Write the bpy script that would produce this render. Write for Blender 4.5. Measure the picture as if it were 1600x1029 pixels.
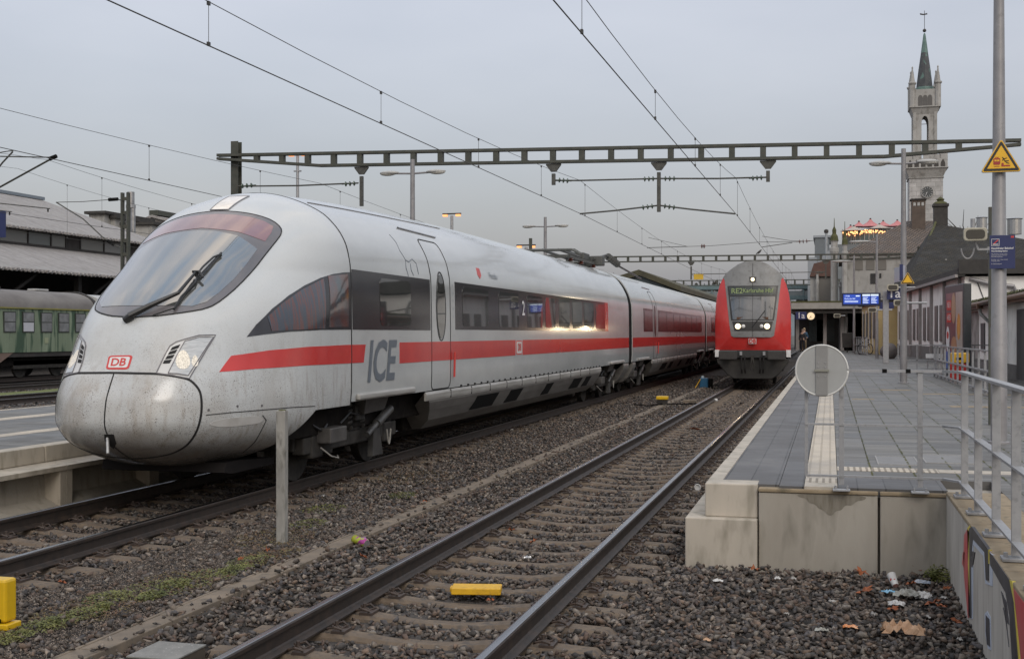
import bpy, bmesh, math, random
import numpy as np
from mathutils import Vector, Matrix
from mathutils.geometry import delaunay_2d_cdt
rnd = random.Random(7); npr = np.random.RandomState(11)
sc = bpy.context.scene; COL = sc.collection
for o in list(bpy.data.objects): bpy.data.objects.remove(o)
# ---------------------------------------------------------------- camera
FPX = 1900.0; TH = math.atan(497/FPX); CT, ST = math.cos(TH), math.sin(TH); HC = 1.93
cam = bpy.data.objects.new('camera', bpy.data.cameras.new('camera')); COL.objects.link(cam)
cam.location = (0, 0, HC); cam.rotation_euler = (math.pi/2, 0, TH)
cam.data.sensor_width = 36; cam.data.lens = FPX/1600*36; cam.data.shift_y = 6.5/1600
cam.data.clip_start = .05; cam.data.clip_end = 3000; sc.camera = cam
# ---------------------------------------------------------------- light
sc.view_settings.view_transform = 'Standard'; sc.view_settings.look = 'None'
sc.view_settings.exposure = 0.04; sc.view_settings.gamma = 1
W = bpy.data.worlds.new('World'); sc.world = W; W.use_nodes = True
nt = W.node_tree; N = nt.nodes; N.clear()
def nn(t, **k):
    n = N.new(t)
    for a, b in k.items(): setattr(n, a, b)
    return n
SUN_EL, SUN_AZ = math.radians(38), math.radians(150)      # a weak sun behind cloud, behind the camera to the right
sky = nn('ShaderNodeTexSky', sky_type='NISHITA', sun_disc=False, sun_elevation=SUN_EL, sun_rotation=SUN_AZ, air_density=1.5, dust_density=4.0)
bg1 = nn('ShaderNodeBackground'); bg1.inputs[1].default_value = .05
nt.links.new(sky.outputs[0], bg1.inputs[0])
tc = nn('ShaderNodeTexCoord'); sep = nn('ShaderNodeSeparateXYZ'); nt.links.new(tc.outputs['Generated'], sep.inputs[0])
rz = nn('ShaderNodeValToRGB'); e = rz.color_ramp.elements
e[0].position = 0.0; e[0].color = (.205, .207, .240, 1); e[1].position = 1.0; e[1].color = (.92, .92, .94, 1)
for p, c in ((.05, (.258, .257, .295, 1)), (.15, (.335, .33, .38, 1)), (.27, (.46, .45, .495, 1)), (.5, (.72, .72, .75, 1))):
    q = rz.color_ramp.elements.new(p); q.color = c
nt.links.new(sep.outputs[2], rz.inputs[0])
mp = nn('ShaderNodeMapping'); mp.inputs['Scale'].default_value = (1.1, 1.1, 3.4); mp.inputs['Rotation'].default_value = (0, 0, .6)
nz = nn('ShaderNodeTexNoise'); nz.inputs['Scale'].default_value = 1.6; nz.inputs['Detail'].default_value = 5; nz.inputs['Roughness'].default_value = .5
nt.links.new(tc.outputs['Generated'], mp.inputs[0]); nt.links.new(mp.outputs[0], nz.inputs['Vector'])
cr = nn('ShaderNodeValToRGB'); cr.color_ramp.elements[0].position = .3; cr.color_ramp.elements[0].color = (.80, .815, .85, 1)
cr.color_ramp.elements[1].position = .72; cr.color_ramp.elements[1].color = (1.15, 1.145, 1.13, 1)
nt.links.new(nz.outputs[0], cr.inputs[0])
mul = nn('ShaderNodeMix', data_type='RGBA', blend_type='MULTIPLY'); mul.inputs[0].default_value = 1
nt.links.new(rz.outputs[0], mul.inputs[6]); nt.links.new(cr.outputs[0], mul.inputs[7])
# broken, warmer cloud in the half of the sky behind the camera
mr = nn('ShaderNodeMapRange'); mr.inputs[1].default_value = .25; mr.inputs[2].default_value = -.75; mr.inputs[3].default_value = 0; mr.inputs[4].default_value = 1
mrz = nn('ShaderNodeMapRange'); mrz.inputs[1].default_value = .55; mrz.inputs[2].default_value = .85; nt.links.new(sep.outputs[2], mrz.inputs[0]); nt.links.new(sep.outputs[1], mr.inputs[0]); mmx = nn('ShaderNodeMath', operation='MAXIMUM'); nt.links.new(mr.outputs[0], mmx.inputs[0]); nt.links.new(mrz.outputs[0], mmx.inputs[1])
nz2 = nn('ShaderNodeTexNoise'); nz2.inputs['Scale'].default_value = 2.6; nz2.inputs['Detail'].default_value = 6; mp2 = nn('ShaderNodeMapping'); mp2.inputs['Scale'].default_value = (2.6, .8, 1); mp2.inputs['Rotation'].default_value = (0, 0, .5); nt.links.new(tc.outputs['Generated'], mp2.inputs[0])
nt.links.new(mp2.outputs[0], nz2.inputs['Vector'])
cr2 = nn('ShaderNodeValToRGB'); e = cr2.color_ramp.elements
e[0].position = .40; e[0].color = (.62, .78, .96, 1); e[1].position = .64; e[1].color = (1.75, 1.55, 1.32, 1)
q = e.new(.5); q.color = (1.0, 1.0, 1.0, 1)
nt.links.new(nz2.outputs[0], cr2.inputs[0])
mul2 = nn('ShaderNodeMix', data_type='RGBA', blend_type='MULTIPLY')
nt.links.new(mmx.outputs[0], mul2.inputs[0]); nt.links.new(mul.outputs[2], mul2.inputs[6]); nt.links.new(cr2.outputs[0], mul2.inputs[7])
bg2 = nn('ShaderNodeBackground'); bg2.inputs[1].default_value = 1.0; nt.links.new(mul2.outputs[2], bg2.inputs[0])
ad = nn('ShaderNodeAddShader'); nt.links.new(bg1.outputs[0], ad.inputs[0]); nt.links.new(bg2.outputs[0], ad.inputs[1])
wo = nn('ShaderNodeOutputWorld'); nt.links.new(ad.outputs[0], wo.inputs[0])
sl = bpy.data.lights.new('sun', 'SUN'); sl.energy = .8; sl.angle = math.radians(25); sl.color = (1, .975, .94)
so = bpy.data.objects.new('sun', sl); COL.objects.link(so)
so.rotation_euler = (math.pi/2-SUN_EL, 0, math.pi-SUN_AZ+math.radians(0))
# ---------------------------------------------------------------- materials
MATS = {}
def lin(h):
    if isinstance(h, (int, float)): return (h, h, h, 1)
    return (h[0], h[1], h[2], 1)
def mat(name, c, c2=None, scale=4, rough=.6, bump=0, bscale=30, metal=0, coat=0, spec=.5, detail=6, lo=.35, hi=.65,
        stretch=None, emit=None, estr=0, c3=None, s3=60, lo3=.62, hi3=.7, bdist=.01, attr=None, ior=1.5):
    if name in MATS: return MATS[name]
    m = bpy.data.materials.new(name); m.use_nodes = True; t = m.node_tree; b = t.nodes['Principled BSDF']; L = t.links
    b.inputs['Roughness'].default_value = rough; b.inputs['Metallic'].default_value = metal
    b.inputs['Specular IOR Level'].default_value = spec; b.inputs['Coat Weight'].default_value = coat; b.inputs['Coat Roughness'].default_value = .08
    b.inputs['IOR'].default_value = ior
    tx = t.nodes.new('ShaderNodeTexCoord'); mpn = t.nodes.new('ShaderNodeMapping'); L.new(tx.outputs['Object'], mpn.inputs[0])
    if stretch: mpn.inputs['Scale'].default_value = stretch
    src = None
    if c2 is not None:
        n = t.nodes.new('ShaderNodeTexNoise'); n.inputs['Scale'].default_value = scale; n.inputs['Detail'].default_value = detail
        n.inputs['Roughness'].default_value = .6; L.new(mpn.outputs[0], n.inputs['Vector'])
        r = t.nodes.new('ShaderNodeValToRGB'); r.color_ramp.elements[0].position = lo; r.color_ramp.elements[1].position = hi
        r.color_ramp.elements[0].color = lin(c); r.color_ramp.elements[1].color = lin(c2); L.new(n.outputs[0], r.inputs[0]); src = r.outputs[0]
    else: b.inputs['Base Color'].default_value = lin(c)
    if attr:
        a = t.nodes.new('ShaderNodeAttribute'); a.attribute_name = attr; src = a.outputs['Color']
        if c2 is not None:
            mx = t.nodes.new('ShaderNodeMix'); mx.data_type = 'RGBA'; mx.blend_type = 'MULTIPLY'; mx.inputs[0].default_value = 1
            L.new(a.outputs['Color'], mx.inputs[6]); L.new(r.outputs[0], mx.inputs[7]); src = mx.outputs[2]
    if c3 is not None:
        n3 = t.nodes.new('ShaderNodeTexNoise'); n3.inputs['Scale'].default_value = s3; n3.inputs['Detail'].default_value = 3; L.new(mpn.outputs[0], n3.inputs['Vector'])
        r3 = t.nodes.new('ShaderNodeMapRange'); r3.inputs[1].default_value = lo3; r3.inputs[2].default_value = hi3; L.new(n3.outputs[0], r3.inputs[0])
        mx = t.nodes.new('ShaderNodeMix'); mx.data_type = 'RGBA'; L.new(r3.outputs[0], mx.inputs[0])
        if src: L.new(src, mx.inputs[6])
        else: mx.inputs[6].default_value = lin(c)
        mx.inputs[7].default_value = lin(c3); src = mx.outputs[2]
    if src: L.new(src, b.inputs['Base Color'])
    if bump:
        n2 = t.nodes.new('ShaderNodeTexNoise'); n2.inputs['Scale'].default_value = bscale; n2.inputs['Detail'].default_value = 5; L.new(mpn.outputs[0], n2.inputs['Vector'])
        bp = t.nodes.new('ShaderNodeBump'); bp.inputs['Strength'].default_value = bump; bp.inputs['Distance'].default_value = bdist
        L.new(n2.outputs[0], bp.inputs['Height']); L.new(bp.outputs[0], b.inputs['Normal'])
    if emit is not None:
        b.inputs['Emission Color'].default_value = lin(emit); b.inputs['Emission Strength'].default_value = estr
    MATS[name] = m; return m
# ---------------------------------------------------------------- mesh helpers
class MB:
    def __init__(s): s.v = []; s.f = []
    def add(s, vs, fs):
        k = len(s.v); s.v += [tuple(map(float, v)) for v in vs]; s.f += [tuple(i+k for i in f) for f in fs]; return s
    def box(s, x0, x1, y0, y1, z0, z1):
        return s.add([(x, y, z) for z in (z0, z1) for y in (y0, y1) for x in (x0, x1)],
                     [(0, 2, 3, 1), (4, 5, 7, 6), (0, 1, 5, 4), (2, 6, 7, 3), (0, 4, 6, 2), (1, 3, 7, 5)])
    def obox(s, c, sz, rz=0, rx=0, ry=0):
        R = Matrix.Rotation(rz, 3, 'Z') @ Matrix.Rotation(ry, 3, 'Y') @ Matrix.Rotation(rx, 3, 'X')
        vs = [R @ Vector((x*sz[0]/2, y*sz[1]/2, z*sz[2]/2)) + Vector(c) for z in (-1, 1) for y in (-1, 1) for x in (-1, 1)]
        return s.add(vs, [(0, 2, 3, 1), (4, 5, 7, 6), (0, 1, 5, 4), (2, 6, 7, 3), (0, 4, 6, 2), (1, 3, 7, 5)])
    def bar(s, p0, p1, w, h, up=(0, 0, 1)):
        p0, p1 = Vector(p0), Vector(p1); d = (p1-p0).normalized(); u = Vector(up)
        a = d.cross(u)
        if a.length < 1e-4: a = d.cross(Vector((1, 0, 0)))
        a.normalize(); b = a.cross(d)
        vs = [p + a*(x*w/2) + b*(z*h/2) for p in (p0, p1) for z in (-1, 1) for x in (-1, 1)]
        return s.add(vs, [(0, 1, 3, 2), (4, 6, 7, 5), (0, 4, 5, 1), (2, 3, 7, 6), (0, 2, 6, 4), (1, 5, 7, 3)])
    def cyl(s, p0, p1, r0, r1=None, n=12):
        return s.tube([p0, p1], [r0, r0 if r1 is None else r1], n)
    def tube(s, pts, r, n=8):
        pts = [Vector(p) for p in pts]; k = len(pts); rs = r if isinstance(r, (list, tuple)) else [r]*k
        vs = []; prev = None
        for i, p in enumerate(pts):
            d = (pts[min(i+1, k-1)] - pts[max(i-1, 0)]).normalized()
            if prev is None:
                a = d.cross(Vector((0, 0, 1)));
                if a.length < .05: a = d.cross(Vector((1, 0, 0)))
            else: a = prev - d*prev.dot(d)
            a.normalize(); prev = a; b = d.cross(a)
            vs += [p + (a*math.cos(2*math.pi*j/n) + b*math.sin(2*math.pi*j/n))*rs[i] for j in range(n)]
        fs = [(i*n+j, i*n+(j+1) % n, (i+1)*n+(j+1) % n, (i+1)*n+j) for i in range(k-1) for j in range(n)]
        fs += [tuple(range(n))[::-1], tuple(range((k-1)*n, k*n))]
        return s.add(vs, fs)
    def prism(s, poly, ax, a0, a1):
        n = len(poly)
        f3 = {'y': lambda p, a: (p[0], a, p[1]), 'x': lambda p, a: (a, p[0], p[1]), 'z': lambda p, a: (p[0], p[1], a)}[ax]
        s.add([f3(p, a) for a in (a0, a1) for p in poly], [tuple(range(n)), tuple(range(2*n-1, n-1, -1))] + [(i, (i+1) % n + 0, (i+1) % n + n, i+n)[::-1] for i in range(n)])
        return s
    def lathe(s, prof, c=(0, 0, 0), n=16):
        k = len(prof); vs = [(c[0]+r*math.cos(2*math.pi*j/n), c[1]+r*math.sin(2*math.pi*j/n), c[2]+z) for r, z in prof for j in range(n)]
        fs = [(i*n+j, i*n+(j+1) % n, (i+1)*n+(j+1) % n, (i+1)*n+j) for i in range(k-1) for j in range(n)]
        fs += [tuple(range(n))[::-1], tuple(range((k-1)*n, k*n))]
        return s.add(vs, fs)
    def ball(s, c, r, n=12, m=8):
        rr = (r, r, r) if isinstance(r, (int, float)) else r
        prof = [(math.sin(math.pi*i/m), -math.cos(math.pi*i/m)) for i in range(m+1)]; prof[0] = (.001, -1); prof[-1] = (.001, 1)
        return s.add([(c[0]+rr[0]*q*math.cos(2*math.pi*j/n), c[1]+rr[1]*q*math.sin(2*math.pi*j/n), c[2]+rr[2]*z) for q, z in prof for j in range(n)],
                     [(i*n+j, i*n+(j+1) % n, (i+1)*n+(j+1) % n, (i+1)*n+j) for i in range(m) for j in range(n)])
    def xf(s, fn): s.v = [tuple(fn(v)) for v in s.v]; return s
def recalc(me):
    b = bmesh.new(); b.from_mesh(me); bmesh.ops.recalc_face_normals(b, faces=b.faces); b.to_mesh(me); b.free()
ORG = {}
def mk(name, m, ma, parent=None, smooth=False, bevel=0, loc=None, fix=True, angle=None, seg=2):
    """one mesh object; vertices are given in world space, or in the space of the parent thing's base"""
    me = bpy.data.meshes.new(name)
    o = bpy.data.objects.new(name, me); COL.objects.link(o)
    off = Vector(ORG[parent.name]) if parent is not None and parent.name in ORG else (Vector(loc) if loc is not None else Vector((0, 0, 0)))
    if isinstance(m, MB): V, F = m.v, m.f
    else: V, F = m
    me.from_pydata([(a-off.x, b-off.y, c-off.z) for a, b, c in V], [], F); me.update()
    if fix: recalc(me)
    if isinstance(ma, (list, tuple)):
        for q in ma: me.materials.append(q)
    else: me.materials.append(ma)
    if smooth:
        me.polygons.foreach_set('use_smooth', [True]*len(me.polygons))
        if angle is not None:
            try: me.set_sharp_from_angle(angle=math.radians(angle))
            except Exception: pass
    if bevel:
        b = o.modifiers.new('bevel', 'BEVEL'); b.width = bevel; b.segments = seg; b.limit_method = 'ANGLE'
    if parent is not None:
        o.parent = parent; ORG[o.name] = tuple(off)
    elif loc is not None: o.location = loc; ORG[o.name] = tuple(off)
    else: ORG[o.name] = (0, 0, 0)
    return o
def thing(name, label, cat, loc=(0, 0, 0), group=None, rz=0):
    o = bpy.data.objects.new(name, None); COL.objects.link(o); o.location = loc; o.rotation_euler = (0, 0, rz)
    ORG[o.name] = tuple(loc) if rz == 0 else (0, 0, 0)
    o['label'] = label; o['category'] = cat
    if group: o['group'] = group
    return o
def lthing(name, label, cat, loc, group=None, rz=0):      # a thing whose parts are modelled round the origin
    o = thing(name, label, cat, loc, group, rz); ORG[o.name] = (0, 0, 0); return o
def tag(o, label, cat, group=None):
    o['label'] = label; o['category'] = cat
    if group: o['group'] = group
    return o
def struct(o): o['kind'] = 'structure'; return o
def dup(root, loc, label=None, rz=None, kids=True):
    r = root.copy(); COL.objects.link(r); r.location = loc
    if rz is not None: r.rotation_euler = (0, 0, rz)
    if label: r['label'] = label
    if kids:
        for ch in root.children:
            c = ch.copy(); COL.objects.link(c); c.parent = r
            for g in ch.children:
                d = g.copy(); COL.objects.link(d); d.parent = c
    return r
def at(px, py, X=None, Y=None, Z=None):
    """survey helper: the point on a known plane of the place that is sighted at a photo pixel"""
    r = (px-800)/FPX; u = (521-py)/FPX; dx = r*CT-ST; dy = r*ST+CT
    t = X/dx if X is not None else Y/dy if Y is not None else (Z-HC)/u
    return Vector((t*dx, t*dy, HC+t*u))
def dist(px, py, d):
    r = (px-800)/FPX; u = (521-py)/FPX
    return Vector((d*(r*CT-ST), d*(r*ST+CT), HC+d*u))
def text_vf(s, size, align='CENTER', bold=0, ext=0):
    cu = bpy.data.curves.new('t', 'FONT'); cu.body = s; cu.size = size; cu.align_x = align; cu.align_y = 'CENTER'; cu.offset = bold; cu.resolution_u = 3
    o = bpy.data.objects.new('t', cu); COL.objects.link(o); dg = bpy.context.evaluated_depsgraph_get(); dg.update()
    me = bpy.data.meshes.new_from_object(o.evaluated_get(dg))
    V = [tuple(v.co) for v in me.vertices]; F = [tuple(p.vertices) for p in me.polygons]
    bpy.data.objects.remove(o); bpy.data.curves.remove(cu); bpy.data.meshes.remove(me)
    return V, F
def text_on(name, s, size, org, ux, uy, ma, parent, align='CENTER', bold=0, sx=1, shear=0):
    V, F = text_vf(s, size, align, bold); org, ux, uy = Vector(org), Vector(ux).normalized(), Vector(uy).normalized()
    pts = [tuple(org + ux*(x*sx+shear*y) + uy*y) for x, y, z in V]
    return mk(name, (pts, F), ma, parent, fix=False)
# ================================================================ palette
M_white = mat('train_white_paint', (.455, .47, .468), (.385, .40, .40), 1.2, .16, coat=.35, c3=(.30, .29, .27), s3=38, lo3=.66, hi3=.80, stretch=(1, .5, 1))
M_blk = mat('black_rubber', .008, rough=.9, spec=.1)
M_seam = mat('black_seam', .01, rough=.8)
M_red = mat('red_stripe', (.52, .035, .03), (.46, .03, .028), 3, .2, coat=.3)
M_icegrey = mat('grey_lettering', (.115, .135, .16), rough=.4)
M_glass = mat('dark_window_glass', (.012, .013, .014), rough=.03, spec=.8, coat=.3)
M_band = mat('tinted_window_band', (.022, .022, .026), (.03, .03, .034), 2, .12, spec=.6)
M_dark = mat('underframe_shade', (.008, .007, .007), (.016, .014, .012), 6, .9, spec=.1, bump=.3, bscale=20)  # near-black base colour deepens the shade under the vehicles
M_dark2 = mat('bogie_steel', (.022, .021, .02), (.045, .042, .038), 5, .7, spec=.2, bump=.3, bscale=25)
M_skirt = mat('grimy_skirt', (.16, .155, .145), (.10, .095, .09), 2.5, .5, stretch=(1, .4, 2))
M_chrome = mat('worn_metal', (.45, .45, .44), (.3, .3, .3), 20, .35, metal=.7)
M_rubber = mat('wiper_black', .015, rough=.4)
# nose: white paint with brown road film and insect specks, denser towards the coupler flaps
def nose_mat():
    m = bpy.data.materials.new('nose_paint'); m.use_nodes = True; t = m.node_tree; b = t.nodes['Principled BSDF']; L = t.links
    b.inputs['Roughness'].default_value = .22; b.inputs['Coat Weight'].default_value = .3; b.inputs['Coat Roughness'].default_value = .12
    tx = t.nodes.new('ShaderNodeTexCoord'); sp = t.nodes.new('ShaderNodeSeparateXYZ'); L.new(tx.outputs['Object'], sp.inputs[0])
    def noise(s, d=5, vec=None):
        n = t.nodes.new('ShaderNodeTexNoise'); n.inputs['Scale'].default_value = s; n.inputs['Detail'].default_value = d
        L.new(vec or tx.outputs['Object'], n.inputs['Vector']); return n.outputs[0]
    def mrange(v, a, b_, c=0, d=1):
        n = t.nodes.new('ShaderNodeMapRange'); n.interpolation_type = 'SMOOTHSTEP'
        for i, x in enumerate((a, b_, c, d)): n.inputs[i+1].default_value = x
        L.new(v, n.inputs[0]); return n.outputs[0]
    def mth(op, a, b_):
        n = t.nodes.new('ShaderNodeMath'); n.operation = op
        for i, x in enumerate((a, b_)):
            if isinstance(x, (int, float)): n.inputs[i].default_value = x
            else: L.new(x, n.inputs[i])
        return n.outputs[0]
    def mix(f, a, c):
        n = t.nodes.new('ShaderNodeMix'); n.data_type = 'RGBA'; L.new(f, n.inputs[0])
        if isinstance(a, tuple): n.inputs[6].default_value = a
        else: L.new(a, n.inputs[6])
        n.inputs[7].default_value = c; return n.outputs[2]
    low = mrange(sp.outputs[2], 2.3, .9)          # grime grows towards the bottom of the nose
    fr = mrange(sp.outputs[1], 1.9, .2)            # and towards its tip
    film = mth('MULTIPLY', mrange(noise(1.6, 8), .22, .88), mth('MULTIPLY', mth('ADD', mth('MULTIPLY', low, .85), .2), mth('ADD', mth('MULTIPLY', fr, .7), .35)))
    c = mix(film, (.475, .495, .50, 1), (.26, .228, .19, 1))
    mp_ = t.nodes.new('ShaderNodeMapping'); mp_.inputs['Scale'].default_value = (1, 1, .16); L.new(tx.outputs['Object'], mp_.inputs[0])
    st = mth('MULTIPLY', mrange(noise(13, 5, mp_.outputs[0]), .47, .72), mth('MULTIPLY', low, .55)); c = mix(st, c, (.27, .24, .20, 1))
    sk = mth('MULTIPLY', mrange(noise(72, 2), .60, .66), mth('MULTIPLY', mrange(noise(4, 3), .42, .6), mth('ADD', mth('MULTIPLY', low, .75), .12)))
    c = mix(sk, c, (.10, .085, .07, 1)); sk2 = mth('MULTIPLY', mrange(noise(120, 2), .62, .67), mth('ADD', mth('MULTIPLY', low, .7), .15)); c = mix(sk2, c, (.07, .06, .05, 1))
    base = mth('MULTIPLY', mrange(sp.outputs[2], 1.0, .45), .8); c = mix(base, c, (.10, .085, .07, 1))
    L.new(c, b.inputs['Base Color']); return m
M_nose = nose_mat()
# ================================================================ high-speed train
ICX = -7.6; ICE_END = 62.9
_z = [.34, .36, .40, .47, .6, .8, 1.0, 1.3, 1.6, 2.0, 2.4, 2.8, 3.05, 3.3, 3.5, 3.65, 3.8, 3.9, 3.97, 4.0, 4.015, 4.02]
_w = [0, .55, .80, 1.02, 1.24, 1.37, 1.415, 1.432, 1.432, 1.430, 1.424, 1.414, 1.37, 1.27, 1.15, 1.03, .83, .63, .42, .27, .14, 0]
_zy = [.34, .42, .55, .75, .97, 1.2, 1.31, 1.49, 1.61, 1.8, 2.05, 2.3, 2.6, 3.0, 3.41, 3.62, 3.75, 3.82, 3.84]
_y = [13.1, 12.5, 12.08, 11.74, 11.62, 11.65, 11.70, 11.80, 11.88, 11.97, 12.12, 12.38, 12.78, 13.36, 14.0, 14.38, 14.72, 14.97, 15.13]
def pchip(xs, ys):
    xs = np.array(xs, float); ys = np.array(ys, float); h = np.diff(xs); d = np.diff(ys)/h; m = np.zeros_like(ys)
    for i in range(1, len(xs)-1):
        if d[i-1]*d[i] > 0: w1, w2 = 2*h[i]+h[i-1], h[i]+2*h[i-1]; m[i] = (w1+w2)/(w1/d[i-1]+w2/d[i])
    m[0], m[-1] = d[0], d[-1]
    def f(x):
        x = np.clip(x, xs[0], xs[-1]); i = np.clip(np.searchsorted(xs, x)-1, 0, len(xs)-2); t = (x-xs[i])/h[i]
        return ((1+2*t)*(1-t)**2*ys[i] + t*(1-t)**2*h[i]*m[i] + t*t*(3-2*t)*ys[i+1] + t*t*(t-1)*h[i]*m[i+1])
    return f
fS = pchip(_z, _w); fY = pchip(_zy, _y)
fTop = pchip([15.13, 16, 17, 18.5, 20, 23, 400], [3.84, 3.885, 3.925, 3.965, 3.99, 4.02, 4.0201])
def sst(a, b, x): t = np.clip((x-a)/(b-a), 0, 1); return t*t*(3-2*t)
def halfw(Y, z):
    Y = np.asarray(Y, float); z = np.asarray(z, float)
    top = fTop(np.maximum(Y, 15.13)); ze = z + (4.02-top)*sst(3.1, 3.8, z)
    s = np.where((ze >= 4.02) | (z <= .34), 0, fS(ze))
    yt = fY(np.minimum(z, 3.84)); q = .34 + .10*sst(1.4, 2.2, z); Lz = 2.9 - .7*sst(1.3, 2.4, z); Lz = np.maximum(np.minimum(Lz, 15.13-yt), 1e-3)
    d = np.clip((Y-yt)/Lz, 0, 1); g = (1-(1-d)**2)**q
    return np.where(Y < 15.13, np.where((Y <= yt) | (z > 3.84), 0, s*g), s)
NC = np.array([ICX, 15.13, 2.0])
def nose_solve(D):
    D = np.asarray(D, float); D = D/np.linalg.norm(D, axis=1)[:, None]; a = np.zeros(len(D)); b = np.full(len(D), 6.0)
    # march to the first exit, then bisect
    ts = np.linspace(.2, 6, 120); lastin = np.zeros(len(D)); done = np.zeros(len(D), bool); b[:] = .2
    for t in ts:
        P = NC + D*t; ins = halfw(P[:, 1], P[:, 2]) > np.abs(P[:, 0]-ICX)
        upd = ins & ~done; a[upd] = t; out = ~ins & ~done; b[out] = t; done |= ~ins
    for _ in range(30):
        m = (a+b)/2; P = NC + D*m[:, None]; ins = halfw(P[:, 1], P[:, 2]) > np.abs(P[:, 0]-ICX); a = np.where(ins, m, a); b = np.where(ins, b, m)
    return NC + D*a[:, None]
def dir_uv(uv):
    uv = np.asarray(uv, float); th = np.hypot(uv[:, 0], uv[:, 1]); ph = np.arctan2(uv[:, 1], uv[:, 0])
    return np.stack([np.sin(th)*np.cos(ph), -np.cos(th), np.sin(th)*np.sin(ph)], 1)
def uv_of(P):
    d = np.asarray(P, float)-NC; d /= np.linalg.norm(d, axis=1)[:, None]; th = np.arccos(np.clip(-d[:, 1], -1, 1)); ph = np.arctan2(d[:, 2], d[:, 0])
    return np.stack([th*np.cos(ph), th*np.sin(ph)], 1)
def nose_pn(uv):
    e = 2e-3; uv = np.asarray(uv, float); P = nose_solve(dir_uv(uv))
    th = np.hypot(uv[:, 0], uv[:, 1])
    A = nose_solve(dir_uv(uv+[e, 0])); B = nose_solve(dir_uv(uv-[e, 0])); C_ = nose_solve(dir_uv(uv+[0, e])); D_ = nose_solve(dir_uv(uv-[0, e]))
    n = np.cross(A-B, C_-D_); n /= np.linalg.norm(n, axis=1)[:, None]+1e-12; s = np.sign((n*(P-NC)).sum(1)); return P, n*s[:, None]
def ray_nose(px, py):
    """sight a photo pixel onto the train's own surface (survey of its outlines)"""
    r = (px-800)/FPX; u = (521-py)/FPX; d = np.array([r*CT-ST, r*ST+CT, u]); o = np.array([0, 0, HC]); ts = np.linspace(9, 22, 2600)
    P = o+d*ts[:, None]; ins = halfw(P[:, 1], P[:, 2]) > np.abs(P[:, 0]-ICX); i = int(np.argmax(ins))
    if not ins.any():
        g = halfw(P[:, 1], P[:, 2])-np.abs(P[:, 0]-ICX); i = int(np.argmax(np.where((P[:, 2] > .4) & (P[:, 2] < 3.9), g, -9))); return P[i]
    return P[i]
def resample(pts, step, closed=False):
    P = [np.array(p, float) for p in pts]
    if closed: P.append(P[0])
    out = []
    for a, b in zip(P[:-1], P[1:]):
        k = max(1, int(math.ceil(np.linalg.norm(b-a)/step)))
        out += [a+(b-a)*i/k for i in range(k)]
    if not closed: out.append(P[-1])
    return np.array(out)
def smooth_poly(pts, it=2, closed=True):
    P = [np.array(p, float) for p in pts]
    for _ in range(it):
        n = len(P); Q = []
        if not closed: Q.append(P[0])
        for i in range(n if closed else n-1):
            a, b = P[i], P[(i+1) % n]; Q += [a*.75+b*.25, a*.25+b*.75]
        if not closed: Q.append(P[-1])
        P = Q
    return np.array(P)
def fill2d(poly, res):
    poly = np.asarray(poly, float); n = len(poly); lo = poly.min(0); hi = poly.max(0)
    gx = np.arange(lo[0]+res/2, hi[0], res); gy = np.arange(lo[1]+res/2, hi[1], res); G = np.array([(x, y) for x in gx for y in gy]) if len(gx)*len(gy) else np.zeros((0, 2))
    if len(G):
        ins = np.zeros(len(G), bool); dmin = np.full(len(G), 9.)
        for i in range(n):
            a, b = poly[i], poly[(i+1) % n]
            c = ((a[1] > G[:, 1]) != (b[1] > G[:, 1])) & (G[:, 0] < (b[0]-a[0])*(G[:, 1]-a[1])/((b[1]-a[1]) or 1e-12)+a[0]); ins ^= c
            ab = b-a; tt = np.clip(((G-a)@ab)/(ab@ab+1e-12), 0, 1); dmin = np.minimum(dmin, np.linalg.norm(G-(a+tt[:, None]*ab), axis=1))
        G = G[ins & (dmin > res*.35)]
    allp = [Vector(p) for p in poly]+[Vector(p) for p in G]
    v, e_, f, *_ = delaunay_2d_cdt(allp, [], [list(range(n))], 1, 1e-7)
    return np.array([(p.x, p.y) for p in v]), [tuple(q) for q in f]
def rim(V, F, N_, depth):
    """close a patch with a short skirt so that it has thickness"""
    from collections import Counter
    ed = Counter()
    for f in F:
        for i in range(len(f)): ed[tuple(sorted((f[i], f[(i+1) % len(f)])))] += 1
    b = {}; V = list(map(tuple, V)); F = list(F); 
    for f in list(F):
        for i in range(len(f)):
            x, y = f[i], f[(i+1) % len(f)]
            if ed[tuple(sorted((x, y)))] == 1:
                for k in (x, y):
                    if k not in b: b[k] = len(V); V.append(tuple(np.array(V[k])-N_[k]*depth))
                F.append((y, x, b[x], b[y]))
    return V, F
def nose_patch(name, uvpoly, ma, parent, off=.006, res=.03, step=.02):
    poly = resample(uvpoly, step, True); v, f = fill2d(poly, res); P, n = nose_pn(v); V = P+n*off
    V2, F2 = rim(V, f, n, off+.01); return mk(name, (V2, F2), ma, parent, smooth=True, angle=40)
def ribbon(P, N_, w, off):
    P = np.array(P); k = len(P); T = np.zeros_like(P); T[1:-1] = P[2:]-P[:-2]; T[0] = P[1]-P[0]; T[-1] = P[-1]-P[-2]; T /= np.linalg.norm(T, axis=1)[:, None]+1e-12
    S_ = np.cross(N_, T); S_ /= np.linalg.norm(S_, axis=1)[:, None]+1e-12; A = P+S_*w/2+N_*off; B = P-S_*w/2+N_*off; A2 = P+S_*w/2-N_*.01; B2 = P-S_*w/2-N_*.01
    V = np.concatenate([A, B, A2, B2]); F = []
    for i in range(k-1): F += [(i, i+1, k+i+1, k+i), (i, 2*k+i, 2*k+i+1, i+1), (k+i, k+i+1, 3*k+i+1, 3*k+i)]
    return [tuple(v) for v in V], F
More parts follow.
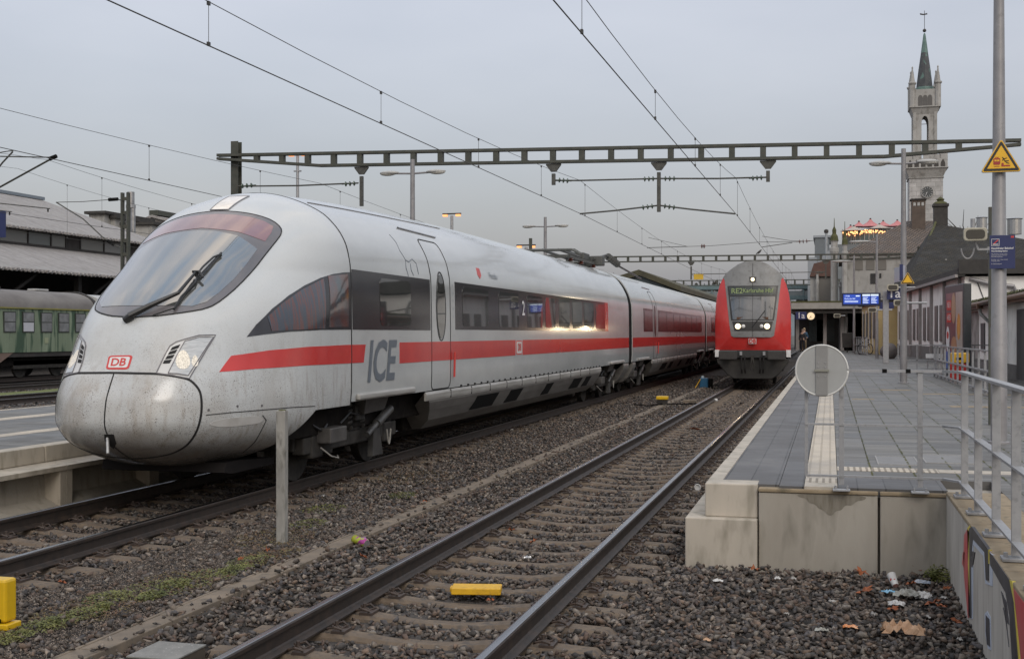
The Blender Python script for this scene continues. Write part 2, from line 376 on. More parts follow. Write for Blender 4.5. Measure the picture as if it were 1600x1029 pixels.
def nose_line(name, uvl, ma, parent, w=.02, off=.008, step=.02, closed=False):
    uv = resample(uvl, step, closed)
    if closed: uv = np.vstack([uv, uv[:1]])
    P, n = nose_pn(uv); return mk(name, ribbon(P, n, w, off), ma, parent, fix=False)
def pxuv(pts): return uv_of([ray_nose(*p) for p in pts])
def mirror(uv): return np.array([(-a, b) for a, b in uv])
# side surface: x for (Y, z) on the +X flank
def side_x(Y, z): return ICX + halfw(Y, z)
def side_pn(yz, sgn=1):
    yz = np.asarray(yz, float); Y, z = yz[:, 0], yz[:, 1]; e = 2e-3; h = halfw(Y, z)
    dy = (halfw(Y+e, z)-halfw(Y-e, z))/(2*e); dz = (halfw(Y, z+e)-halfw(Y, z-e))/(2*e)
    n = np.stack([np.full(len(Y), sgn*1.), -dy, -dz], 1); n /= np.linalg.norm(n, axis=1)[:, None]
    return np.stack([ICX+sgn*h, Y, z], 1), n
def side_patch(name, poly, ma, parent, off=.004, res=.25, step=.15, sgn=1, depth=.01):
    poly = resample(poly, step, True); v, f = fill2d(poly, res); P, n = side_pn(v, sgn); V = P+n*off
    V2, F2 = rim(V, f, n, off+depth); return mk(name, (V2, F2), ma, parent, smooth=True, angle=40)
def side_line(name, pts, ma, parent, w=.015, off=.005, step=.06, sgn=1, closed=False):
    q = resample(pts, step, closed)
    if closed: q = np.vstack([q, q[:1]])
    P, n = side_pn(q, sgn); return mk(name, ribbon(P, n, w, off), ma, parent, fix=False)
def rr(y0, y1, z0, z1, r=.1, k=5):
    out = []
    for cx, cz, a in ((y1-r, z1-r, 0), (y0+r, z1-r, 90), (y0+r, z0+r, 180), (y1-r, z0+r, 270)):
        out += [(cx+r*math.cos(math.radians(a+90*i/k)), cz+r*math.sin(math.radians(a+90*i/k))) for i in range(k+1)]
    return out
ICE = thing('high_speed_train', 'white high speed train with red stripe and grimy rounded nose standing on the left track', 'train', (ICX, 11.6, 0))
# --- nose shell
nph, nth = 192, 110; uvs = []; th_ = (np.linspace(0, 1, nth)**.9)*math.pi/2
D = []
for t in th_[1:]:
    for j in range(nph):
        a = 2*math.pi*j/nph; D.append((math.sin(t)*math.cos(a), -math.cos(t), math.sin(t)*math.sin(a)))
P = nose_solve(D); tipP = nose_solve([(0, -1, 0)])
P[-nph:, 1] = 15.13
V = [tuple(tipP[0])]+[tuple(p) for p in P]; F = [(0, 1+j, 1+(j+1) % nph) for j in range(nph)]
for i in range(nth-2):
    for j in range(nph): a = 1+i*nph; F.append((a+j, a+nph+j, a+nph+(j+1) % nph, a+(j+1) % nph))
nose = mk('cab_shell', (V, F), M_nose, ICE, smooth=True)
def cut_low(o, y0, z0, sl, zc):
    """open the skirt for the bogie: remove z<zc behind the slanting line"""
    b = bmesh.new(); b.from_mesh(o.data); off = Vector(ORG[o.name])
    def bis(co, no): bmesh.ops.bisect_plane(b, geom=b.verts[:]+b.edges[:]+b.faces[:], plane_co=Vector(co)-off, plane_no=no)
    bis((0, 0, zc), (0, 0, 1)); n = Vector((0, 1, -sl)).normalized(); bis((0, y0, z0), n)
    kill = []
    for f in b.faces:
        c = f.calc_center_median()+off
        if c.z < zc and (c.y-y0)-(c.z-z0)*sl > 0: kill.append(f)
    bmesh.ops.delete(b, geom=kill, context='FACES'); b.to_mesh(o.data); b.free()
cut_low(nose, 13.15, .42, 1.6, .98)
# --- car bodies
def section(Y, zmin=1.02):
    zs = np.concatenate([np.linspace(zmin, 3.0, 14), np.linspace(3.0, 3.86, 22)[1:], 4.02-(.16*(np.linspace(1, 0, 12)[1:])**2)]); top = float(fTop(Y))
    # solve on true z: shrink the list to the local roof height
    zz = [z if z < 3.1 else 3.1+(z-3.1)*(top-3.1)/(4.02-3.1) for z in zs]
    w = [float(halfw(Y, min(z, top-1e-5))) if z < top-1e-4 else 0 for z in zz]
    R = [(w_, z) for w_, z in zip(w, zz)]; return [(ICX+a, z) for a, z in R]+[(ICX-a, z) for a, z in R[::-1][1:]]
def car(name, y0, y1, ends=(1, 1)):
    ys = [y0+.002]+[y for y in (15.6, 16, 16.5, 17, 17.6, 18.2, 19, 20, 21.5, 23) if y0 < y < y1]+list(np.linspace(max(y0+.5, 24.), y1, 5)); secs = [section(y) for y in ys]; n = len(secs[0])
    V = [(x, y, z) for y, s in zip(ys, secs) for x, z in s]; F = [(i*n+j, (i+1)*n+j, (i+1)*n+j+1, i*n+j+1) for i in range(len(ys)-1) for j in range(n-1)]
    F += [(i*n, i*n+n-1, (i+1)*n+n-1, (i+1)*n)[::-1] for i in range(len(ys)-1)]
    if ends[0]: F.append(tuple(range(n)))
    if ends[1]: F.append(tuple(range((len(ys)-1)*n, len(ys)*n))[::-1])
    return mk(name, (V, F), M_white, ICE, smooth=True, angle=50)
cars = [car('car_body', 15.14, 38.25, (0, 1)), car('car_body', 38.95, 62.6), car('car_body', 63.3, 88.0), car('car_body', 88.7, 113.0)]
# gangways between the cars
for y in (38.25, 62.6, 88.0):
    s = section(y, 1.0); s = [(ICX+(x-ICX)*.985, 1.0+(z-1.0)*.987) for x, z in s]
    mk('gangway_bellows', MB().prism(s, 'y', y+.01, y+.69), M_blk, ICE)
# side skirts with their grimy tumblehome
def skirt(y0, y1, sgn=1, slant=(0, 0)):
    prof = [(1.415, 1.0), (1.435, .93), (1.42, .83), (1.36, .70), (1.25, .52), (1.05, .36), (.6, .33)]
    V = []; F = []; k = len(prof); ys = np.linspace(0, 1, 2)
    for t in ys:
        for w, z in prof:
            f = (1.0-z)/.67; a = y0+slant[0]*f; b = y1-slant[1]*f; V.append((ICX+sgn*w, a+(b-a)*t, z))
    for j in range(k-1): F.append((j, j+1, k+j+1, k+j))
    F.append((k-1, 0, k, 2*k-1)); F += [tuple(range(k)), tuple(range(2*k-1, k-1, -1))]
    return (V, F)
M_sk = mat('skirt_paint', (.33, .325, .31), (.22, .215, .20), 2.2, .45, stretch=(1, .5, 3))
for (a, b, sl) in ((18.2, 33.4, (.9, .3)), (37.2, 38.2, (.1, .1)), (39.0, 39.6, (.1, .1)), (43.4, 58.5, (.6, .4)), (61.9, 62.6, (.1, .1)), (67.5, 83.5, (.6, .4))):
    for sg in (1, -1):
        sk = mk('side_skirt', skirt(a, b, sg, sl), M_skirt, ICE)
        if b-a > 3 and sg == 1:
            # pale upper step of the skirt and its panel joints
            q = [(1.419, 1.005), (1.440, .965), (1.437, .90), (1.428, .865), (1.40, .865), (1.40, 1.0)]
            mk('skirt_step', MB().prism([(ICX+w, z) for w, z in q], 'y', a+.02, b-.02), M_sk, ICE)
            y = a+1.3
            while y < b-.5: mk('panel_joint', MB().box(ICX+1.30, ICX+1.445, y, y+.007, .865, 1.0), M_seam, sk); y += 1.22
            for yy, ww in ((a+3.0, 1.5), (a+5.4, 1.0), (a+8.6, .7), (a+11.6, 1.1), (a+13.2, .7)):
                if yy+ww < b-.4:
                    g = MB(); g.add([(ICX+1.416, yy, .80), (ICX+1.416, yy+ww, .80), (ICX+1.285, yy+ww-.1, .55), (ICX+1.285, yy-.1, .55)], [(0, 1, 2, 3)])
                    g.add([(ICX+1.33, yy, .80), (ICX+1.33, yy+ww, .80), (ICX+1.2, yy+ww-.1, .55), (ICX+1.2, yy-.1, .55)], [(3, 2, 1, 0)]); g.f += [(0, 4, 5, 1), (1, 5, 6, 2), (2, 6, 7, 3), (3, 7, 4, 0)]
                    mk('vent_grille', g, M_blk, sk)
mk('underframe', MB().box(ICX-1.15, ICX+1.15, 13.4, 113, .62, 1.0).box(ICX-.9, ICX+.9, 18.6, 33, .36, .62), M_dark, ICE)  # dark inner box added so the bogie openings read black
m = MB(); m.prism([(12.75, .44), (12.7, .33), (12.9, .30), (14.0, .30), (14.0, .38), (13.1, .44)], 'x', ICX-.75, ICX+.85)
mk('snow_plough', m, mat('plough_grey', (.016, .015, .015), (.02, .018, .018), 3, .9, spec=.05), ICE)
# --- lines and paint on the nose
M_gasket = mat('windscreen_frame', (.10, .095, .10), (.13, .12, .125), 2, .25, coat=.5)
M_wind = mat('windscreen_glass', (.055, .06, .062), (.10, .098, .088), 1.3, .015, spec=1.0, coat=1.0, ior=1.9)
M_wtop = mat('tinted_visor_glass', (.16, .07, .075), (.22, .11, .11), 1.5, .05, spec=.9, coat=.8)
right = pxuv([(232, 494.5), (250, 493.5), (291, 488), (325, 482), (347, 469), (372, 447.6), (398, 420), (419.4, 392), (434, 374), (440, 365), (439, 356), (426, 345), (404, 337), (376.6, 332), (350, 330.3)])
cu_b = float(right[0][1]); cu_t = float(right[-1][1])
right = np.array([p for p in right if p[0] > .02])
ws = np.vstack([[(0, cu_b-.004)], right, [(0, cu_t+.004)]])
full = np.vstack([ws, mirror(ws[1:-1])[::-1]])
wsp = nose_patch('windscreen', full, M_gasket, ICE, off=.006, res=.035)
cen = full.mean(0)
inner = cen+(full-cen)*np.array([.93, .93])
# lower pane and tinted upper strip
lowR = pxuv([(300, 479), (323, 472), (342, 458), (365, 437), (386, 412), (402, 390)])
dv = pxuv([(337, 362), (372, 369), (402, 382)])
lowR = np.array([p for p in lowR if p[0] > .02]); dv = np.array([p for p in dv if p[0] > .02])
low = np.vstack([[(0, cu_b+.045)], lowR, dv[::-1][1:], [(0, float(dv[0][1])+.012)]])
lowf = np.vstack([low, mirror(low[1:-1])[::-1]])
nose_patch('glass_pane', lowf, M_wind, wsp, off=.010, res=.035)
upR = pxuv([(372, 363), (398, 372), (414, 378), (424, 364), (427, 355), (414, 347), (395, 341), (372, 337), (348, 335.5)])
upR = np.array([p for p in upR if p[0] > .02])
up = np.vstack([[(0, float(dv[0][1])+.045)], upR, [(0, float(upR[-1][1])+.004)]])
upf = np.vstack([up, mirror(up[1:-1])[::-1]])
nose_patch('visor_strip', upf, M_wtop, wsp, off=.010, res=.035)
nose_line('windscreen_seal', smooth_poly(full, 1), M_seam, wsp, w=.014, off=.009, closed=True)
# headlamp above the windscreen
M_lens = mat('lamp_lens', (.55, .56, .56), (.75, .74, .70), 12, .08, coat=1, c3=(.25, .25, .25), s3=22)
tl = pxuv([(326, 329), (343, 310), (350, 306), (386, 307), (378, 312), (360, 328)])
w_ = max(abs(tl[:, 0].max()), .06); tb, tt = tl[:, 1].min(), tl[:, 1].max()
top_l = nose_patch('roof_headlamp', [(-.035-w_*.5, tb), (.035+w_*.5, tb), (.05+w_*.6, tt), (-.05-w_*.6, tt)], mat('roof_lamp_lens', (.5, .47, .42), (.7, .66, .6), 9, .1, coat=1, emit=(1, .72, .42), estr=.12), ICE, off=.01)
nose_line('lamp_frame', [(-.035-w_*.5, tb), (.035+w_*.5, tb), (.05+w_*.6, tt), (-.05-w_*.6, tt)], M_gasket, top_l, w=.015, off=.013, closed=True)
# coupler flaps: outline and centre split
cov = pxuv([(192, 582.3), (243, 583), (266.7, 586), (285, 589.5), (297, 593), (307.5, 602.7), (314, 614), (315.5, 630), (314.5, 649), (309.8, 668), (301.6, 684), (290, 697), (271, 707.6), (243, 713.5), (215, 716)])
cov = np.array([p for p in cov if p[0] > .015]); covf = np.vstack([[(0, cov[0][1])], cov, [(0, cov[-1][1])]])
covc = np.vstack([covf, mirror(covf[1:-1])[::-1]])
nose_line('coupler_flap_gap', smooth_poly(covc, 2), M_seam, ICE, w=.026, off=.004, closed=True)
nose_line('coupler_flap_split', [(0, cov[0][1]), (0, -.3), (0, -.5), (0, cov[-1][1])], M_seam, ICE, w=.014, off=.004)
nose_patch('drain_recess', pxuv([(163, 678), (178, 678), (182, 692), (178, 701), (170, 694), (164, 688)]), M_seam, ICE, off=.004)
Pd, nd = nose_pn(pxuv([(168, 684)])); pd = Vector(Pd[0]); mk('drain_pipe', MB().cyl(pd, pd+Vector((.07, -.10, -.16)), .018, n=10), M_chrome, ICE)
# seam between cab and body, groove along the nose flank
sec = [(x, z) for x, z in section(15.13, .98)]
Ps = np.array([(x, 15.13, z) for x, z in sec]); T_ = np.gradient(Ps, axis=0); Ns = np.cross(T_, np.array([0, -1, 0])); Ns /= np.linalg.norm(Ns, axis=1)[:, None]
if Ns[3, 0] < 0: Ns = -Ns
mk('cab_joint', ribbon(Ps, Ns, .022, .006), M_seam, ICE, fix=False)
side_line('flank_groove', [tuple(ray_nose(*p)[1:]) for p in ((321, 648), (360, 644), (410, 640), (455, 636), (492, 634))], M_seam, ICE, w=.008, step=.1)
fr = pxuv([(325, 663), (333, 657), (360, 652), (400, 649), (412, 652), (408, 660), (380, 664), (345, 667)])
nose_patch('flank_recess', smooth_poly(fr, 2), mat('recess_paint', (.50, .50, .49), (.40, .39, .37), 3, .35), ICE, off=.004)
nose_line('flap_hinge_gap', pxuv([(410, 648), (416, 656), (408, 672), (398, 690), (380, 706)]), M_seam, ICE, w=.01, off=.004)
for px, py in ((326, 640), (371, 634), (409, 633)):
    P_, n_ = nose_pn(pxuv([(px, py)])); p = Vector(P_[0]); n0 = Vector(n_[0]); mk('screw_plate', MB().cyl(p, p+n0*.006, .014, n=12), M_gasket, ICE)
# side headlamps
M_hg = mat('headlamp_glass', (.36, .38, .39), (.52, .53, .53), 14, .06, coat=1, stretch=(.5, .5, 6), c3=(.22, .23, .23), s3=16, lo3=.5, hi3=.75)
M_glow = mat('lit_reflector', (.70, .67, .60), (.38, .36, .32), 70, .15, emit=(1, .84, .6), estr=.20, lo=.40, hi=.60)
ho = pxuv([(244.5, 582.8), (255, 560), (265.5, 540.8), (275, 534.5), (287.7, 530.3), (311, 524), (336.7, 523.3), (316, 557), (295.8, 591), (270, 586)])
hi_ = pxuv([(263, 583), (276, 556), (289, 533), (311, 527), (333, 526.5), (313, 557), (294, 586.5), (278, 584)])
for mr_ in (0, 1):
    f = (lambda q: mirror(q)) if mr_ else (lambda q: q)
    hl = nose_patch('headlamp', f(ho), mat('headlamp_body', (.5, .5, .49), rough=.3, coat=.4), ICE, off=.004)
    nose_patch('lens', f(hi_), M_hg, hl, off=.008)
    nose_line('frame', f(ho), M_gasket, hl, w=.013, off=.010, closed=True)
    nose_line('frame', f(hi_), M_gasket, hl, w=.011, off=.011, closed=True)
    for cx, cy, rx, ry in ((286, 562, 11, 15), (304.5, 564, 5, 9)):
        nose_patch('lit_bulb', f(pxuv([(cx+rx*math.cos(a)*(1-.25*math.sin(a)), cy-ry*math.sin(a)) for a in np.linspace(0, 2*math.pi, 14)[:-1]])), M_glow, hl, off=.011)
    for k in range(4):
        a, b = .10+.225*k, .10+.225*k+.17
        L0, L1, R0, R1 = np.array((252.5, 571)), np.array((270, 541)), np.array((263.5, 571)), np.array((283, 536))
        nose_patch('vent_slot', f(pxuv([tuple(L0+(L1-L0)*a), tuple(R0+(R1-R0)*a), tuple(R0+(R1-R0)*b), tuple(L0+(L1-L0)*b)])), M_seam, hl, off=.008)
# railway emblem on the nose: red rounded frame with two letters
M_logo = mat('logo_red', (.50, .045, .04), rough=.35)
lg = pxuv([(165, 577), (170, 555.5), (208, 554.5), (201, 577)]); 
def bil(s, t): return lg[0]*(1-s)*(1-t)+lg[3]*s*(1-t)+lg[1]*(1-s)*t+lg[2]*s*t
rrp = [bil(*p) for p in rr(0, 1, 0, 1, .16)]
emb = nose_patch('emblem', rrp, M_logo, ICE, off=.004)
nose_patch('emblem_field', [bil(*p) for p in rr(.085, .915, .12, .88, .09)], mat('logo_white', (.6, .6, .59), rough=.3), emb, off=.007)
Vt, Ft = text_vf('DB', 1, 'CENTER', .02); xs_ = [v[0] for v in Vt]; ys_ = [v[1] for v in Vt]
sc_ = lambda v: (.5+(v[0]-(max(xs_)+min(xs_))/2)/(max(xs_)-min(xs_))*.62, .5+(v[1]-(max(ys_)+min(ys_))/2)/(max(ys_)-min(ys_))*.56)
P_, n_ = nose_pn([bil(*sc_(v)) for v in Vt]); mk('letters', ([tuple(a) for a in P_+n_*.011], Ft), M_logo, emb, fix=False)
# --- windscreen wiper
def npx(px, py, off): P_, n_ = nose_pn(pxuv([(px, py)])); return Vector(P_[0]+n_[0]*off)
wp = mk('windscreen_wiper', MB().cyl(npx(197, 502, .02), npx(208, 498, .05), .045, n=12).tube([npx(205, 499, .06), npx(238, 484, .07), npx(280, 466, .08), npx(306, 435, .08)], [.04, .032, .022, .016], 8), M_rubber, ICE)
mk('wiper_link', MB().tube([npx(240, 495, .03), npx(273, 486, .05), npx(284, 468, .05), npx(305, 447, .05), npx(311, 430, .05)], .011, 6), M_rubber, wp)
mk('wiper_blade', MB().tube([npx(272, 486, .03), npx(300, 448, .04), npx(322, 425, .04), npx(346, 398, .03)], .013, 6).tube([npx(306, 438, .06), npx(318, 424, .07), npx(334, 408, .06), npx(346, 401, .04)], .012, 6).tube([npx(302, 432, .07), npx(312, 434, .09), npx(317, 441, .07)], .018, 6), M_rubber, wp)
# --- flank: stripe, windows, door, lettering
st1 = [(11.55, 1.50), (11.78, 1.66), (13.3, 1.755), (15.6, 1.80), (15.55, 1.50), (13.2, 1.50)]
sp_ = side_patch('red_stripe', [tuple(ray_nose(*p)[1:]) for p in ((342, 581), (361, 555.5), (420, 547), (480, 541.5), (540, 538.5), (571, 538), (568, 566), (480, 570.5), (400, 576))], M_red, ICE, off=.004, res=.2)
def stripe(a, b, z0=1.49, z1=1.80): side_patch('red_stripe', [(a, z0), (b, z0), (b, z1), (a, z1)], M_red, ICE, off=.004, res=.6, step=.5)
stripe(17.0, 23.85); stripe(24.45, 38.22); stripe(38.98, 62.55); stripe(63.35, 87.9)
M_tint = mat('door_glass', (.05, .055, .055), rough=.04, spec=.8)
cabw = [tuple(ray_nose(*p)[1:]) for p in ((385, 526), (400, 507), (425, 482), (450, 462), (475, 446), (500, 434), (520, 428), (536, 425.5), (549, 425), (549, 514.5), (500, 515), (450, 518), (415, 522))]
cabp = side_patch('cab_window_band', cabw, M_band, ICE, off=.005, res=.12, step=.08)
M_curt = mat('striped_blind', (.085, .02, .012), (.02, .03, .045), 9, .3, stretch=(1, 3, .15), coat=1, detail=2, lo=.45, hi=.55)
side_patch('side_pane', [tuple(ray_nose(*p)[1:]) for p in ((424, 517), (417, 495), (440, 474), (470, 453), (505, 435), (507, 513), (460, 515))], M_curt, cabp, off=.009, res=.12, step=.1)
side_patch('quarter_pane', [tuple(ray_nose(*p)[1:]) for p in ((512, 431), (543, 428), (544, 510), (514, 511))], mat('cab_pane', (.05, .07, .085), (.12, .04, .03), 4, .05, spec=.8, coat=.8), cabp, off=.009, res=.12, step=.1)
def wband(a, b, wins, z0=2.0, z1=2.80, gm=M_glass, dy=0):
    wb = side_patch('window_band', [(a+dy, z0), (b+dy, z0), (b+dy, z1), (a+dy, z1)], M_band, ICE, off=.005, res=.5, step=.4)
    for (p, q) in wins:
        w = side_patch('window', rr(p+dy, q+dy, z0+.06, z1-.07, .09, 4), gm, wb, off=.009, res=.3, step=.1)
    return wb
M_pane = mat('window_glass', (.045, .05, .048), (.02, .022, .022), 1.0, .02, spec=.8, coat=.35, ior=1.5)
wband(15.17, 18.44, [(16.2, 17.5)], 1.985, 2.79, M_pane)
wb2 = wband(19.78, 34.5, [(20.2, 21.85), (22.6, 24.15), (24.85, 26.25), (26.55, 27.55), (28.0, 29.15), (29.5, 30.7), (31.0, 32.3), (32.6, 34.0)], 2.0, 2.81, M_pane)
side_patch('red_end_panel', [(34.0, 2.0), (34.5, 2.0), (34.5, 2.81), (34.0, 2.81)], M_red, wb2, off=.008, res=.5)
for k, dy in enumerate((0, 24.4)):
    wband(41.4, 43.6, [(41.6, 43.4)], 2.0, 2.8, M_pane, dy); wband(45.0, 60.8, [(45.3+i*2.2, 45.3+i*2.2+1.9) for i in range(7)], 2.0, 2.8, M_pane, dy)
M_txtw = mat('white_lettering', (.65, .65, .65), rough=.4)
def side_text(name, s, size, Y, z, ma, parent, sx=1, off=.012, bold=0, shear=0, align='CENTER'):
    Vv, Fv = text_vf(s, size, align, bold); yz = np.array([(Y+v[0]*sx+shear*v[1], z+v[1]) for v in Vv]); P_, n_ = side_pn(yz)
    return mk(name, ([tuple(p) for p in P_+n_*off], Fv), ma, parent, fix=False)
side_text('train_lettering', 'ICE', .80, 16.27, 1.515, M_icegrey, ICE, sx=.95, bold=.018, shear=.22, off=.006)
side_text('class_number', '2', .42, 24.5, 2.44, M_txtw, wb2, sx=1.15, bold=.006, off=.014); side_text('class_number', '1', .3, 34.25, 2.44, M_txtw, wb2)
dbp = side_patch('flank_emblem', rr(23.92, 24.38, 1.50, 1.79, .05), M_logo, ICE, off=.004); side_patch('emblem_field', rr(23.95, 24.35, 1.525, 1.765, .04), mat('logo_white', .6), dbp, off=.007); side_text('letters', 'DB', .2, 24.15, 1.645, M_logo, dbp, bold=.008)
side_text('town_name', 'Prenzlau', .17, 22.35, 3.02, M_icegrey, ICE); side_patch('town_crest', [(21.3, 3.13), (21.5, 3.13), (21.52, 3.0), (21.4, 2.93), (21.28, 3.0)], M_logo, ICE, off=.004, res=.1, step=.05)
for k in range(5): side_text('pictogram', 'n', .08, 19.66, 2.75-.13*k, M_icegrey, ICE, off=.006)
# passenger doors
def door(y0, y1, oval=True):
    d = side_line('passenger_door', rr(y0, y1, 1.03, 3.45, .12), M_seam, ICE, w=.018, off=.006, closed=True)
    yc = (y0+y1)/2; ov = [(yc+.21*math.cos(a), 2.35+(.55 if math.sin(a) > 0 else .50)*math.sin(a)) for a in np.linspace(0, 2*math.pi, 28)[:-1]]
    side_patch('door_window', ov, M_pane, d, off=.008, res=.12, step=.05); side_line('window_seal', [(yc+(p-yc)*1.18, 2.35+(q-2.35)*1.07) for p, q in ov], M_seam, d, w=.016, off=.007, closed=True)
    h = mk('door_handle', MB().tube([(side_x(y1+.12, 1.25)+.03, y1+.12, 1.2), (side_x(y1+.12, 1.6)+.04, y1+.12, 1.62)], .018, 6), M_logo, d)
    side_line('rain_gutter', [(y0-.55, 3.58), (y1+.2, 3.56)], M_gasket, ICE, w=.02, off=.02)
door(18.5, 19.5); door(43.75, 44.7); door(43.75+24.4, 44.7+24.4)
# rivet-like jacking marks and the sill over the bogie
for y0 in (15.35, 34.9, 40.2, 59.3, 64.7):
    mk('bogie_sill', MB().obox((ICX+1.45, y0+1.1, 1.075), (.07, 2.3, .09)), M_sk, ICE, bevel=.03, seg=3)
m = MB()
for y in np.arange(20.1, 33.4, .42): m.box(ICX+1.40, ICX+1.44, y, y+.05, 1.015, 1.05)
mk('sill_notches', m, M_seam, ICE)
# faint line drawing of an animal on the flank
curve = [(17.25, 3.42), (17.32, 3.30), (17.30, 3.18), (17.42, 3.05), (17.55, 3.02), (17.75, 3.08), (17.9, 3.02), (17.92, 2.85)]
side_line('flank_sketch', curve, M_icegrey, ICE, w=.012, off=.004); side_line('flank_sketch', [(17.42, 3.05), (17.38, 2.92), (17.44, 2.80)], M_icegrey, ICE, w=.012, off=.004); side_line('flank_sketch', [(17.62, 3.0), (17.6, 2.9), (17.68, 2.82)], M_icegrey, ICE, w=.012, off=.004)
# --- bogies
def bogie(yc):
    b = mk('bogie', MB().box(ICX-1.0, ICX+1.0, yc-1.75, yc+1.75, .42, .62).box(ICX+.95, ICX+1.12, yc-1.7, yc+1.7, .38, .60).box(ICX-1.12, ICX-.95, yc-1.7, yc+1.7, .38, .60), M_dark2, ICE, bevel=.02)
    for s in (-1, 1):
        for sd in (1, -1):
            x = ICX+sd*.75; w = MB(); w.cyl((x-.065, yc+s*1.3, .46), (x+.065, yc+s*1.3, .46), .46, n=40); w.cyl((x-.09*sd, yc+s*1.3, .46), (x+.10*sd, yc+s*1.3, .46), .15, n=20)
            wh = mk('wheel', w, M_dark2, b, bevel=.012); mk('axle_box', MB().obox((ICX+sd*1.03, yc+s*1.3, .46), (.22, .36, .30)), M_dark2, b, bevel=.03)
    for s in (-.42, .42):
        p = [(ICX+1.05+.11*math.cos(t), yc+s*.55+.11*math.sin(t), .62+.40*t/(2*math.pi*5)) for t in np.linspace(0, 2*math.pi*5, 80)]
        mk('coil_spring', MB().tube(p, .024, 6), M_dark2, b)
    mk('equipment_box', MB().obox((ICX+1.18, yc-1.05, .60), (.30, .55, .2)), mat('equipment_grey', (.075, .072, .07), (.045, .042, .04), 5, .5), b, bevel=.015)
    mk('damper', MB().cyl((ICX+1.26, yc+.12, .50), (ICX+1.26, yc+1.0, .80), .045, n=12).cyl((ICX+1.26, yc+.5, .63), (ICX+1.26, yc+1.05, .815), .065, n=14), mat('damper_grey', (.09, .088, .085), (.05, .05, .05), 6, .45, metal=.4), b, smooth=True, angle=40)
    mk('bracket', MB().add([(ICX+1.36, yc-.15, 1.02), (ICX+1.36, yc+.75, 1.03), (ICX+1.26, yc+.82, .82), (ICX+1.26, yc+.02, .80), (ICX+1.2, yc-.15, 1.02), (ICX+1.2, yc+.75, 1.03), (ICX+1.1, yc+.82, .82), (ICX+1.1, yc+.02, .80)],
        [(0, 1, 2, 3), (4, 7, 6, 5), (0, 4, 5, 1), (1, 5, 6, 2), (2, 6, 7, 3), (3, 7, 4, 0)]), mat('equipment_grey', .1), b)
    mk('brake_hanger', MB().prism([(yc+.55, .62), (yc+.75, .62), (yc+.92, .16), (yc+.5, .16)], 'x', ICX+1.12, ICX+1.2), mat('damper_grey', .1), b)
    t = [(ICX+1.27, yc+.9+.02*i, .52-.34*math.sin(i/8*math.pi)*(.6+.1*i/8)) for i in range(9)]
    mk('hose', MB().tube(t, .012, 6), mat('pale_hose', (.25, .24, .22), rough=.6), b); mk('hose', MB().tube([(ICX+1.2, yc-1.35, .45), (ICX+1.28, yc-1.2, .33), (ICX+1.28, yc-.95, .28), (ICX+1.2, yc-.8, .3)], .01, 6), mat('pale_hose', (.25, .24, .22), rough=.6), b)
    mk('brake_disc', MB().cyl((ICX+.42, yc+1.3, .46), (ICX+.52, yc+1.3, .46), .32, n=28), M_chrome, b); mk('brake_disc', MB().cyl((ICX+.42, yc-1.3, .46), (ICX+.52, yc-1.3, .46), .32, n=28), M_chrome, b)
    for s in (-1, 1):
        mk('primary_spring', MB().tube([(ICX+1.04+.07*math.cos(t), yc+s*1.02+.07*math.sin(t), .60+.25*t/(2*math.pi*5)) for t in np.linspace(0, 2*math.pi*5, 60)], .017, 5), M_dark2, b)
        mk('axle_guide', MB().bar((ICX+1.06, yc+s*1.25, .46), (ICX+1.06, yc+s*.75, .40), .10, .14).bar((ICX+1.10, yc+s*1.45, .62), (ICX+1.10, yc+s*.95, .70), .06, .06), M_dark2, b)
    mk('bogie_dark_filler', MB().box(ICX-.62, ICX+.60, yc-.95, yc+.95, .2, .55), M_dark, b, bevel=.05)  # dark filler box added to block the view of lit rails behind
    mk('cross_beam', MB().box(ICX-1.1, ICX+1.12, yc-.25, yc+.25, .55, .78).obox((ICX+1.12, yc+.05, .82), (.16, .34, .22)), M_dark2, b, bevel=.02)
    mk('tread_brake', MB().obox((ICX+.78, yc-.72, .45), (.14, .12, .34), rx=.2).obox((ICX+.78, yc+.72, .45), (.14, .12, .34), rx=-.2), M_dark2, b, bevel=.02)
    mk('cable_loom', MB().tube([(ICX+1.2, yc-.7, .72), (ICX+1.24, yc-.45, .85), (ICX+1.2, yc-.1, .80), (ICX+1.22, yc+.3, .9)], .014, 6).tube([(ICX+1.15, yc-1.5, .75), (ICX+1.2, yc-1.3, .66), (ICX+1.18, yc-1.1, .74)], .016, 6), M_rubber, b)
    mk('sand_pipe', MB().tube([(ICX+.95, yc-1.72, .62), (ICX+.9, yc-1.8, .4), (ICX+.78, yc-1.76, .16)], .025, 6), M_dark2, b)
for yc in (16.0, 35.3, 41.3, 60.4, 65.5, 85): bogie(yc)
# --- roof gear
M_ins = mat('insulator_brown', (.10, .035, .025), rough=.3); M_panto = mat('pantograph_steel', (.05, .055, .05), (.08, .08, .075), 8, .5)
pg = mk('pantograph', MB().bar((ICX-.5, 33.2, 4.10), (ICX-.5, 37.4, 4.10), .07, .07).bar((ICX+.5, 33.2, 4.10), (ICX+.5, 37.4, 4.10), .07, .07).bar((ICX-.55, 33.4, 4.10), (ICX+.55, 33.4, 4.10), .09, .09).bar((ICX-.55, 37.3, 4.10), (ICX+.55, 37.3, 4.10), .09, .09)
        .tube([(ICX-.25, 37.0, 4.24), (ICX-.2, 33.2, 4.27)], .045, 8).tube([(ICX+.3, 37.0, 4.22), (ICX+.25, 33.2, 4.28)], .035, 8).tube([(ICX+.1, 37.2, 4.32), (ICX+.1, 34.6, 4.36)], .05, 8), M_panto, ICE)
mk('contact_bow', MB().tube([(ICX-.95, 32.9, 4.12), (ICX-.7, 32.9, 4.25), (ICX+.7, 32.9, 4.25), (ICX+.95, 32.9, 4.12)], .035, 8), M_panto, pg)
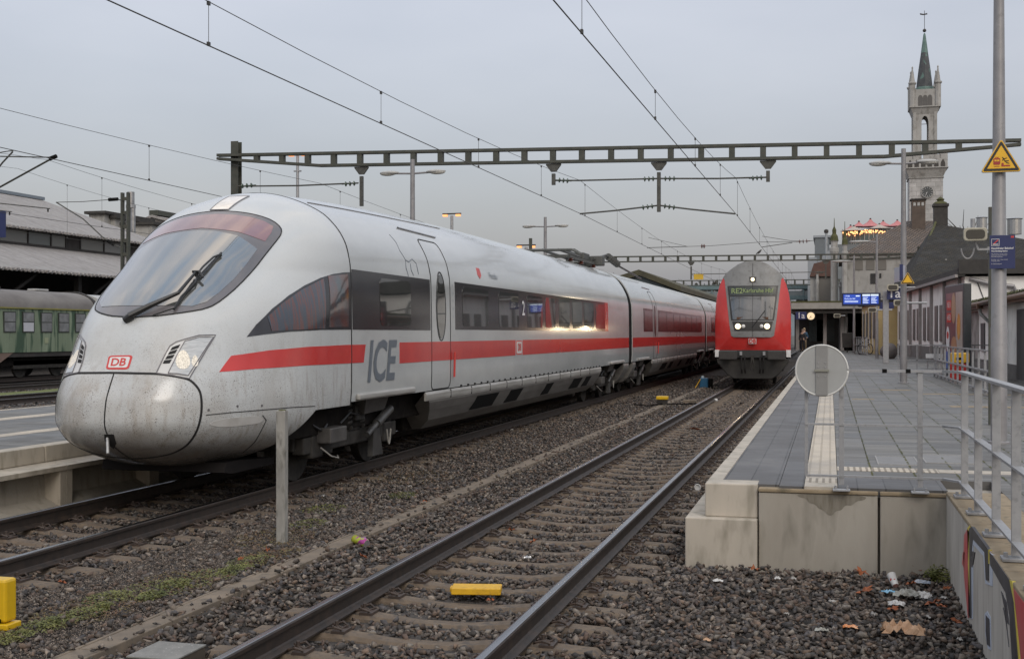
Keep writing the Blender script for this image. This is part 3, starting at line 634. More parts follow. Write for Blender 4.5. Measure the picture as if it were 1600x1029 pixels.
mk('contact_bow', MB().tube([(ICX-.9, 33.3, 4.14), (ICX-.7, 33.3, 4.27), (ICX+.7, 33.3, 4.27), (ICX+.9, 33.3, 4.14)], .035, 8), M_panto, pg)
for y in (33.7, 35.2, 37.1):
    for x in (-.5, .5): mk('insulator', MB().lathe([(.05, 0), (.09, .02), (.05, .04), (.09, .06), (.05, .08), (.06, .10)], (ICX+x, y, 3.97), 12), M_ins, pg)
mk('drive_unit', MB().obox((ICX+.15, 36.6, 4.28), (.5, .9, .22)), M_panto, pg, bevel=.03); mk('valve_box', MB().obox((ICX+.55, 37.5, 4.2), (.4, .45, .3)), M_panto, pg, bevel=.03); mk('valve_box', MB().obox((ICX+.1, 37.9, 4.2), (.4, .3, .34)), M_panto, pg, bevel=.03)
mk('roof_cable', MB().tube([(ICX+.5, 37.2, 4.25), (ICX+.62, 38.6, 4.45), (ICX+.65, 41.0, 4.22), (ICX+.7, 45.5, 4.0)], .035, 8), M_panto, ICE)
for k in range(6): mk('cable_insulator', MB().cyl((ICX+.63+.005*k, 39.0+.30*k, 4.42-.028*k), (ICX+.63+.005*k, 39.06+.30*k, 4.41-.028*k), .12, n=12), M_panto, ICE)
side_line('roof_edge_strip', [(15.4, 3.72), (21, 3.83)], M_gasket, ICE, w=.01, off=.01, step=.3)
# ================================================================ ground and track
SLZ = -.18
M_bed = mat('ballast_bed', (.030, .027, .025), (.075, .066, .060), 60, .95, bump=1.0, bscale=22, bdist=.05, c3=(.10, .085, .075), s3=14, lo3=.5, hi3=.75)
M_conc = mat('sleeper_concrete', (.090, .066, .046), (.145, .110, .078), 5, .85, bump=.3, bscale=60, bdist=.004, c3=(.07, .058, .048), s3=16, lo3=.5, hi3=.7)
M_railside = mat('rail_rust', (.018, .014, .012), (.036, .025, .019), 8, .6, bump=.15, bscale=60, bdist=.002)
M_railtop = mat('rail_polished', (.20, .205, .215), (.28, .285, .30), 5, .22, metal=1.0, stretch=(8, .3, 1))
M_clip = mat('clip_rust', (.035, .026, .022), (.06, .04, .03), 20, .6)
def sheet(name, x0, x1, y0, y1, z, ma, nx=2, ny=2, j=0):
    xs = np.linspace(x0, x1, nx); ys = np.linspace(y0, y1, ny); V = [(x, y, z + (rnd.uniform(-j, j) if j else 0)) for y in ys for x in xs]
    F = [(i*nx+k, i*nx+k+1, (i+1)*nx+k+1, (i+1)*nx+k) for i in range(ny-1) for k in range(nx-1)]; return mk(name, (V, F), ma)
struct(sheet('ground', -700, 700, -60, 1500, -.36, mat('far_ground', (.05, .048, .042), (.08, .075, .065), .5, .95)))
struct(sheet('track_bed', -42, 1.02, -6, 240, -.235, M_bed, 60, 200, .012))
def rail_prof():
    return [(-.0625, -.165), (.0625, -.165), (.0625, -.153), (.02, -.135), (.009, -.125), (.009, -.045), (.034, -.036), (.036, -.012), (.028, -.002), (.018, 0), (-.018, 0), (-.028, -.002), (-.036, -.012), (-.034, -.036), (-.009, -.045), (-.009, -.125), (-.02, -.135), (-.0625, -.153)]
def rail(x, y0, y1, label, group, toprust=False):
    p = rail_prof(); n = len(p); ys = list(np.linspace(y0, y1, 6)); V = [(x+a, y, z) for y in ys for a, z in p]; F = []; mi = []
    for i in range(len(ys)-1):
        for k in range(n):
            F.append((i*n+k, i*n+(k+1) % n, (i+1)*n+(k+1) % n, (i+1)*n+k)); mi.append(1 if k in (8, 9, 10) else 0)
    F += [tuple(range(n)), tuple(range((len(ys)-1)*n, len(ys)*n))[::-1]]; mi += [0, 0]
    o = mk('rail', (V, F), [M_railside, M_railtop], loc=(x, y0, 0)); o.data.polygons.foreach_set('material_index', mi)
    return tag(o, label, 'rail', group)
TR = -2.775; TI = ICX; RG = 'rails of the station tracks'
for xc, nm, y1 in ((TR, 'the track of the red train', 235), (TI, 'the track of the white high speed train', 235)):
    rail(xc-.7535, 2, y1, 'dark polished left hand rail of '+nm, RG); rail(xc+.7535, 2, y1, 'dark polished right hand rail of '+nm, RG)
for xc, nm in ((-17.0, 'behind the left platform'), (-24.3, 'beside the mossy strip on the left'), (-29.9, 'between moss strip and green coach'), (-35.25, 'under the old green coach')):
    for s, w in ((-1, 'far'), (1, 'near')): rail(xc+s*.7535, 8, 150, '%s rail of the rusty siding %s' % (w, nm), RG)
# concrete sleeper with sunken middle and coil clips
def sleeper_mesh():
    m = MB(); xs = [-1.30, -1.24, -.95, -.55, -.2, .2, .55, .95, 1.24, 1.30]; tz = [-.05, -.01, 0, 0, -.035, -.035, 0, 0, -.01, -.05]; wt = [.075, .085, .09, .085, .07, .07, .085, .09, .085, .075]; V = []
    for x, z, w in zip(xs, tz, wt): V += [(x, -w-.05, z-.16), (x, -w-.015, z-.025), (x, -w+.012, z), (x, w-.012, z), (x, w+.015, z-.025), (x, w+.05, z-.16)]
    F = [(i*6+k, i*6+(k+1) % 6, (i+1)*6+(k+1) % 6, (i+1)*6+k) for i in range(9) for k in range(6)]; F += [tuple(range(6)), tuple(range(54, 60))[::-1]]; return m.add(V, F)
def clip_mesh(x, s):
    b = s*.075
    pts = [(x+b, -.045, .02), (x+b+s*.02, -.075, .035), (x+b+s*.07, -.085, .05), (x+b+s*.115, -.06, .03), (x+b+s*.09, -.02, .02), (x+b+s*.03, 0, .055), (x+b+s*.09, .02, .02), (x+b+s*.115, .06, .03), (x+b+s*.07, .085, .05), (x+b+s*.02, .075, .035), (x+b, .045, .02)]
    return MB().tube(pts, .009, 6).cyl((x+b+s*.055, 0, .0), (x+b+s*.055, 0, .075), .014, n=8).obox((x+b+s*.09, 0, .008), (.10, .15, .022))
def sleepers(xc, y0, n, sp, nclip, label, group):
    r0 = lthing('sleeper', label, 'sleeper', (xc, y0, SLZ), group)
    mk('concrete_beam', sleeper_mesh(), M_conc, r0)
    for rx in (-.7535, .7535):
        for s in (-1, 1): mk('rail_clip', clip_mesh(rx, s), M_clip, r0)
    for i in range(1, n):
        loc = (xc+rnd.uniform(-.012, .012), y0+i*sp+rnd.uniform(-.015, .015), SLZ+rnd.uniform(-.006, .004)); r = r0.copy(); COL.objects.link(r); r.location = loc; r.rotation_euler = (0, 0, rnd.uniform(-.008, .008))
        for ch in r0.children:
            if i >= nclip and ch.name.startswith('rail_clip'): continue
            c = ch.copy(); COL.objects.link(c); c.parent = r
sleepers(TR, 4.43, 72, .6, 50, 'brown concrete sleeper between the rails in front of the red train', 'sleepers of the middle track')
sleepers(TI, 6.6, 85, .6, 34, 'brown concrete sleeper under the rails of the white train', 'sleepers of the left track')
# ballast: angular stones, one heap
def stone_protos(k=14):
    out = []
    for i in range(k):
        b = bmesh.new(); nv = rnd.randint(7, 9)
        for _ in range(nv):
            v = Vector((rnd.gauss(0, 1), rnd.gauss(0, 1), rnd.gauss(0, 1))).normalized(); v = Vector((v.x*rnd.uniform(.7, 1.15), v.y*rnd.uniform(.45, .85), v.z*rnd.uniform(.3, .55))); b.verts.new(v)
        r = bmesh.ops.convex_hull(b, input=b.verts); bmesh.ops.delete(b, geom=list({g for g in r['geom_interior'] if isinstance(g, bmesh.types.BMVert)}), context='VERTS')
        bmesh.ops.recalc_face_normals(b, faces=b.faces); b.verts.ensure_lookup_table(); b.verts.index_update(); bmesh.ops.triangulate(b, faces=b.faces)
        out.append((np.array([v.co[:] for v in b.verts]), np.array([[v.index for v in f.verts] for f in b.faces]))); b.free()
    return out
PROT = stone_protos()
def scatter(name, pts, size, zfn, pal, ma, seed=3, tilt=.38):
    rs = np.random.RandomState(seed); n = len(pts); which = rs.randint(0, len(PROT), n); Vs = []; Fs = []; Cs = []; off = 0
    sc_ = size(n, rs); yaw = rs.rand(n)*6.283; tx = rs.randn(n)*tilt; ty = rs.randn(n)*tilt; pal = np.array(pal); col = pal[rs.randint(0, len(pal), n)]*(rs.rand(n)*.7+.68)[:, None]; z = zfn(pts, rs)
    for k in range(len(PROT)):
        idx = np.nonzero(which == k)[0]
        if not len(idx): continue
        v, f = PROT[k]; cy, sy = np.cos(yaw[idx]), np.sin(yaw[idx]); cx, sx = np.cos(tx[idx]), np.sin(tx[idx]); ca, sa = np.cos(ty[idx]), np.sin(ty[idx])
        p = v[None]*sc_[idx][:, None, None]; X, Y, Z = p[..., 0], p[..., 1], p[..., 2]
        Y, Z = Y*cx[:, None]-Z*sx[:, None], Y*sx[:, None]+Z*cx[:, None]; X, Z = X*ca[:, None]+Z*sa[:, None], -X*sa[:, None]+Z*ca[:, None]; X, Y = X*cy[:, None]-Y*sy[:, None], X*sy[:, None]+Y*cy[:, None]
        P = np.stack([X+pts[idx, 0][:, None], Y+pts[idx, 1][:, None], Z+z[idx][:, None]], -1).reshape(-1, 3)
        Fk = (f[None]+(np.arange(len(idx))*len(v))[:, None, None]).reshape(-1, 3)+off; off += len(P); Vs.append(P); Fs.append(Fk); Cs.append(np.repeat(col[idx], len(f), 0))
    V = np.concatenate(Vs); F = np.concatenate(Fs); Cc = np.concatenate(Cs); me = bpy.data.meshes.new(name); me.vertices.add(len(V)); me.vertices.foreach_set('co', V.astype('f').ravel())
    me.loops.add(len(F)*3); me.loops.foreach_set('vertex_index', F.astype('i').ravel()); me.polygons.add(len(F)); me.polygons.foreach_set('loop_start', np.arange(0, len(F)*3, 3, dtype='i')); me.polygons.foreach_set('loop_total', np.full(len(F), 3, dtype='i'))
    me.update(calc_edges=True); a = me.color_attributes.new('tone', 'FLOAT_COLOR', 'CORNER'); a.data.foreach_set('color', np.concatenate([np.repeat(Cc, 3, 0), np.ones((len(F)*3, 1))], 1).astype('f').ravel())
    me.materials.append(ma); o = bpy.data.objects.new(name, me); COL.objects.link(o); o['kind'] = 'stuff'; return o
M_stone = mat('ballast_stone', (.7, .7, .7), (1.25, 1.2, 1.12), 45, .8, bump=.15, bscale=90, bdist=.002, attr='tone', spec=.35)
PAL = [(.17, .145, .125), (.125, .092, .072), (.09, .076, .068), (.075, .058, .050), (.055, .052, .052), (.075, .066, .062), (.10, .085, .075), (.065, .062, .066), (.12, .105, .095), (.085, .062, .052), (.045, .042, .040), (.16, .145, .13)]
def region(n, x0, x1, y0, y1, rs): return np.stack([x0+(x1-x0)*rs.rand(n), y0+(y1-y0)*rs.rand(n)], 1)
rs = np.random.RandomState(5); parts_ = []; DX = -4.69
def keep(p):
    x, y = p[:, 0], p[:, 1]; k = np.ones(len(p), bool)
    for xc, y00 in ((TR, 4.43), (TI, 6.6)):
        on = (np.abs(x-xc) < 1.32) & (np.abs(((y-y00+.3) % .6)-.3) < .122); k &= ~(on & (rs.rand(len(p)) < .985)); k &= ~(np.abs(np.abs(x-xc)-.7535) < .075)
    k &= ~((x > DX-.085) & (x < DX+.085) & (rs.rand(len(p)) < .985) & (y > 3)); k &= ~((x > -1.33) & (y > 11.15) & (x < 1.05)); k &= x < 1.0; return k
def vis(p, m=.6):      # stones that the place can show from near the photo's viewpoint
    xc = p[:, 0]*CT+p[:, 1]*ST; zc = p[:, 1]*CT-p[:, 0]*ST; return (zc > 4) & (xc > -.48*zc-m) & (xc < .48*zc+m)
for (n, a) in ((66000, (-9.0, 1.0, 5.8, 16)), (40000, (-9.0, -1.2, 16, 30)), (34000, (-9.0, -1.2, 30, 62))):
    p = region(n, *a, rs); p = p[keep(p) & vis(p)]; parts_.append(p)
pts = np.concatenate(parts_)
def zst(p, r):
    x, y = p[:, 0], p[:, 1]; z = np.full(len(p), -.20)
    for xc in (TR, TI): z = np.where(np.abs(x-xc) < .70, -.225, z)
    z = np.where(x > -1.2, -.185, z); z = np.where((x < -4.9) & (x > -6.2), -.20, z); z = np.where(np.abs(x-DX) < .35, -.175, z); z = np.where(np.abs(x-DX) < .1, -.12, z)+r.randn(len(p))*.013
    return z
gr = (pts[:, 0] < -4.95) & (pts[:, 0] > -6.3) & (pts[:, 1] < 12) & (rs.rand(len(pts)) < .72)
pts = pts[~gr]
scatter('ballast', pts, lambda n, r: (.024+.034*r.rand(n)**1.7)*np.where(pts[:, 1] > 28, 1.3, 1.05), zst, PAL, M_stone)
p = region(42000, -6.3, -4.95, 5.8, 14, rs); p = p[vis(p)]
scatter('fine_gravel', p, lambda n, r: .006+.008*r.rand(n), lambda p, r: -.208+.016*r.rand(len(p)), [(.16, .13, .11), (.10, .085, .075), (.22, .19, .165), (.07, .06, .055)], M_stone, 8)
p = region(9000, -31, -22.3, 24, 60, rs); scatter('siding_ballast', p, lambda n, r: .04+.04*r.rand(n), lambda p, r: -.21+.02*r.randn(len(p)), PAL, M_stone, 9)
# low cable duct with loose lids between the tracks
M_duct = mat('duct_concrete', (.19, .15, .11), (.12, .098, .075), 4, .85, bump=.3, bscale=70, bdist=.003, c3=(.075, .065, .05), s3=9, lo3=.55, hi3=.75)
duct = thing('cable_duct', 'long low concrete cable duct with lids running between the two main tracks', 'cable duct', (DX, 5, -.2))
mk('trough', MB().box(DX-.112, DX-.084, 3, 110, -.30, -.131).box(DX+.084, DX+.116, 3, 110, -.30, -.128), M_duct, duct, bevel=.006)
y = 3.0; i = 0
while y < 60 and i < 100:
    L = 1.0 if y < 30 else 2.0; mk('duct_lid', MB().obox((DX+rnd.uniform(-.004, .004), y+L/2, -.150), (.162, L-.012, .03), rz=rnd.uniform(-.003, .003), rx=rnd.uniform(-.002, .002)), M_duct, duct, bevel=.004); y += L; i += 1
mk('duct_lid', MB().box(DX-.082, DX+.082, 60.02, 110, -.165, -.135), M_duct, duct)
# ---- plants and moss
M_leafg = mat('weed_green', (.065, .08, .018), (.15, .15, .035), 6, .6); M_moss = mat('moss_green', (.05, .055, .02), (.085, .082, .03), 4, .9); M_weedr = mat('weed_reddish', (.13, .06, .03), (.10, .10, .03), 6, .7)
def weeds(name, centres, n, r, h, ma, sz=.011, z0=-.20, loc=None):
    m = MB()
    for _ in range(n):
        cx, cy, rad = centres[rnd.randrange(len(centres))]; a = rnd.random()*6.283; q = rad*math.sqrt(rnd.random()); x, y = cx+q*math.cos(a), cy+q*math.sin(a)*1.6; hh = h*rnd.random()*(1.1-q/rad*.7); s = sz*rnd.uniform(.6, 1.4); yaw = rnd.random()*6.283; t = rnd.uniform(-.8, .8)
        u = Vector((math.cos(yaw), math.sin(yaw), t*.6))*s; w = Vector((-math.sin(yaw), math.cos(yaw), rnd.uniform(-.7, .7)))*s*.7; p = Vector((x, y, z0+hh+.01)); m.add([p-u, p-w*.6, p+u*1.1, p+w*.6], [(0, 1, 2, 3)])
    return mk(name, m, ma, fix=False, loc=loc)
w1 = weeds('ground_weeds', [(-5.4, 9.0, .28), (-5.25, 9.5, .25), (-5.6, 8.6, .16), (-5.45, 8.05, .14), (-5.5, 7.7, .18), (-5.2, 10.3, .2), (-5.6, 12.5, .2), (-5.9, 13.6, .25), (-5.4, 15, .2), (-5.5, 7.3, .12), (-5.35, 9.2, .12), (-5.3, 8.75, .10), (-5.5, 7.75, .09), (-5.15, 9.9, .14), (-5.45, 8.3, .07)], 9500, 1, .055, M_leafg); w1['kind'] = 'stuff'
w2 = weeds('creeping_sedum', [(-5.35, 9.3, .4), (-5.5, 8.2, .35), (-5.1, 10.6, .3), (-5.7, 7.2, .25), (-5.6, 11.6, .4), (-5.9, 17, .6)], 6500, 1, .035, M_weedr); w2['kind'] = 'stuff'
def bank():
    xs, ys = np.linspace(-28.7, -26.0, 14), np.linspace(15, 90, 160); V = [(x, y, -.225+.10*math.sin(math.pi*(x+28.7)/2.7)+.02*rnd.random()) for y in ys for x in xs]; n = 14
    return (V, [(i*n+k, i*n+k+1, (i+1)*n+k+1, (i+1)*n+k) for i in range(159) for k in range(13)])
struct(mk('moss_strip', bank(), mat('moss_strip_green', (.13, .15, .035), (.07, .085, .03), 1.5, .95, bump=.8, bscale=14, bdist=.04), smooth=True))
bush = [mk('small_bush', MB(), M_leafg)]; bpy.data.objects.remove(bush[0])
tag(weeds('green_weed', [(.93, 11.0, .10), (.86, 11.02, .08)], 750, 1, .13, M_leafg, .016, -.19, loc=(.9, 11, -.19)), 'small bright green weed growing in the corner of the concrete walls', 'weed')
M_gut0 = mat('frame_steel_pale', (.32, .31, .29), (.22, .21, .2), 20, .5)
# ================================================================ right platform
PZ = .55; PX0, PY0 = -1.118, 11.22
M_edge = mat('platform_edge_concrete', (.44, .395, .33), (.34, .31, .26), 1.5, .75, bump=.15, bscale=80, bdist=.003, c3=(.20, .18, .135), s3=6, lo3=.50, hi3=.9, stretch=(1.4, 1.4, .45))
M_wallc = mat('wall_concrete', (.28, .255, .215), (.35, .325, .28), 1.6, .8, bump=.25, bscale=60, bdist=.004, c3=(.17, .155, .125), s3=6.5, lo3=.50, hi3=.85, stretch=(1.2, 1.2, .35))
M_wallt = mat('coping_sandy', (.21, .16, .10), (.28, .225, .15), 4, .85, bump=.3, bscale=60, bdist=.004, c3=(.12, .10, .065), s3=12, lo3=.55, hi3=.75)
def brick_mat(name, c1, c2, cm, sx, sy, mortar=.01, rough=.5, bumps=.3, off=.5, plane='xy', rotz=0):
    m = bpy.data.materials.new(name); m.use_nodes = True; t = m.node_tree; b = t.nodes['Principled BSDF']; L = t.links; tx = t.nodes.new('ShaderNodeTexCoord'); mp_ = t.nodes.new('ShaderNodeMapping')
    if plane == 'yx': mp_.inputs['Rotation'].default_value = (0, 0, math.pi/2)
    if plane == 'yz': mp_.inputs['Rotation'].default_value = (math.pi/2, 0, math.pi/2); mp_.vector_type = 'TEXTURE'
    if plane == 'xz': mp_.inputs['Rotation'].default_value = (math.pi/2, 0, 0); mp_.vector_type = 'TEXTURE'
    L.new(tx.outputs['Object'], mp_.inputs[0]); br = t.nodes.new('ShaderNodeTexBrick'); br.offset = off; br.inputs['Scale'].default_value = 1; br.inputs['Brick Width'].default_value = sx; br.inputs['Row Height'].default_value = sy
    br.inputs['Mortar Size'].default_value = mortar; br.inputs['Mortar Smooth'].default_value = .1; br.inputs['Bias'].default_value = 0; br.inputs['Color1'].default_value = lin(c1); br.inputs['Color2'].default_value = lin(c2); br.inputs['Mortar'].default_value = lin(cm); L.new(mp_.outputs[0], br.inputs['Vector'])
    n = t.nodes.new('ShaderNodeTexNoise'); n.inputs['Scale'].default_value = 1.1; n.inputs['Detail'].default_value = 8; L.new(tx.outputs['Object'], n.inputs['Vector']); r = t.nodes.new('ShaderNodeMapRange'); r.inputs[1].default_value = .3; r.inputs[2].default_value = .7; r.inputs[3].default_value = .72; r.inputs[4].default_value = 1.25; L.new(n.outputs[0], r.inputs[0])
    mx = t.nodes.new('ShaderNodeMix'); mx.data_type = 'RGBA'; mx.blend_type = 'MULTIPLY'; mx.inputs[0].default_value = 1; L.new(br.outputs[0], mx.inputs[6]); L.new(r.outputs[0], mx.inputs[7]); L.new(mx.outputs[2], b.inputs['Base Color'])
    r2 = t.nodes.new('ShaderNodeMapRange'); r2.inputs[1].default_value = .35; r2.inputs[2].default_value = .65; r2.inputs[3].default_value = rough-.16; r2.inputs[4].default_value = rough+.15; L.new(n.outputs[0], r2.inputs[0]); L.new(r2.outputs[0], b.inputs['Roughness'])
    bp = t.nodes.new('ShaderNodeBump'); bp.inputs['Strength'].default_value = bumps; bp.inputs['Distance'].default_value = .006; bp.invert = True; L.new(br.outputs[1], bp.inputs['Height']); L.new(bp.outputs[0], b.inputs['Normal']); return m
M_slabL = brick_mat('large_dark_slabs', (.066, .064, .064), (.086, .084, .083), (.025, .025, .025), .24, .9, .006, .55, .3, 0)
M_slab = brick_mat('grey_paving', (.080, .077, .072), (.152, .147, .139), (.032, .036, .02), .40, .20, .008, .55, .5, 0)
M_tact = brick_mat('tactile_paving', (.42, .37, .30), (.47, .415, .335), (.33, .285, .22), .10, .14, .010, .6, .9, 0); M_tact2 = brick_mat('tactile_ribs', (.42, .37, .30), (.46, .41, .33), (.20, .17, .13), .06, .3, .012, .6, 1.0, 0)
XR = 1.05
def platform_top(name, x0, x1, y0, y1, z, ma, t=.08, st=True):
    o = mk(name, MB().box(x0, x1, y0, y1, z-t, z), ma)
    return struct(o) if st else o
struct(mk('platform', MB().prism([(XR+.02, 2.0), (5.7, 2.0), (5.7, 112), (-1.0, 112), (-1.0, PY0+.45), (XR+.02, PY0+.1)], 'z', -.3, .47), M_wallc))
struct(mk('platform_paving', MB().prism([(.40, 12.1), (1.45, 12.1), (1.45, 2.0), (5.75, 2.0), (5.75, 114), (.40, 114)], 'z', .471, PZ), M_slab))
platform_top('dark_paving', -.975, -.452, 11.38, 112, PZ, M_slabL); platform_top('dark_paving_strip', -.447, -.232, 11.30, 112, PZ, M_slabL); platform_top('dark_paving_end', .07, 1.0, 11.30, 12.09, PZ, M_slabL)
platform_top('tactile_strip', -.226, .064, 11.98, 112, PZ+.002, M_tact); platform_top('tactile_end', -.226, .064, 11.30, 11.62, PZ+.002, M_edge); platform_top('tactile_ribbed', -.226, .064, 11.625, 11.975, PZ+.003, M_tact2)
platform_top('paving_gap_strip', .070, .396, 12.1, 112, PZ-.001, M_slab); platform_top('tactile_branch', .405, 1.05, 12.72, 13.05, PZ+.005, M_tact2, .02); platform_top('tactile_branch_start', .068, .398, 12.72, 13.05, PZ+.005, M_tact2, .02); platform_top('light_slab_row', 1.055, 5.6, 12.74, 13.02, PZ+.004, M_edge, .02)
pe = thing('platform_edge', 'pale stepped concrete edge of the right platform beside the middle track', 'platform edge', (PX0, PY0, 0))
y = PY0
kk = 0
while y < 112:
    L = 2.4 if y < 60 else 13
    mk('edge_block', MB().prism([(-1.0, -.3), (-1.29, -.3), (-1.29, .235), (-1.27, .25), (PX0-.005, .265), (PX0, .27), (PX0, .535), (PX0+.012, PZ+.003), (-.98, PZ+.003), (-.98, -.3)][1:], 'y', y+.004, y+L-.004) if kk else
       MB().box(-1.29, -.64, y, y+.42, -.3, .245).box(PX0, -.64, y+.10, y+.42, .245, PZ+.003).prism([(-1.29, -.3), (-1.29, .245), (PX0, .255), (PX0, PZ+.003), (-.98, PZ+.003), (-.98, -.3)], 'y', y+.42, y+L-.004), M_edge, pe, bevel=.012); y += L; kk += 1
for i, (a, b, lb) in enumerate(((-.63, .41, 'wide panel with a dark damp stain under its coping'), (.43, 1.0, 'narrow plain panel next to the corner'))):
    w = thing('end_wall_panel', 'concrete end wall of the right platform, '+lb, 'wall', (a, PY0, -.2), 'end wall panels')
    mk('panel', MB().box(a, b, PY0+.06, PY0+.3, -.35, .490), M_wallc, w, bevel=.012); mk('coping', MB().box(a-.002, b+.002, PY0+.045, PY0+.31, .492, .528), M_wallt, w, bevel=.01)
    if i == 0: mk('damp_stain', MB().prism([tuple(p) for p in smooth_poly([(a+.33, .488), (a+.95, .488), (a+.93, .45), (a+.86, .44), (a+.82, .395), (a+.76, .40), (a+.73, .35), (a+.68, .345), (a+.65, .30), (a+.61, .305), (a+.58, .345), (a+.53, .36), (a+.50, .40), (a+.45, .405), (a+.42, .45), (a+.36, .455)], 2)], 'y', PY0+.0575, PY0+.06), mat('damp_concrete', (.135, .12, .09), (.215, .195, .16), 14, .7, stretch=(2, 1, .3)), w)
M_g = {'k': mat('graffiti_black', (.03, .03, .035), (.06, .06, .07), 6, .5), 'b': mat('graffiti_blue_edge', (.42, .47, .56), rough=.5), 'y': mat('graffiti_yellow', (.62, .50, .05), (.5, .42, .08), 5, .5), 'r': mat('graffiti_red', (.48, .05, .06), (.40, .10, .10), 4, .5)}
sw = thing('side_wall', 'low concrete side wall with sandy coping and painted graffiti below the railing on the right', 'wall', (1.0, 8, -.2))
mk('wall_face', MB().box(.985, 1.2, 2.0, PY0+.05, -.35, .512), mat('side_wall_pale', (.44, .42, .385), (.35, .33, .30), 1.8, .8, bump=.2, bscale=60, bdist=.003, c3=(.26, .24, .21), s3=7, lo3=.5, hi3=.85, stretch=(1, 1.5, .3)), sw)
y = 2.2
while y < 11.2:
    L = min(1.35, 11.26-y); mk('coping_stone', MB().box(.983, 1.46, y+.003, y+L-.003, .514, .548), M_wallt, sw, bevel=.008); y += 1.35
def graf(name, pts, c): mk(name, MB().prism([at(px, py, X=.984)[1:3] for px, py in pts], 'x', .9815-.0008*(hash(c) % 3 if False else {'b': 0, 'k': 2, 'y': 1, 'r': 1}[c]), 1.0), M_g[c], sw)
graf('graffiti_paint', [(1507, 835), (1512, 826), (1515, 830), (1513, 880), (1517, 960), (1513, 965), (1507, 900), (1506, 870)], 'r'); graf('graffiti_paint', [(1505, 862), (1508, 862), (1507, 888), (1504, 880)], 'r')
graf('graffiti_paint', [(1512, 824), (1516, 820), (1517, 835), (1517, 962), (1514, 962), (1513, 880)], 'y')
graf('graffiti_paint', [(1515, 825), (1519, 822), (1545, 858), (1545, 906), (1541, 905), (1539, 862), (1521, 842), (1518, 870), (1519, 965), (1516, 965)], 'k'); graf('graffiti_paint', [(1518, 840), (1523, 843), (1540, 866), (1541, 906), (1547, 912), (1547, 862), (1551, 866), (1551, 915), (1540, 911), (1537, 868), (1521, 850), (1520, 966), (1517, 966)], 'b')
graf('graffiti_paint', [(1542, 858), (1546, 858), (1546, 880), (1543, 880)], 'y')
graf('graffiti_paint', [(1547, 862), (1552, 868), (1578, 905), (1585, 940), (1592, 1029), (1582, 1029), (1578, 960), (1572, 925), (1548, 882)], 'k'); graf('graffiti_paint', [(1577, 905), (1582, 907), (1588, 950), (1594, 1029), (1589, 1029), (1583, 950)], 'y'); graf('graffiti_paint', [(1584, 918), (1600, 940), (1640, 990), (1640, 1060), (1597, 1040), (1592, 990)], 'r')
graf('graffiti_paint', [(1539, 958), (1543, 954), (1548, 964), (1549, 1015), (1544, 1012), (1540, 990)], 'b'); graf('graffiti_paint', [(1541, 960), (1547, 967), (1548, 1010), (1543, 1006), (1541, 985)], 'k')
graf('graffiti_paint', [(1565, 923), (1573, 940), (1577, 975), (1574, 972), (1570, 948)], 'k'); graf('graffiti_paint', [(1519, 860), (1524, 862), (1520, 886), (1518, 884)], 'k'); graf('graffiti_paint', [(1568, 948), (1572, 962), (1577, 1010), (1573, 975)], 'k')
for (x0, x1, y0, y1) in ((.50, .90, 13.4, 14.3), (1.0, 1.55, 13.7, 14.6)):
    t = thing('access_cover', 'steel framed access cover in the paving, %s of the two' % ('left' if x0 < .9 else 'right'), 'access cover', (x0, y0, PZ), 'access covers'); mk('cover_plate', MB().box(x0, x1, y0, y1, PZ-.02, PZ+.003), mat('cover_slab', (.15, .148, .146), (.19, .188, .186), 6, .6), t)
    for a, b, c, d in ((x0-.012, x0, y0-.012, y1+.012), (x1, x1+.012, y0-.012, y1+.012), (x0, x1, y0-.012, y0), (x0, x1, y1, y1+.012)): mk('steel_frame', MB().box(a, b, c, d, PZ-.01, PZ+.006), M_gut0, t)
for (x0, x1, y0, y1) in ((2.2, 4.4, 24.2, 24.6), (1.2, 1.9, 31, 31.4), (2.0, 4.3, 29.2, 29.5), (.45, .9, 26.5, 26.8), (.1, .39, 33.5, 34)): struct(mk('paving_patch', MB().box(x0, x1, y0, y1, PZ-.01, PZ+.004), M_wallt))
m = MB()
for k in range(9):
    xx = .40+.40*k
    for i in range(260):
        y = 12.2+rnd.random()**1.6*28
        if rnd.random() < .55: s_ = rnd.uniform(.004, .013); m.add([(xx-s_, y-s_*2.5, PZ+.002), (xx+s_, y-s_*1.5, PZ+.003), (xx+s_*.8, y+s_*3, PZ+.008), (xx-s_, y+s_*2, PZ+.004)], [(0, 1, 2, 3)])
jm = mk('joint_moss', m, M_moss, fix=False); jm['kind'] = 'stuff'
# ---- railing on the wall and across the platform end
M_galv = mat('galvanised_steel', (.27, .275, .285), (.33, .335, .345), 9, .45, metal=.3, c3=(.20, .205, .21), s3=25, lo3=.55, hi3=.8)
RY = 11.22
ra = thing('front_railing', 'grey galvanised railing across the near end of the right platform and along the wall', 'railing', (1.08, 10.9, PZ))
zt, zm, zb = 1.60, 1.12, .66
for yy in (10.86, 9.89, 8.85, 7.93, 7.0): 
    p_ = mk('post', MB().box(1.067, 1.123, yy-.012, yy+.012, .58, zt-.012), M_galv, ra, bevel=.002); mk('foot_plate', MB().box(1.01, 1.20, yy-.07, yy+.07, .552, .572), M_galv, p_, bevel=.003)
    for bx in (1.035, 1.175): mk('bolt', MB().cyl((bx, yy, .57), (bx, yy, .60), .013, n=8), M_galv, p_)
for z, w, h in ((zt, .07, .022), (zm, .06, .018), (zb, .06, .018)):
    mk('side_rail', MB().bar((1.095, 6.2, z), (1.095, RY-.18, z), w, h), M_galv, ra, bevel=.002)
    mk('end_rail', MB().bar((1.095, RY-.18, z), (.96, RY+.02, z), w*.6, h).bar((.96, RY+.02, z), (-.215 if z < 1.5 else -.205, RY+.02, z), w*.5, h), M_galv, ra)
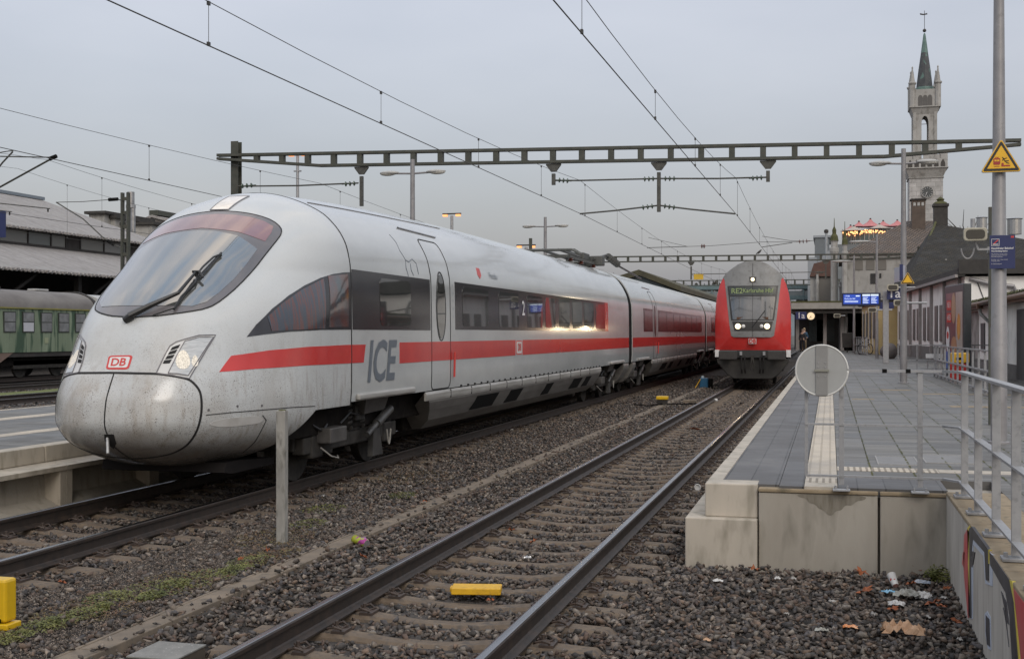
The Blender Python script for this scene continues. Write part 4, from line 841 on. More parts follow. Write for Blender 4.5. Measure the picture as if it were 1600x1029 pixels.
for xx in (.098, .765): 
    p_ = mk('post', MB().box(xx-.022, xx+.022, RY+.012, RY+.032, .58, zt-.012), M_galv, ra, bevel=.002); mk('foot_plate', MB().box(xx-.075, xx+.075, RY-.03, RY+.09, .529, .545), M_galv, p_, bevel=.003)
    for bx in (xx-.05, xx+.05): mk('bolt', MB().cyl((bx, RY+.02, .545), (bx, RY+.02, .575), .011, n=8), M_galv, p_)
mk('free_end_post', MB().box(-.222, -.192, RY+.012, RY+.030, zb, zt), M_galv, ra, bevel=.002)
for px in (1382, 1419): c = at(px, 577, Y=RY+.02); mk('black_tape_band', MB().obox((c.x, c.y, zt), (.04, .05, .034)), M_blk, ra, bevel=.003)
dc = at(1284, 578.5, Y=RY-.05)
sd = thing('round_sign', 'back of a round pale grey sign plate clamped to the railing by a vertical strap', 'sign', (dc.x, dc.y, dc.z-.23))
M_plate = mat('sign_back_grey', (.34, .35, .345), (.29, .295, .29), 3, .45)
mk('disc', MB().cyl((dc.x, dc.y-.004, dc.z), (dc.x, dc.y+.004, dc.z), .222, n=64), M_plate, sd)
rg = [(dc.x+.224*math.cos(a), dc.y, dc.z+.224*math.sin(a)) for a in np.linspace(0, 2*math.pi, 65)]; mk('rim', MB().tube(rg, .009, 8), mat('rim_white', (.52, .52, .50), rough=.4), sd, smooth=True)
mk('strap', MB().box(dc.x-.052, dc.x+.05, dc.y-.016, dc.y-.0045, dc.z-.222, dc.z+.222), mat('strap_grey', (.23, .23, .225), (.19, .19, .185), 5, .5), sd, bevel=.002); mk('clamp', MB().box(dc.x-.065, dc.x+.063, dc.y-.028, dc.y-.0165, dc.z-.012, dc.z+.010), mat('clamp_dirty', (.2, .2, .17), rough=.6), sd, bevel=.002)
for x in (-.03, .03):
    for z in (.03, .07, -.05): mk('screw', MB().cyl((dc.x+x, dc.y-.022, dc.z+z), (dc.x+x, dc.y-.016, dc.z+z), .006, n=8), M_galv, sd)
# ================================================================ left platform
def lplat():
    struct(mk('left_platform', MB().box(-14.4, -9.6, 4, 110, -.3, .46), M_wallc)); struct(mk('left_paving', MB().box(-14.38, -9.55, 4, 110, .461, .55), M_slab))
    for x0, x1 in ((-13.1, -12.75), (-11.0, -10.7)): struct(mk('left_tactile_strip', MB().box(x0, x1, 4, 110, .5, .553), M_tact))
    struct(mk('left_far_edge', MB().box(-14.5, -14.37, 4, 110, .2, .556), M_edge))
    w = thing('left_platform_edge', 'pale precast edge wall with square recesses below the left platform beside the white train', 'platform edge', (-9.3, 12, 0)); y = 5.0
    while y < 60:
        mk('edge_block', MB().prism([(-9.6, .34), (-9.32, .355), (-9.33, .553), (-9.56, .553), (-9.6, .5)], 'y', y+.01, y+1.99), M_edge, w, bevel=.01)
        o = mk('ledge', MB().prism([(-9.6, .27), (-9.02, .27), (-9.02, .325), (-9.33, .352), (-9.6, .352)], 'y', y+.005, y+1.995).box(-9.5, -9.03, y+.005, y+.12, -.28, .27).box(-9.5, -9.03, y+1.88, y+1.995, -.28, .27), M_edge, w)
        mk('recess', MB().add([(-9.26, y+.12, .27), (-9.26, y+1.88, .27), (-9.24, y+1.88, -.06), (-9.24, y+.12, -.06), (-9.04, y+.12, -.16), (-9.04, y+1.88, -.16)], [(0, 1, 2, 3), (3, 2, 5, 4)]), M_wallc, w, fix=False); y += 2
lplat()
# ================================================================ red double-deck train
RX = TR; RF = 45.7
M_redp = mat('train_red_paint', (.50, .034, .030), (.42, .027, .025), 1.0, .25, coat=.5); M_greym = mat('train_grey_mask', (.20, .205, .205), (.15, .152, .15), 2.5, .4, c3=(.11, .11, .105), s3=9, lo3=.55, hi3=.8)
out = [(0, 4.64), (.30, 4.61), (.55, 4.50), (.78, 4.34), (.98, 4.18), (1.10, 4.02), (1.22, 3.75), (1.32, 3.40), (1.37, 3.0), (1.39, 2.5), (1.39, 1.9), (1.38, 1.33), (1.36, 1.05)]
outl = [(RX+x, z) for x, z in out]+[(RX-x, z) for x, z in out[::-1][:-1]]
def rfy(x, z): x = abs(x-RX); return RF+.03+.42*(x/1.39)**3.2+.30*max(0, z-2.0)**1.35*.42+(.0 if z > 1.6 else 0)
RT = thing('red_regional_train', 'red double deck regional train with grey cab and lit lamps approaching on the middle track', 'train', (RX, RF, 0))
def rshell(y1):
    n = len(outl); rings = [.001, .2, .4, .6, .75, .88, .96, 1.0]; cx, cz = RX, 2.7; V = []
    for s_ in rings:
        for x, z in outl: X, Z = cx+(x-cx)*s_, cz+(z-cz)*s_; V.append((X, rfy(X, Z), Z))
    for y in (RF+1.6, RF+3, y1):
        for x, z in outl: V.append((x, y, z))
    k = len(rings)+3; F = [(i*n+j, i*n+(j+1) % n, (i+1)*n+(j+1) % n, (i+1)*n+j) for i in range(k-1) for j in range(n)]; F.append(tuple(range((k-1)*n, k*n)))
    return V, F
mk('cab_shell', rshell(RF+26.6), M_redp, RT, smooth=True, angle=50)
def roofcap():
    top = [p for p in outl if p[1] > 4.0]; top = sorted(top, key=lambda p: p[0]); n = len(top); V = []; cx, cz = RX, 2.7
    for s_, yy in ((.90, None), (1.0, None), (1.0, RF+1.6), (1.0, RF+26.6)):
        for x, z in top:
            X, Z = cx+(x-cx)*s_, cz+(z-cz)*s_; V.append((cx+(X-cx)*1.008, (rfy(X, Z)-.008) if yy is None else yy, cz+(Z-cz)*1.004+.004))
    return V, [(i*n+j, i*n+j+1, (i+1)*n+j+1, (i+1)*n+j) for i in range(3) for j in range(n-1)]
mk('grey_roof', roofcap(), M_greym, RT, smooth=True, angle=60)
def rpatch(name, poly, ma, parent, off=.01, res=.12):
    poly = resample([(RX+x, z) for x, z in poly], .08, True); v, f = fill2d(poly, res); V = [(x, rfy(x, z)-off, z) for x, z in v]; nn_ = np.zeros((len(V), 3)); nn_[:, 1] = -1
    V2, F2 = rim(V, f, nn_, off+.02); return mk(name, (V2, F2), ma, parent, smooth=True, angle=40)
msk = rpatch('cab_mask', [(0, 4.62), (.30, 4.59), (.55, 4.48), (.78, 4.32), (.98, 4.16), (1.05, 4.03), (.95, 3.2), (.86, 2.4), (.78, 1.85), (.68, 1.80), (-.68, 1.80), (-.78, 1.85), (-.86, 2.4), (-.95, 3.2), (-1.05, 4.03), (-.98, 4.16), (-.78, 4.32), (-.55, 4.48), (-.30, 4.59)], M_greym, RT, .010)
rw = rpatch('windscreen_surround', [(-.93, 3.71), (.93, 3.71), (.78, 2.42), (-.78, 2.42)], mat('cab_black', .02, rough=.3), msk, .016)
rpatch('destination_display', [(-.86, 3.66), (.86, 3.66), (.82, 3.36), (-.82, 3.36)], mat('display_panel', (.035, .045, .042), (.06, .07, .065), 3, .15, coat=.3), msk, .024)
rpatch('windscreen', [(-.83, 3.30), (.83, 3.30), (.72, 2.46), (-.72, 2.46)], mat('cab_glass', (.05, .055, .058), (.09, .095, .10), 1.2, .04, spec=1, coat=.8), msk, .024)
M_led = mat('display_led', (.24, .30, .14), emit=(.42, .62, .22), estr=.05, rough=.5)
Vt, Ft = text_vf('RE2', .27, 'LEFT', .004); mk('display_lettering', ([(RX-.79+v[0], rfy(RX-.79+v[0], 3.52)-.05, 3.51+v[1]) for v in Vt], Ft), M_led, msk, fix=False)
Vt, Ft = text_vf('Karlsruhe Hbf', .215, 'LEFT', .003); mk('display_lettering', ([(RX-.36+v[0]*.90, rfy(RX-.36+v[0]*.9, 3.52)-.05, 3.52+v[1]) for v in Vt], Ft), M_led, msk, fix=False)
rpatch('lamp_panel', [(-.74, 2.38), (.74, 2.38), (.66, 2.03), (-.66, 2.03)], mat('cab_black', .02), msk, .018)
rpatch('roof_lamp_housing', [(-.13, 4.04), (.13, 4.04), (.11, 3.83), (-.11, 3.83)], mat('cab_black', .02), msk, .018)
M_hot = mat('lit_headlamp', (1, .9, .7), emit=(1.0, .76, .44), estr=2.6)
def lampd(x, z, r, m, off=.03, nm='headlamp'): y = rfy(RX+x, z)-off; return mk(nm, MB().lathe([(r, 0), (r, .02), (r*.8, .035), (.002, .04)], (0, 0, 0), 24).xf(lambda v: (RX+x+v[0], y-v[2], z+v[1])), m, msk, smooth=True)
lampd(-.53, 2.20, .10, M_hot); lampd(.53, 2.20, .10, M_hot); lampd(0, 3.94, .065, M_hot); lampd(-.33, 2.20, .07, M_lens, nm='marker_lamp'); lampd(.33, 2.20, .07, M_lens, nm='marker_lamp')
mk('wiper', MB().tube([(RX-.02, rfy(RX, 2.2)-.05, 2.18), (RX+.18, rfy(RX, 2.4)-.06, 2.42), (RX+.45, rfy(RX, 2.8)-.05, 2.78)], .016, 6).tube([(RX+.46, rfy(RX, 2.5)-.05, 2.48), (RX+.46, rfy(RX, 3.1)-.05, 3.12)], .010, 6), M_rubber, msk)
for x in (-.62, .62): mk('cab_seat_shape', MB().obox((RX+x*.75, rfy(RX, 2.6)-.026, 2.5), (.22, .004, .09)), mat('brown_trim', (.09, .04, .02), rough=.6), msk)
mk('centre_seam', MB().tube([(RX, rfy(RX, z)-.022, z) for z in np.linspace(1.82, 4.55, 20)], .006, 4), M_seam, msk)
em = rpatch('emblem', [(-.14, 1.75), (.14, 1.75), (.14, 1.55), (-.14, 1.55)], mat('logo_white', .6), RT, .016); Vt, Ft = text_vf('DB', .19, 'CENTER', .006); mk('letters', ([(RX+v[0], rfy(RX, 1.65)-.04, 1.65+v[1]) for v in Vt], Ft), M_logo, em, fix=False)
mk('emblem_frame', MB().tube([(RX+x, rfy(RX+x, z)-.02, z) for x, z in ((-.12, 1.735), (.12, 1.735), (.12, 1.565), (-.12, 1.565), (-.12, 1.735))], .007, 4), M_logo, em)
# chassis, buffers, couplings
bf = mk('front_apron', MB().prism([(RX-1.33, 1.02), (RX+1.33, 1.02), (RX+1.30, .85), (RX+.95, .42), (RX+.70, .25), (RX-.70, .25), (RX-.95, .42), (RX-1.30, .85)], 'y', RF+.30, RF+2.0), mat('apron_grey', (.022, .021, .02), (.038, .036, .033), 4, .6), RT, bevel=.03)
mk('white_corner', MB().box(RX-1.38, RX-1.22, RF+.25, RF+1.2, 1.06, 1.325), M_txtw, RT); mk('white_corner', MB().box(RX+1.22, RX+1.38, RF+.25, RF+1.2, 1.06, 1.325), M_txtw, RT)
mk('buffer_beam', MB().box(RX-1.2, RX+1.2, RF+.16, RF+.5, 1.04, 1.32), mat('beam_dark', .03, rough=.7), RT)
for s in (-1, 1):
    mk('buffer', MB().cyl((RX+s*.875, RF+.2, 1.10), (RX+s*.875, RF-.28, 1.10), .12, n=20).obox((RX+s*.875, RF-.31, 1.14), (.66, .06, .34)), mat('buffer_dark', (.04, .038, .036), (.03, .028, .027), 6, .5), RT, bevel=.05)
    for x in (.28, .40): mk('brake_hose', MB().tube([(RX+s*x, RF+.12, 1.05), (RX+s*x, RF-.05, .95), (RX+s*x, RF-.03, .62), (RX+s*(x-.02), RF+.1, .48)], .03, 8), M_rubber, RT)
    mk('hose_tap', MB().obox((RX+s*.42, RF+.08, 1.2), (.09, .1, .14)), M_galv, RT)
mk('coupling_hook', MB().obox((RX, RF+.05, 1.04), (.11, .35, .16)).tube([(RX, RF-.1, 1.05), (RX+.06, RF-.12, .8), (RX+.05, RF-.1, .58), (RX-.05, RF-.1, .58), (RX-.06, RF-.12, .8), (RX, RF-.1, 1.05)], .028, 6), M_dark2, RT)
mk('running_gear', MB().box(RX-1.1, RX+1.1, RF+2, RF+52, .5, 1.05), M_dark, RT)
for i, y0 in enumerate((RF+27.2,)):
    mk('coach_body', MB().prism(outl, 'y', y0, y0+26.2), M_redp, RT, smooth=True, angle=40)
for y0 in (RF, RF+27.2):
    mk('grey_window_band', MB().box(RX+1.386, RX+1.398, y0+3.2, y0+25.8, 1.42, 2.18), M_greym, RT); mk('upper_window_band', MB().box(RX+1.34, RX+1.396, y0+5, y0+24, 2.75, 3.3), M_greym, RT)
    for k in range(7): mk('window', MB().box(RX+1.39, RX+1.402, y0+5.4+k*2.6, y0+7.3+k*2.6, 2.8, 3.25), M_glass, RT); mk('window', MB().box(RX+1.39, RX+1.404, y0+5.4+k*2.6, y0+7.3+k*2.6, 1.48, 2.12), M_glass, RT)
for yc in (RF+4, RF+22, RF+31, RF+49):
    for s in (-1.3, 1.3):
        for x in (-.75, .75): mk('wheel', MB().cyl((RX+x-.06, yc+s, .46), (RX+x+.06, yc+s, .46), .46, n=28), M_dark2, RT)
# the lamps' own light
for x, z in ((-.53, 2.2), (.53, 2.2), (0, 3.94)):
    l = bpy.data.lights.new('headlamp_light', 'SPOT'); l.energy = 14; l.color = (1, .78, .5); l.spot_size = math.radians(60); l.spot_blend = .8; l.shadow_soft_size = .08; o = bpy.data.objects.new('headlamp_light', l); COL.objects.link(o); o.parent = RT; o.location = (x, -.12, z); o.rotation_euler = (math.radians(86), 0, math.pi)
RT.rotation_euler = (0, 0, math.radians(1.75))
# ================================================================ overhead line
M_mast = mat('mast_green', (.038, .043, .034), (.062, .065, .052), 6, .6, c3=(.05, .04, .03), s3=12, lo3=.55, hi3=.75); M_wire = mat('wire_dark', (.035, .033, .03), rough=.5); M_insg = mat('insulator_green', (.045, .07, .05), rough=.25, coat=.5); M_tube = mat('cantilever_tube', (.09, .09, .08), (.05, .05, .045), 10, .5, metal=.3)
def ins_string(a, b, r=.085, k=3):
    a, b = Vector(a), Vector(b); d = (b-a)/(k+1); m = MB().cyl(a, b, .018, n=6)
    for i in range(1, k+1): c = a+d*i; n_ = d.normalized(); m.tube([c-n_*.035, c-n_*.01, c+n_*.01, c+n_*.035], [.025, r, r*.9, .025], 12)
    return m
def gantry(label, Y, xl, xr, zl, zr, hgt, hangers, bay=.93, taper=3.2, posts=True, colour=M_mast, wl=.27, topx=.45):
    g = thing('line_gantry', label, 'gantry', (xl, Y, 0), 'overhead line gantries'); Zt = lambda x: zl+(zr-zl)*(x-xl)/(xr-xl)
    def hh(x): e = min(x-(xl-.5), (xr+.5)-x); return .16+(hgt-.16)*min(1, max(0, e/taper/1.25))
    mk('top_chord', MB().bar((xl-.55, Y, Zt(xl-.55)-.045), (xr+.55, Y, Zt(xr+.55)-.045), .22, .09), colour, g)
    xs = [xl-.55, xl+taper, xr-taper, xr+.55]
    for a, b in zip(xs[:-1], xs[1:]): mk('bottom_chord', MB().bar((a, Y, Zt(a)-hh(a)), (b, Y, Zt(b)-hh(b)), .22, .085), colour, g)
    x = xl+.9; n = 0
    while x < xr-.6 and n < 95: mk('web_post', MB().box(x-.085, x+.085, Y-.09, Y+.09, Zt(x)-hh(x)+.03, Zt(x)-.07), colour, g); x += bay; n += 1
    for xm, zt_ in ((xl, zl+topx), (xr, zr+topx)): mk('mast', MB().box(xm-wl/2, xm+wl/2, Y+.12, Y+.145, -.3, zt_).box(xm-wl/2, xm+wl/2, Y+.375, Y+.40, -.3, zt_).box(xm-.02, xm+.02, Y+.145, Y+.375, -.3, zt_), colour, g)
    return g, (lambda x: Zt(x)-hh(x)-.05)
GY = 37.5
g1, zb1 = gantry('nearest dark green gantry spanning above the front of both trains', GY, -19.6, 4.75, 8.02, 7.53, .47, ())
def hanger(g, x, Y, z1, zb):
    mk('hanger', MB().box(x-.055, x+.055, Y-.05, Y+.05, z1, zb(x)-.3).prism([(x-.24, zb(x)+.01), (x+.24, zb(x)+.01), (x+.24, zb(x)-.03), (x+.08, zb(x)-.24), (x-.08, zb(x)-.24), (x-.24, zb(x)-.03)], 'y', Y-.04, Y+.04), M_tube, g)
def hx(px, Y=GY): return at(px, 300, Y=Y).x
for px, py in ((565, 322), (865, 289), (1029.5, 331), (1200, 284)): hanger(g1, hx(px), GY, at(px, py, Y=GY).z, zb1)
def arm(g, pts, px_ins, Y=GY):
    P = [at(px, py, Y=Y) for px, py in pts]; mk('registration_arm', MB().tube(P, .026, 8), M_tube, g)
    for a, b in px_ins: mk('insulator', ins_string(at(*a, Y=Y-.0), at(*b, Y=Y)), M_insg, g, smooth=True, angle=30)
arm(g1, [(372, 291), (466, 290), (560, 286)], [((372, 291), (400, 289)), ((534, 288), (560, 286))])
arm(g1, [(866, 282), (905, 282), (1029, 279)], [((868, 281), (893, 283)), ((1001, 280), (1027, 279))])
arm(g1, [(1031, 279), (1120, 279), (1198, 277)], [((1033, 279), (1060, 279)), ((1170, 279), (1196, 277))])
arm(g1, [(906, 334), (960, 329), (1028, 321)], [((998, 325), (1026, 321))]); arm(g1, [(1031, 321), (1080, 327), (1149, 334)], [((1032, 321), (1060, 325))])
g2, zb2 = gantry('second gantry, crossing just above the roof of the red train', 90, -22, 6.1, 7.75, 7.6, .45, ()); 
for x in (-9.9, -5.2, -.3): hanger(g2, x, 90, 5.9, zb2)
mk('signal_plate', MB().box(-9.7, -9.0, 89.9, 89.93, 5.9, 6.3), mat('yellow_plate', (.55, .36, .03), (.45, .3, .03), 5, .5), g2)
mk('registration_arm', MB().cyl((-9.9, 90, 6.3), (-.3, 90, 6.35), .03, n=6), M_tube, g2)
for x in (-9.5, -5.6, -.7): mk('insulator', ins_string((x-.3, 90, 6.3), (x+.3, 90, 6.3)), M_insg, g2)
g3, zb3 = gantry('third gantry, small in the distance beyond the red train', 136, -26, 7.5, 7.9, 7.8, .65, ())
for x in (-9.9, -5.2): hanger(g3, x, 136, 6.2, zb3)
mk('signal_plate', MB().box(-9.9, -9.2, 135.9, 135.93, 6.3, 6.7), mat('yellow_plate', .4), g3)
# the crosswise span wires between the first two gantries
sw_ = thing('span_wire', 'thin crosswise span wires with insulators hanging above the red train', 'overhead wire', (TR, 74, 6.5))
YS = 74.
def sp(name, pts, r=.022, ma=M_wire): mk(name, MB().tube([at(px, py, Y=YS) for px, py in pts], r, 6), ma, sw_)
sp('wire', [(1011, 387), (1074, 385)]); sp('wire', [(1074, 385), (1110, 384), (1190, 378), (1245, 378)], .015); sp('wire', [(1190, 386), (1238, 379)]); sp('wire', [(1013, 371), (1074, 385)], .013); sp('wire', [(1191, 369), (1235, 376), (1262, 377), (1275, 375)], .016)
for a, b in (((1094, 384.5), (1103, 384.5)), ((1244, 378), (1266, 376))): mk('insulator', ins_string(at(*a, Y=YS), at(*b, Y=YS), .14), M_ins, sw_)
# contact and messenger wires with droppers
WG = 'overhead wires of the station'
def catenary(xc, label, anchors, zz=.15, ylist=None, near=(.2, 5.36, 5.6)):
    c = thing('overhead_wire', label, 'overhead wire', (xc, 0, 5.5), WG); pm = []; pc = []
    for (ya, zca, zma), (yb, zcb, zmb), sag in anchors:
        for i in range(13):
            t = i/12; y = ya+(yb-ya)*t; pm.append((xc, y, zma+(zmb-zma)*t-4*sag*t*(1-t))); pc.append((xc, y, zca+(zcb-zca)*t))
    mk('contact_wire', MB().tube(pc, .0085, 6), M_wire, c); mk('messenger_wire', MB().tube(pm, .006, 6), M_wire, c); ys = np.array([p[1] for p in pm]); zm_ = np.array([p[2] for p in pm]); zc_ = np.array([p[2] for p in pc]); y = pm[0][1]+1.5
    while y < 100:
        a, b = float(np.interp(y, ys, zm_)), float(np.interp(y, ys, zc_)); mk('dropper', MB().cyl((xc, y, b), (xc, y, a), .005 if y > 20 else .004, n=5).obox((xc, y, b+.02), (.03, .05, .05)).obox((xc, y, a-.02), (.03, .05, .05)), M_wire, c); y += 6.1
    return c
catenary(TR, 'contact and messenger wire above the track of the red train', [((-6, 5.25, 6.3), (GY, 5.57, 6.66), .62), ((GY, 5.57, 6.66), (90, 5.5, 6.5), .5), ((90, 5.5, 6.5), (160, 5.5, 6.6), .5)])
catenary(TI, 'contact and messenger wire above the white high speed train', [((-12, 5.42, 6.9), (GY, 5.70, 6.74), .7), ((GY, 5.70, 6.74), (90, 5.5, 6.6), .5), ((90, 5.5, 6.6), (160, 5.5, 6.6), .5)])
catenary(-16.4, 'contact and messenger wire left of the white train, sloping down across the sky', [((-5, 5.7, 6.75), (GY, 5.75, 6.92), .35), ((GY, 5.75, 6.92), (90, 5.6, 6.7), .5)])
catenary(-24.3, 'contact and messenger wire in front of the hall roof', [((5, 5.6, 7.4), (34, 5.6, 7.5), .35), ((34, 5.6, 7.5), (56, 5.6, 7.1), .3), ((56, 5.6, 7.1), (110, 5.6, 7.0), .5)])
catenary(-29.9, 'lower contact and messenger wire nearest to the hall', [((5, 5.8, 8.0), (40, 5.8, 8.2), .4), ((40, 5.8, 8.2), (60, 5.7, 7.6), .3), ((60, 5.7, 7.6), (110, 5.6, 7.0), .5)])
# lattice mast with cantilever at the left
lm = at(196, 400, Y=56); lmx, lmy = lm.x, 56.
LM = thing('lattice_mast', 'green lattice mast with cantilever standing in front of the long hall', 'mast', (lmx, lmy, 0)); zt1 = at(196, 301, Y=56).z
for dx in (-.17, .17): mk('leg', MB().box(lmx+dx-.06, lmx+dx+.06, lmy-.1, lmy+.1, -.2, zt1), M_mast, LM)
z = 1.0
while z < zt1: mk('rung', MB().box(lmx-.11, lmx+.11, lmy-.06, lmy+.06, z-.09, z+.09), M_mast, LM); z += .72
P = lambda px, py: at(px, py, Y=56); mk('cantilever', MB().tube([P(88, 316), P(130, 342), P(160, 370), P(178, 382), P(191, 388)], .035, 8).tube([P(88, 316), P(130, 315), P(170, 312)], .02, 6), M_tube, LM); mk('insulator', MB().tube([P(170, 312), P(184, 311)], .09, 10).tube([P(184, 311), P(193, 314)], .02, 6), M_blk, LM); mk('insulator', MB().tube([P(168, 376), P(178, 382)], .09, 10), M_blk, LM)
ca = thing('line_cantilever', 'grey tube cantilever reaching in from the left above the sidings', 'cantilever', tuple(at(-30, 300, Y=34)), 'cantilevers')
P = lambda px, py: at(px, py, Y=34); mk('strut', MB().tube([P(-20, 303), P(4, 290), P(84, 246)], .033, 8), M_tube, ca); mk('tie', MB().tube([P(-20, 244), P(84, 246)], .022, 6), M_tube, ca); mk('end_clamp', MB().tube([P(78, 248), P(88, 244)], .07, 8), M_blk, ca)
P = lambda px, py: at(px, py, Y=40); cb = thing('line_cantilever', 'short cantilever tip beside the left edge of the picture', 'cantilever', tuple(P(-30, 290)), 'cantilevers'); mk('strut', MB().tube([P(-20, 285), P(4, 254), P(20, 237)], .033, 8), M_tube, cb); mk('tie', MB().tube([P(-20, 242), P(8, 237), P(22, 235)], .02, 6), M_tube, cb)
for (a, b, c_) in (((4, 318), (78, 326), 81), ((4, 329), (18, 331), 20)):
    P = lambda px, py: at(px, py, Y=44); q = thing('steady_arm', 'thin steady arm of the overhead line in front of the hall roof', 'line arm', tuple(P(*a)), 'steady arms'); mk('arm', MB().tube([P(a[0]-20, a[1]-2), P(*b)], .025, 6), M_tube, q); mk('dropper_clamp', MB().tube([P(b[0]-3, b[1]), P(b[0]-3, b[1]+5)], .03, 6), M_blk, q)
bs = at(6, 380, Y=36); tag(mk('blue_sign', MB().box(bs.x-.45, bs.x+.05, 36, 36.05, at(0, 371, Y=36).z, at(0, 330, Y=36).z), mat('sign_blue', (.014, .022, .085), (.018, .027, .10), 4, .4), loc=(bs.x, 36, 4.5)), 'edge of a plain dark blue sign at the left picture border', 'sign')
# ================================================================ poles, lamps and signs on the platforms
M_pole = mat('pole_grey', (.20, .195, .20), (.26, .255, .26), 3, .45, metal=.2, c3=(.15, .145, .145), s3=10, lo3=.6, hi3=.85); M_lampw = mat('lamp_head_grey', (.38, .38, .37), (.30, .30, .29), 5, .4)
M_blue = mat('sign_blue', .1); M_yel = mat('warning_yellow', (.72, .42, .02), (.65, .36, .015), 5, .4); M_tri = mat('sign_rim_grey', .35, rough=.4)
def lamp_post(label, X, Y, H, r0=.10, r1=.065, sgn=(1, -1), base=PZ, heads=True, arm=.35, hd=.62, group='lamp posts', tilt=.02):
    t = thing('lamp_post', label, 'lamp post', (X, Y, base), group)
    mk('pole', MB().tube([(X, Y, base), (X, Y, base+2.2), (X, Y, base+2.21), (X, Y, H)], [r0, r0, r0*.86, r1], 20), M_pole, t, smooth=True, angle=30)
    mk('foot_ring', MB().lathe([(r0*1.5, 0), (r0*1.5, .02), (r0*1.02, .03)], (X, Y, base), 16), M_pole, t)
    if heads:
        for s in sgn:
            mk('lamp_arm', MB().tube([(X, Y, H-.42), (X+s*(arm+.1), Y, H-.40)], .03, 8), M_pole, t)
            h = mk('lamp_head', MB().ball((X+s*(arm+hd/2), Y, H-.40+tilt), (hd/2, .13, .065), 16, 8), M_lampw, t, smooth=True); mk('lamp_glass', MB().ball((X+s*(arm+hd/2+.05), Y, H-.43+tilt), (hd/2.6, .11, .06), 16, 8), mat('lamp_glass_dull', (.5, .49, .45), rough=.2), t, smooth=True)
    return t
lamp_post('double headed grey lamp post standing beside the railing of the right platform', 1.99, 35.7, 7.1, .10, .062, arm=.32)
lamp_post('double headed grey lamp post behind the front car of the white train', -12.0, 34.2, 7.1, .10, .065, arm=.42)
lamp_post('farther double headed grey lamp post behind the pantograph of the white train', -12.0, 51.6, 7.0, .10, .065, arm=.42)
a = at(1370, 560, Z=PZ); lamp_post('thin grey lamp post with single head left of the platform sign 1a', a.x, a.y, at(1370, 366, Y=a.y).z, .09, .06, sgn=(-1,), arm=.3, hd=1.2)
a = at(1334.5, 552, Z=PZ); lamp_post('thin lamp post behind the departure display', a.x, a.y, at(1334, 399, Y=a.y).z, .09, .06, sgn=(-1,), arm=.2, hd=1.4)
a = at(1313, 546, Z=PZ); LP3 = lamp_post('short post with warning triangle and camera left of the departure display', a.x, a.y, at(1313, 440, Y=a.y).z, .13, .1, heads=False)
cpos = at(1309, 450, Y=a.y); mk('camera', MB().obox((cpos.x-.1, a.y-.1, cpos.z+.1), (.75, .3, .22), ry=-.3), M_lampw, LP3, bevel=.03)
# big pole with triangle warning sign and the smoke-free station sign
BX, BY = 2.06, 16.39
BP = thing('platform_pole', 'tall tapering grey pole at the right edge of the picture', 'pole', (BX, BY, PZ))
mk('pole', MB().tube([(BX, BY, PZ), (BX, BY, 2.0), (BX, BY, 2.01), (BX, BY, 6.6)], [.098, .098, .094, .060], 28), M_pole, BP, smooth=True, angle=30); mk('foot_ring', MB().lathe([(.13, 0), (.13, .02), (.10, .03)], (BX, BY, PZ), 20), M_pole, BP)
def tri_sign(cx, cy, cz, s, label, pict=True):
    t = thing('warning_sign', label, 'warning sign', (cx, cy, cz-.4*s), 'yellow triangle signs')
    def tri(k, r):      # rounded triangle
        pts = []
        for a0 in (90, 210, 330):
            ccx, ccz = (k-r*2)*math.cos(math.radians(a0)), (k-r*2)*math.sin(math.radians(a0)); pts += [(cx+ccx+r*math.cos(math.radians(a0-60+i*20)), cz+ccz+r*math.sin(math.radians(a0-60+i*20))) for i in range(7)]
        return pts
    mk('plate', MB().prism(tri(s*.60, s*.045), 'y', cy, cy+.03), M_tri, t); mk('face', MB().prism(tri(s*.585, s*.042), 'y', cy-.004, cy), M_yel, t); mk('black_border', MB().prism(tri(s*.535, s*.03), 'y', cy-.007, cy-.004), mat('sign_black', .015, rough=.4), t); mk('yellow_field', MB().prism(tri(s*.41, s*.01), 'y', cy-.010, cy-.007), M_yel, t)
    if pict:
        u = s; M_pr = mat('pictogram_red', (.30, .03, .025), rough=.45); K = mat('sign_black', .015)
        x0, z0 = cx-.11*u, cz-.03*u; b = rr(x0-.085*u, x0+.085*u, z0-.075*u, z0+.10*u, .03*u, 4); mk('train_pictogram', MB().prism(b, 'y', cy-.013, cy-.010), M_pr, t)
        mk('train_pictogram_windows', MB().box(x0-.06*u, x0-.006*u, cy-.015, cy-.013, z0+.01*u, z0+.06*u), M_yel, t); mk('train_pictogram_windows', MB().box(x0+.006*u, x0+.06*u, cy-.015, cy-.013, z0+.01*u, z0+.06*u), M_yel, t)
        mk('train_pictogram_pantograph', MB().box(x0-.045*u, x0+.045*u, cy-.013, cy-.010, z0+.115*u, z0+.13*u), M_pr, t); mk('track_pictogram', MB().box(x0-.07*u, x0+.07*u, cy-.013, cy-.010, z0-.125*u, z0-.11*u), M_pr, t); mk('platform_pictogram', MB().prism([(x0+.11*u, z0-.125*u), (x0+.33*u, z0-.125*u), (x0+.33*u, z0-.09*u), (x0+.17*u, z0-.09*u), (x0+.17*u, z0-.03*u), (x0+.12*u, z0-.03*u)], 'y', cy-.013, cy-.010), M_pr, t)
        f = MB().ball((x0+.15*u, cy-.012, z0+.11*u), (.018*u, .002, .018*u), 10, 6)
        for p, q in (((.16, .09), (.20, .02)), ((.20, .02), (.25, -.03)), ((.20, .02), (.30, .02)), ((.17, .075), (.25, .10)), ((.165, .085), (.14, .03)), ((.25, -.03), (.31, -.05))): f.bar((x0+p[0]*u, cy-.012, z0+p[1]*u), (x0+q[0]*u, cy-.012, z0+q[1]*u), .02*u, .004, (0, 1, 0))
        mk('figure_pictogram', f, K, t)
    return t
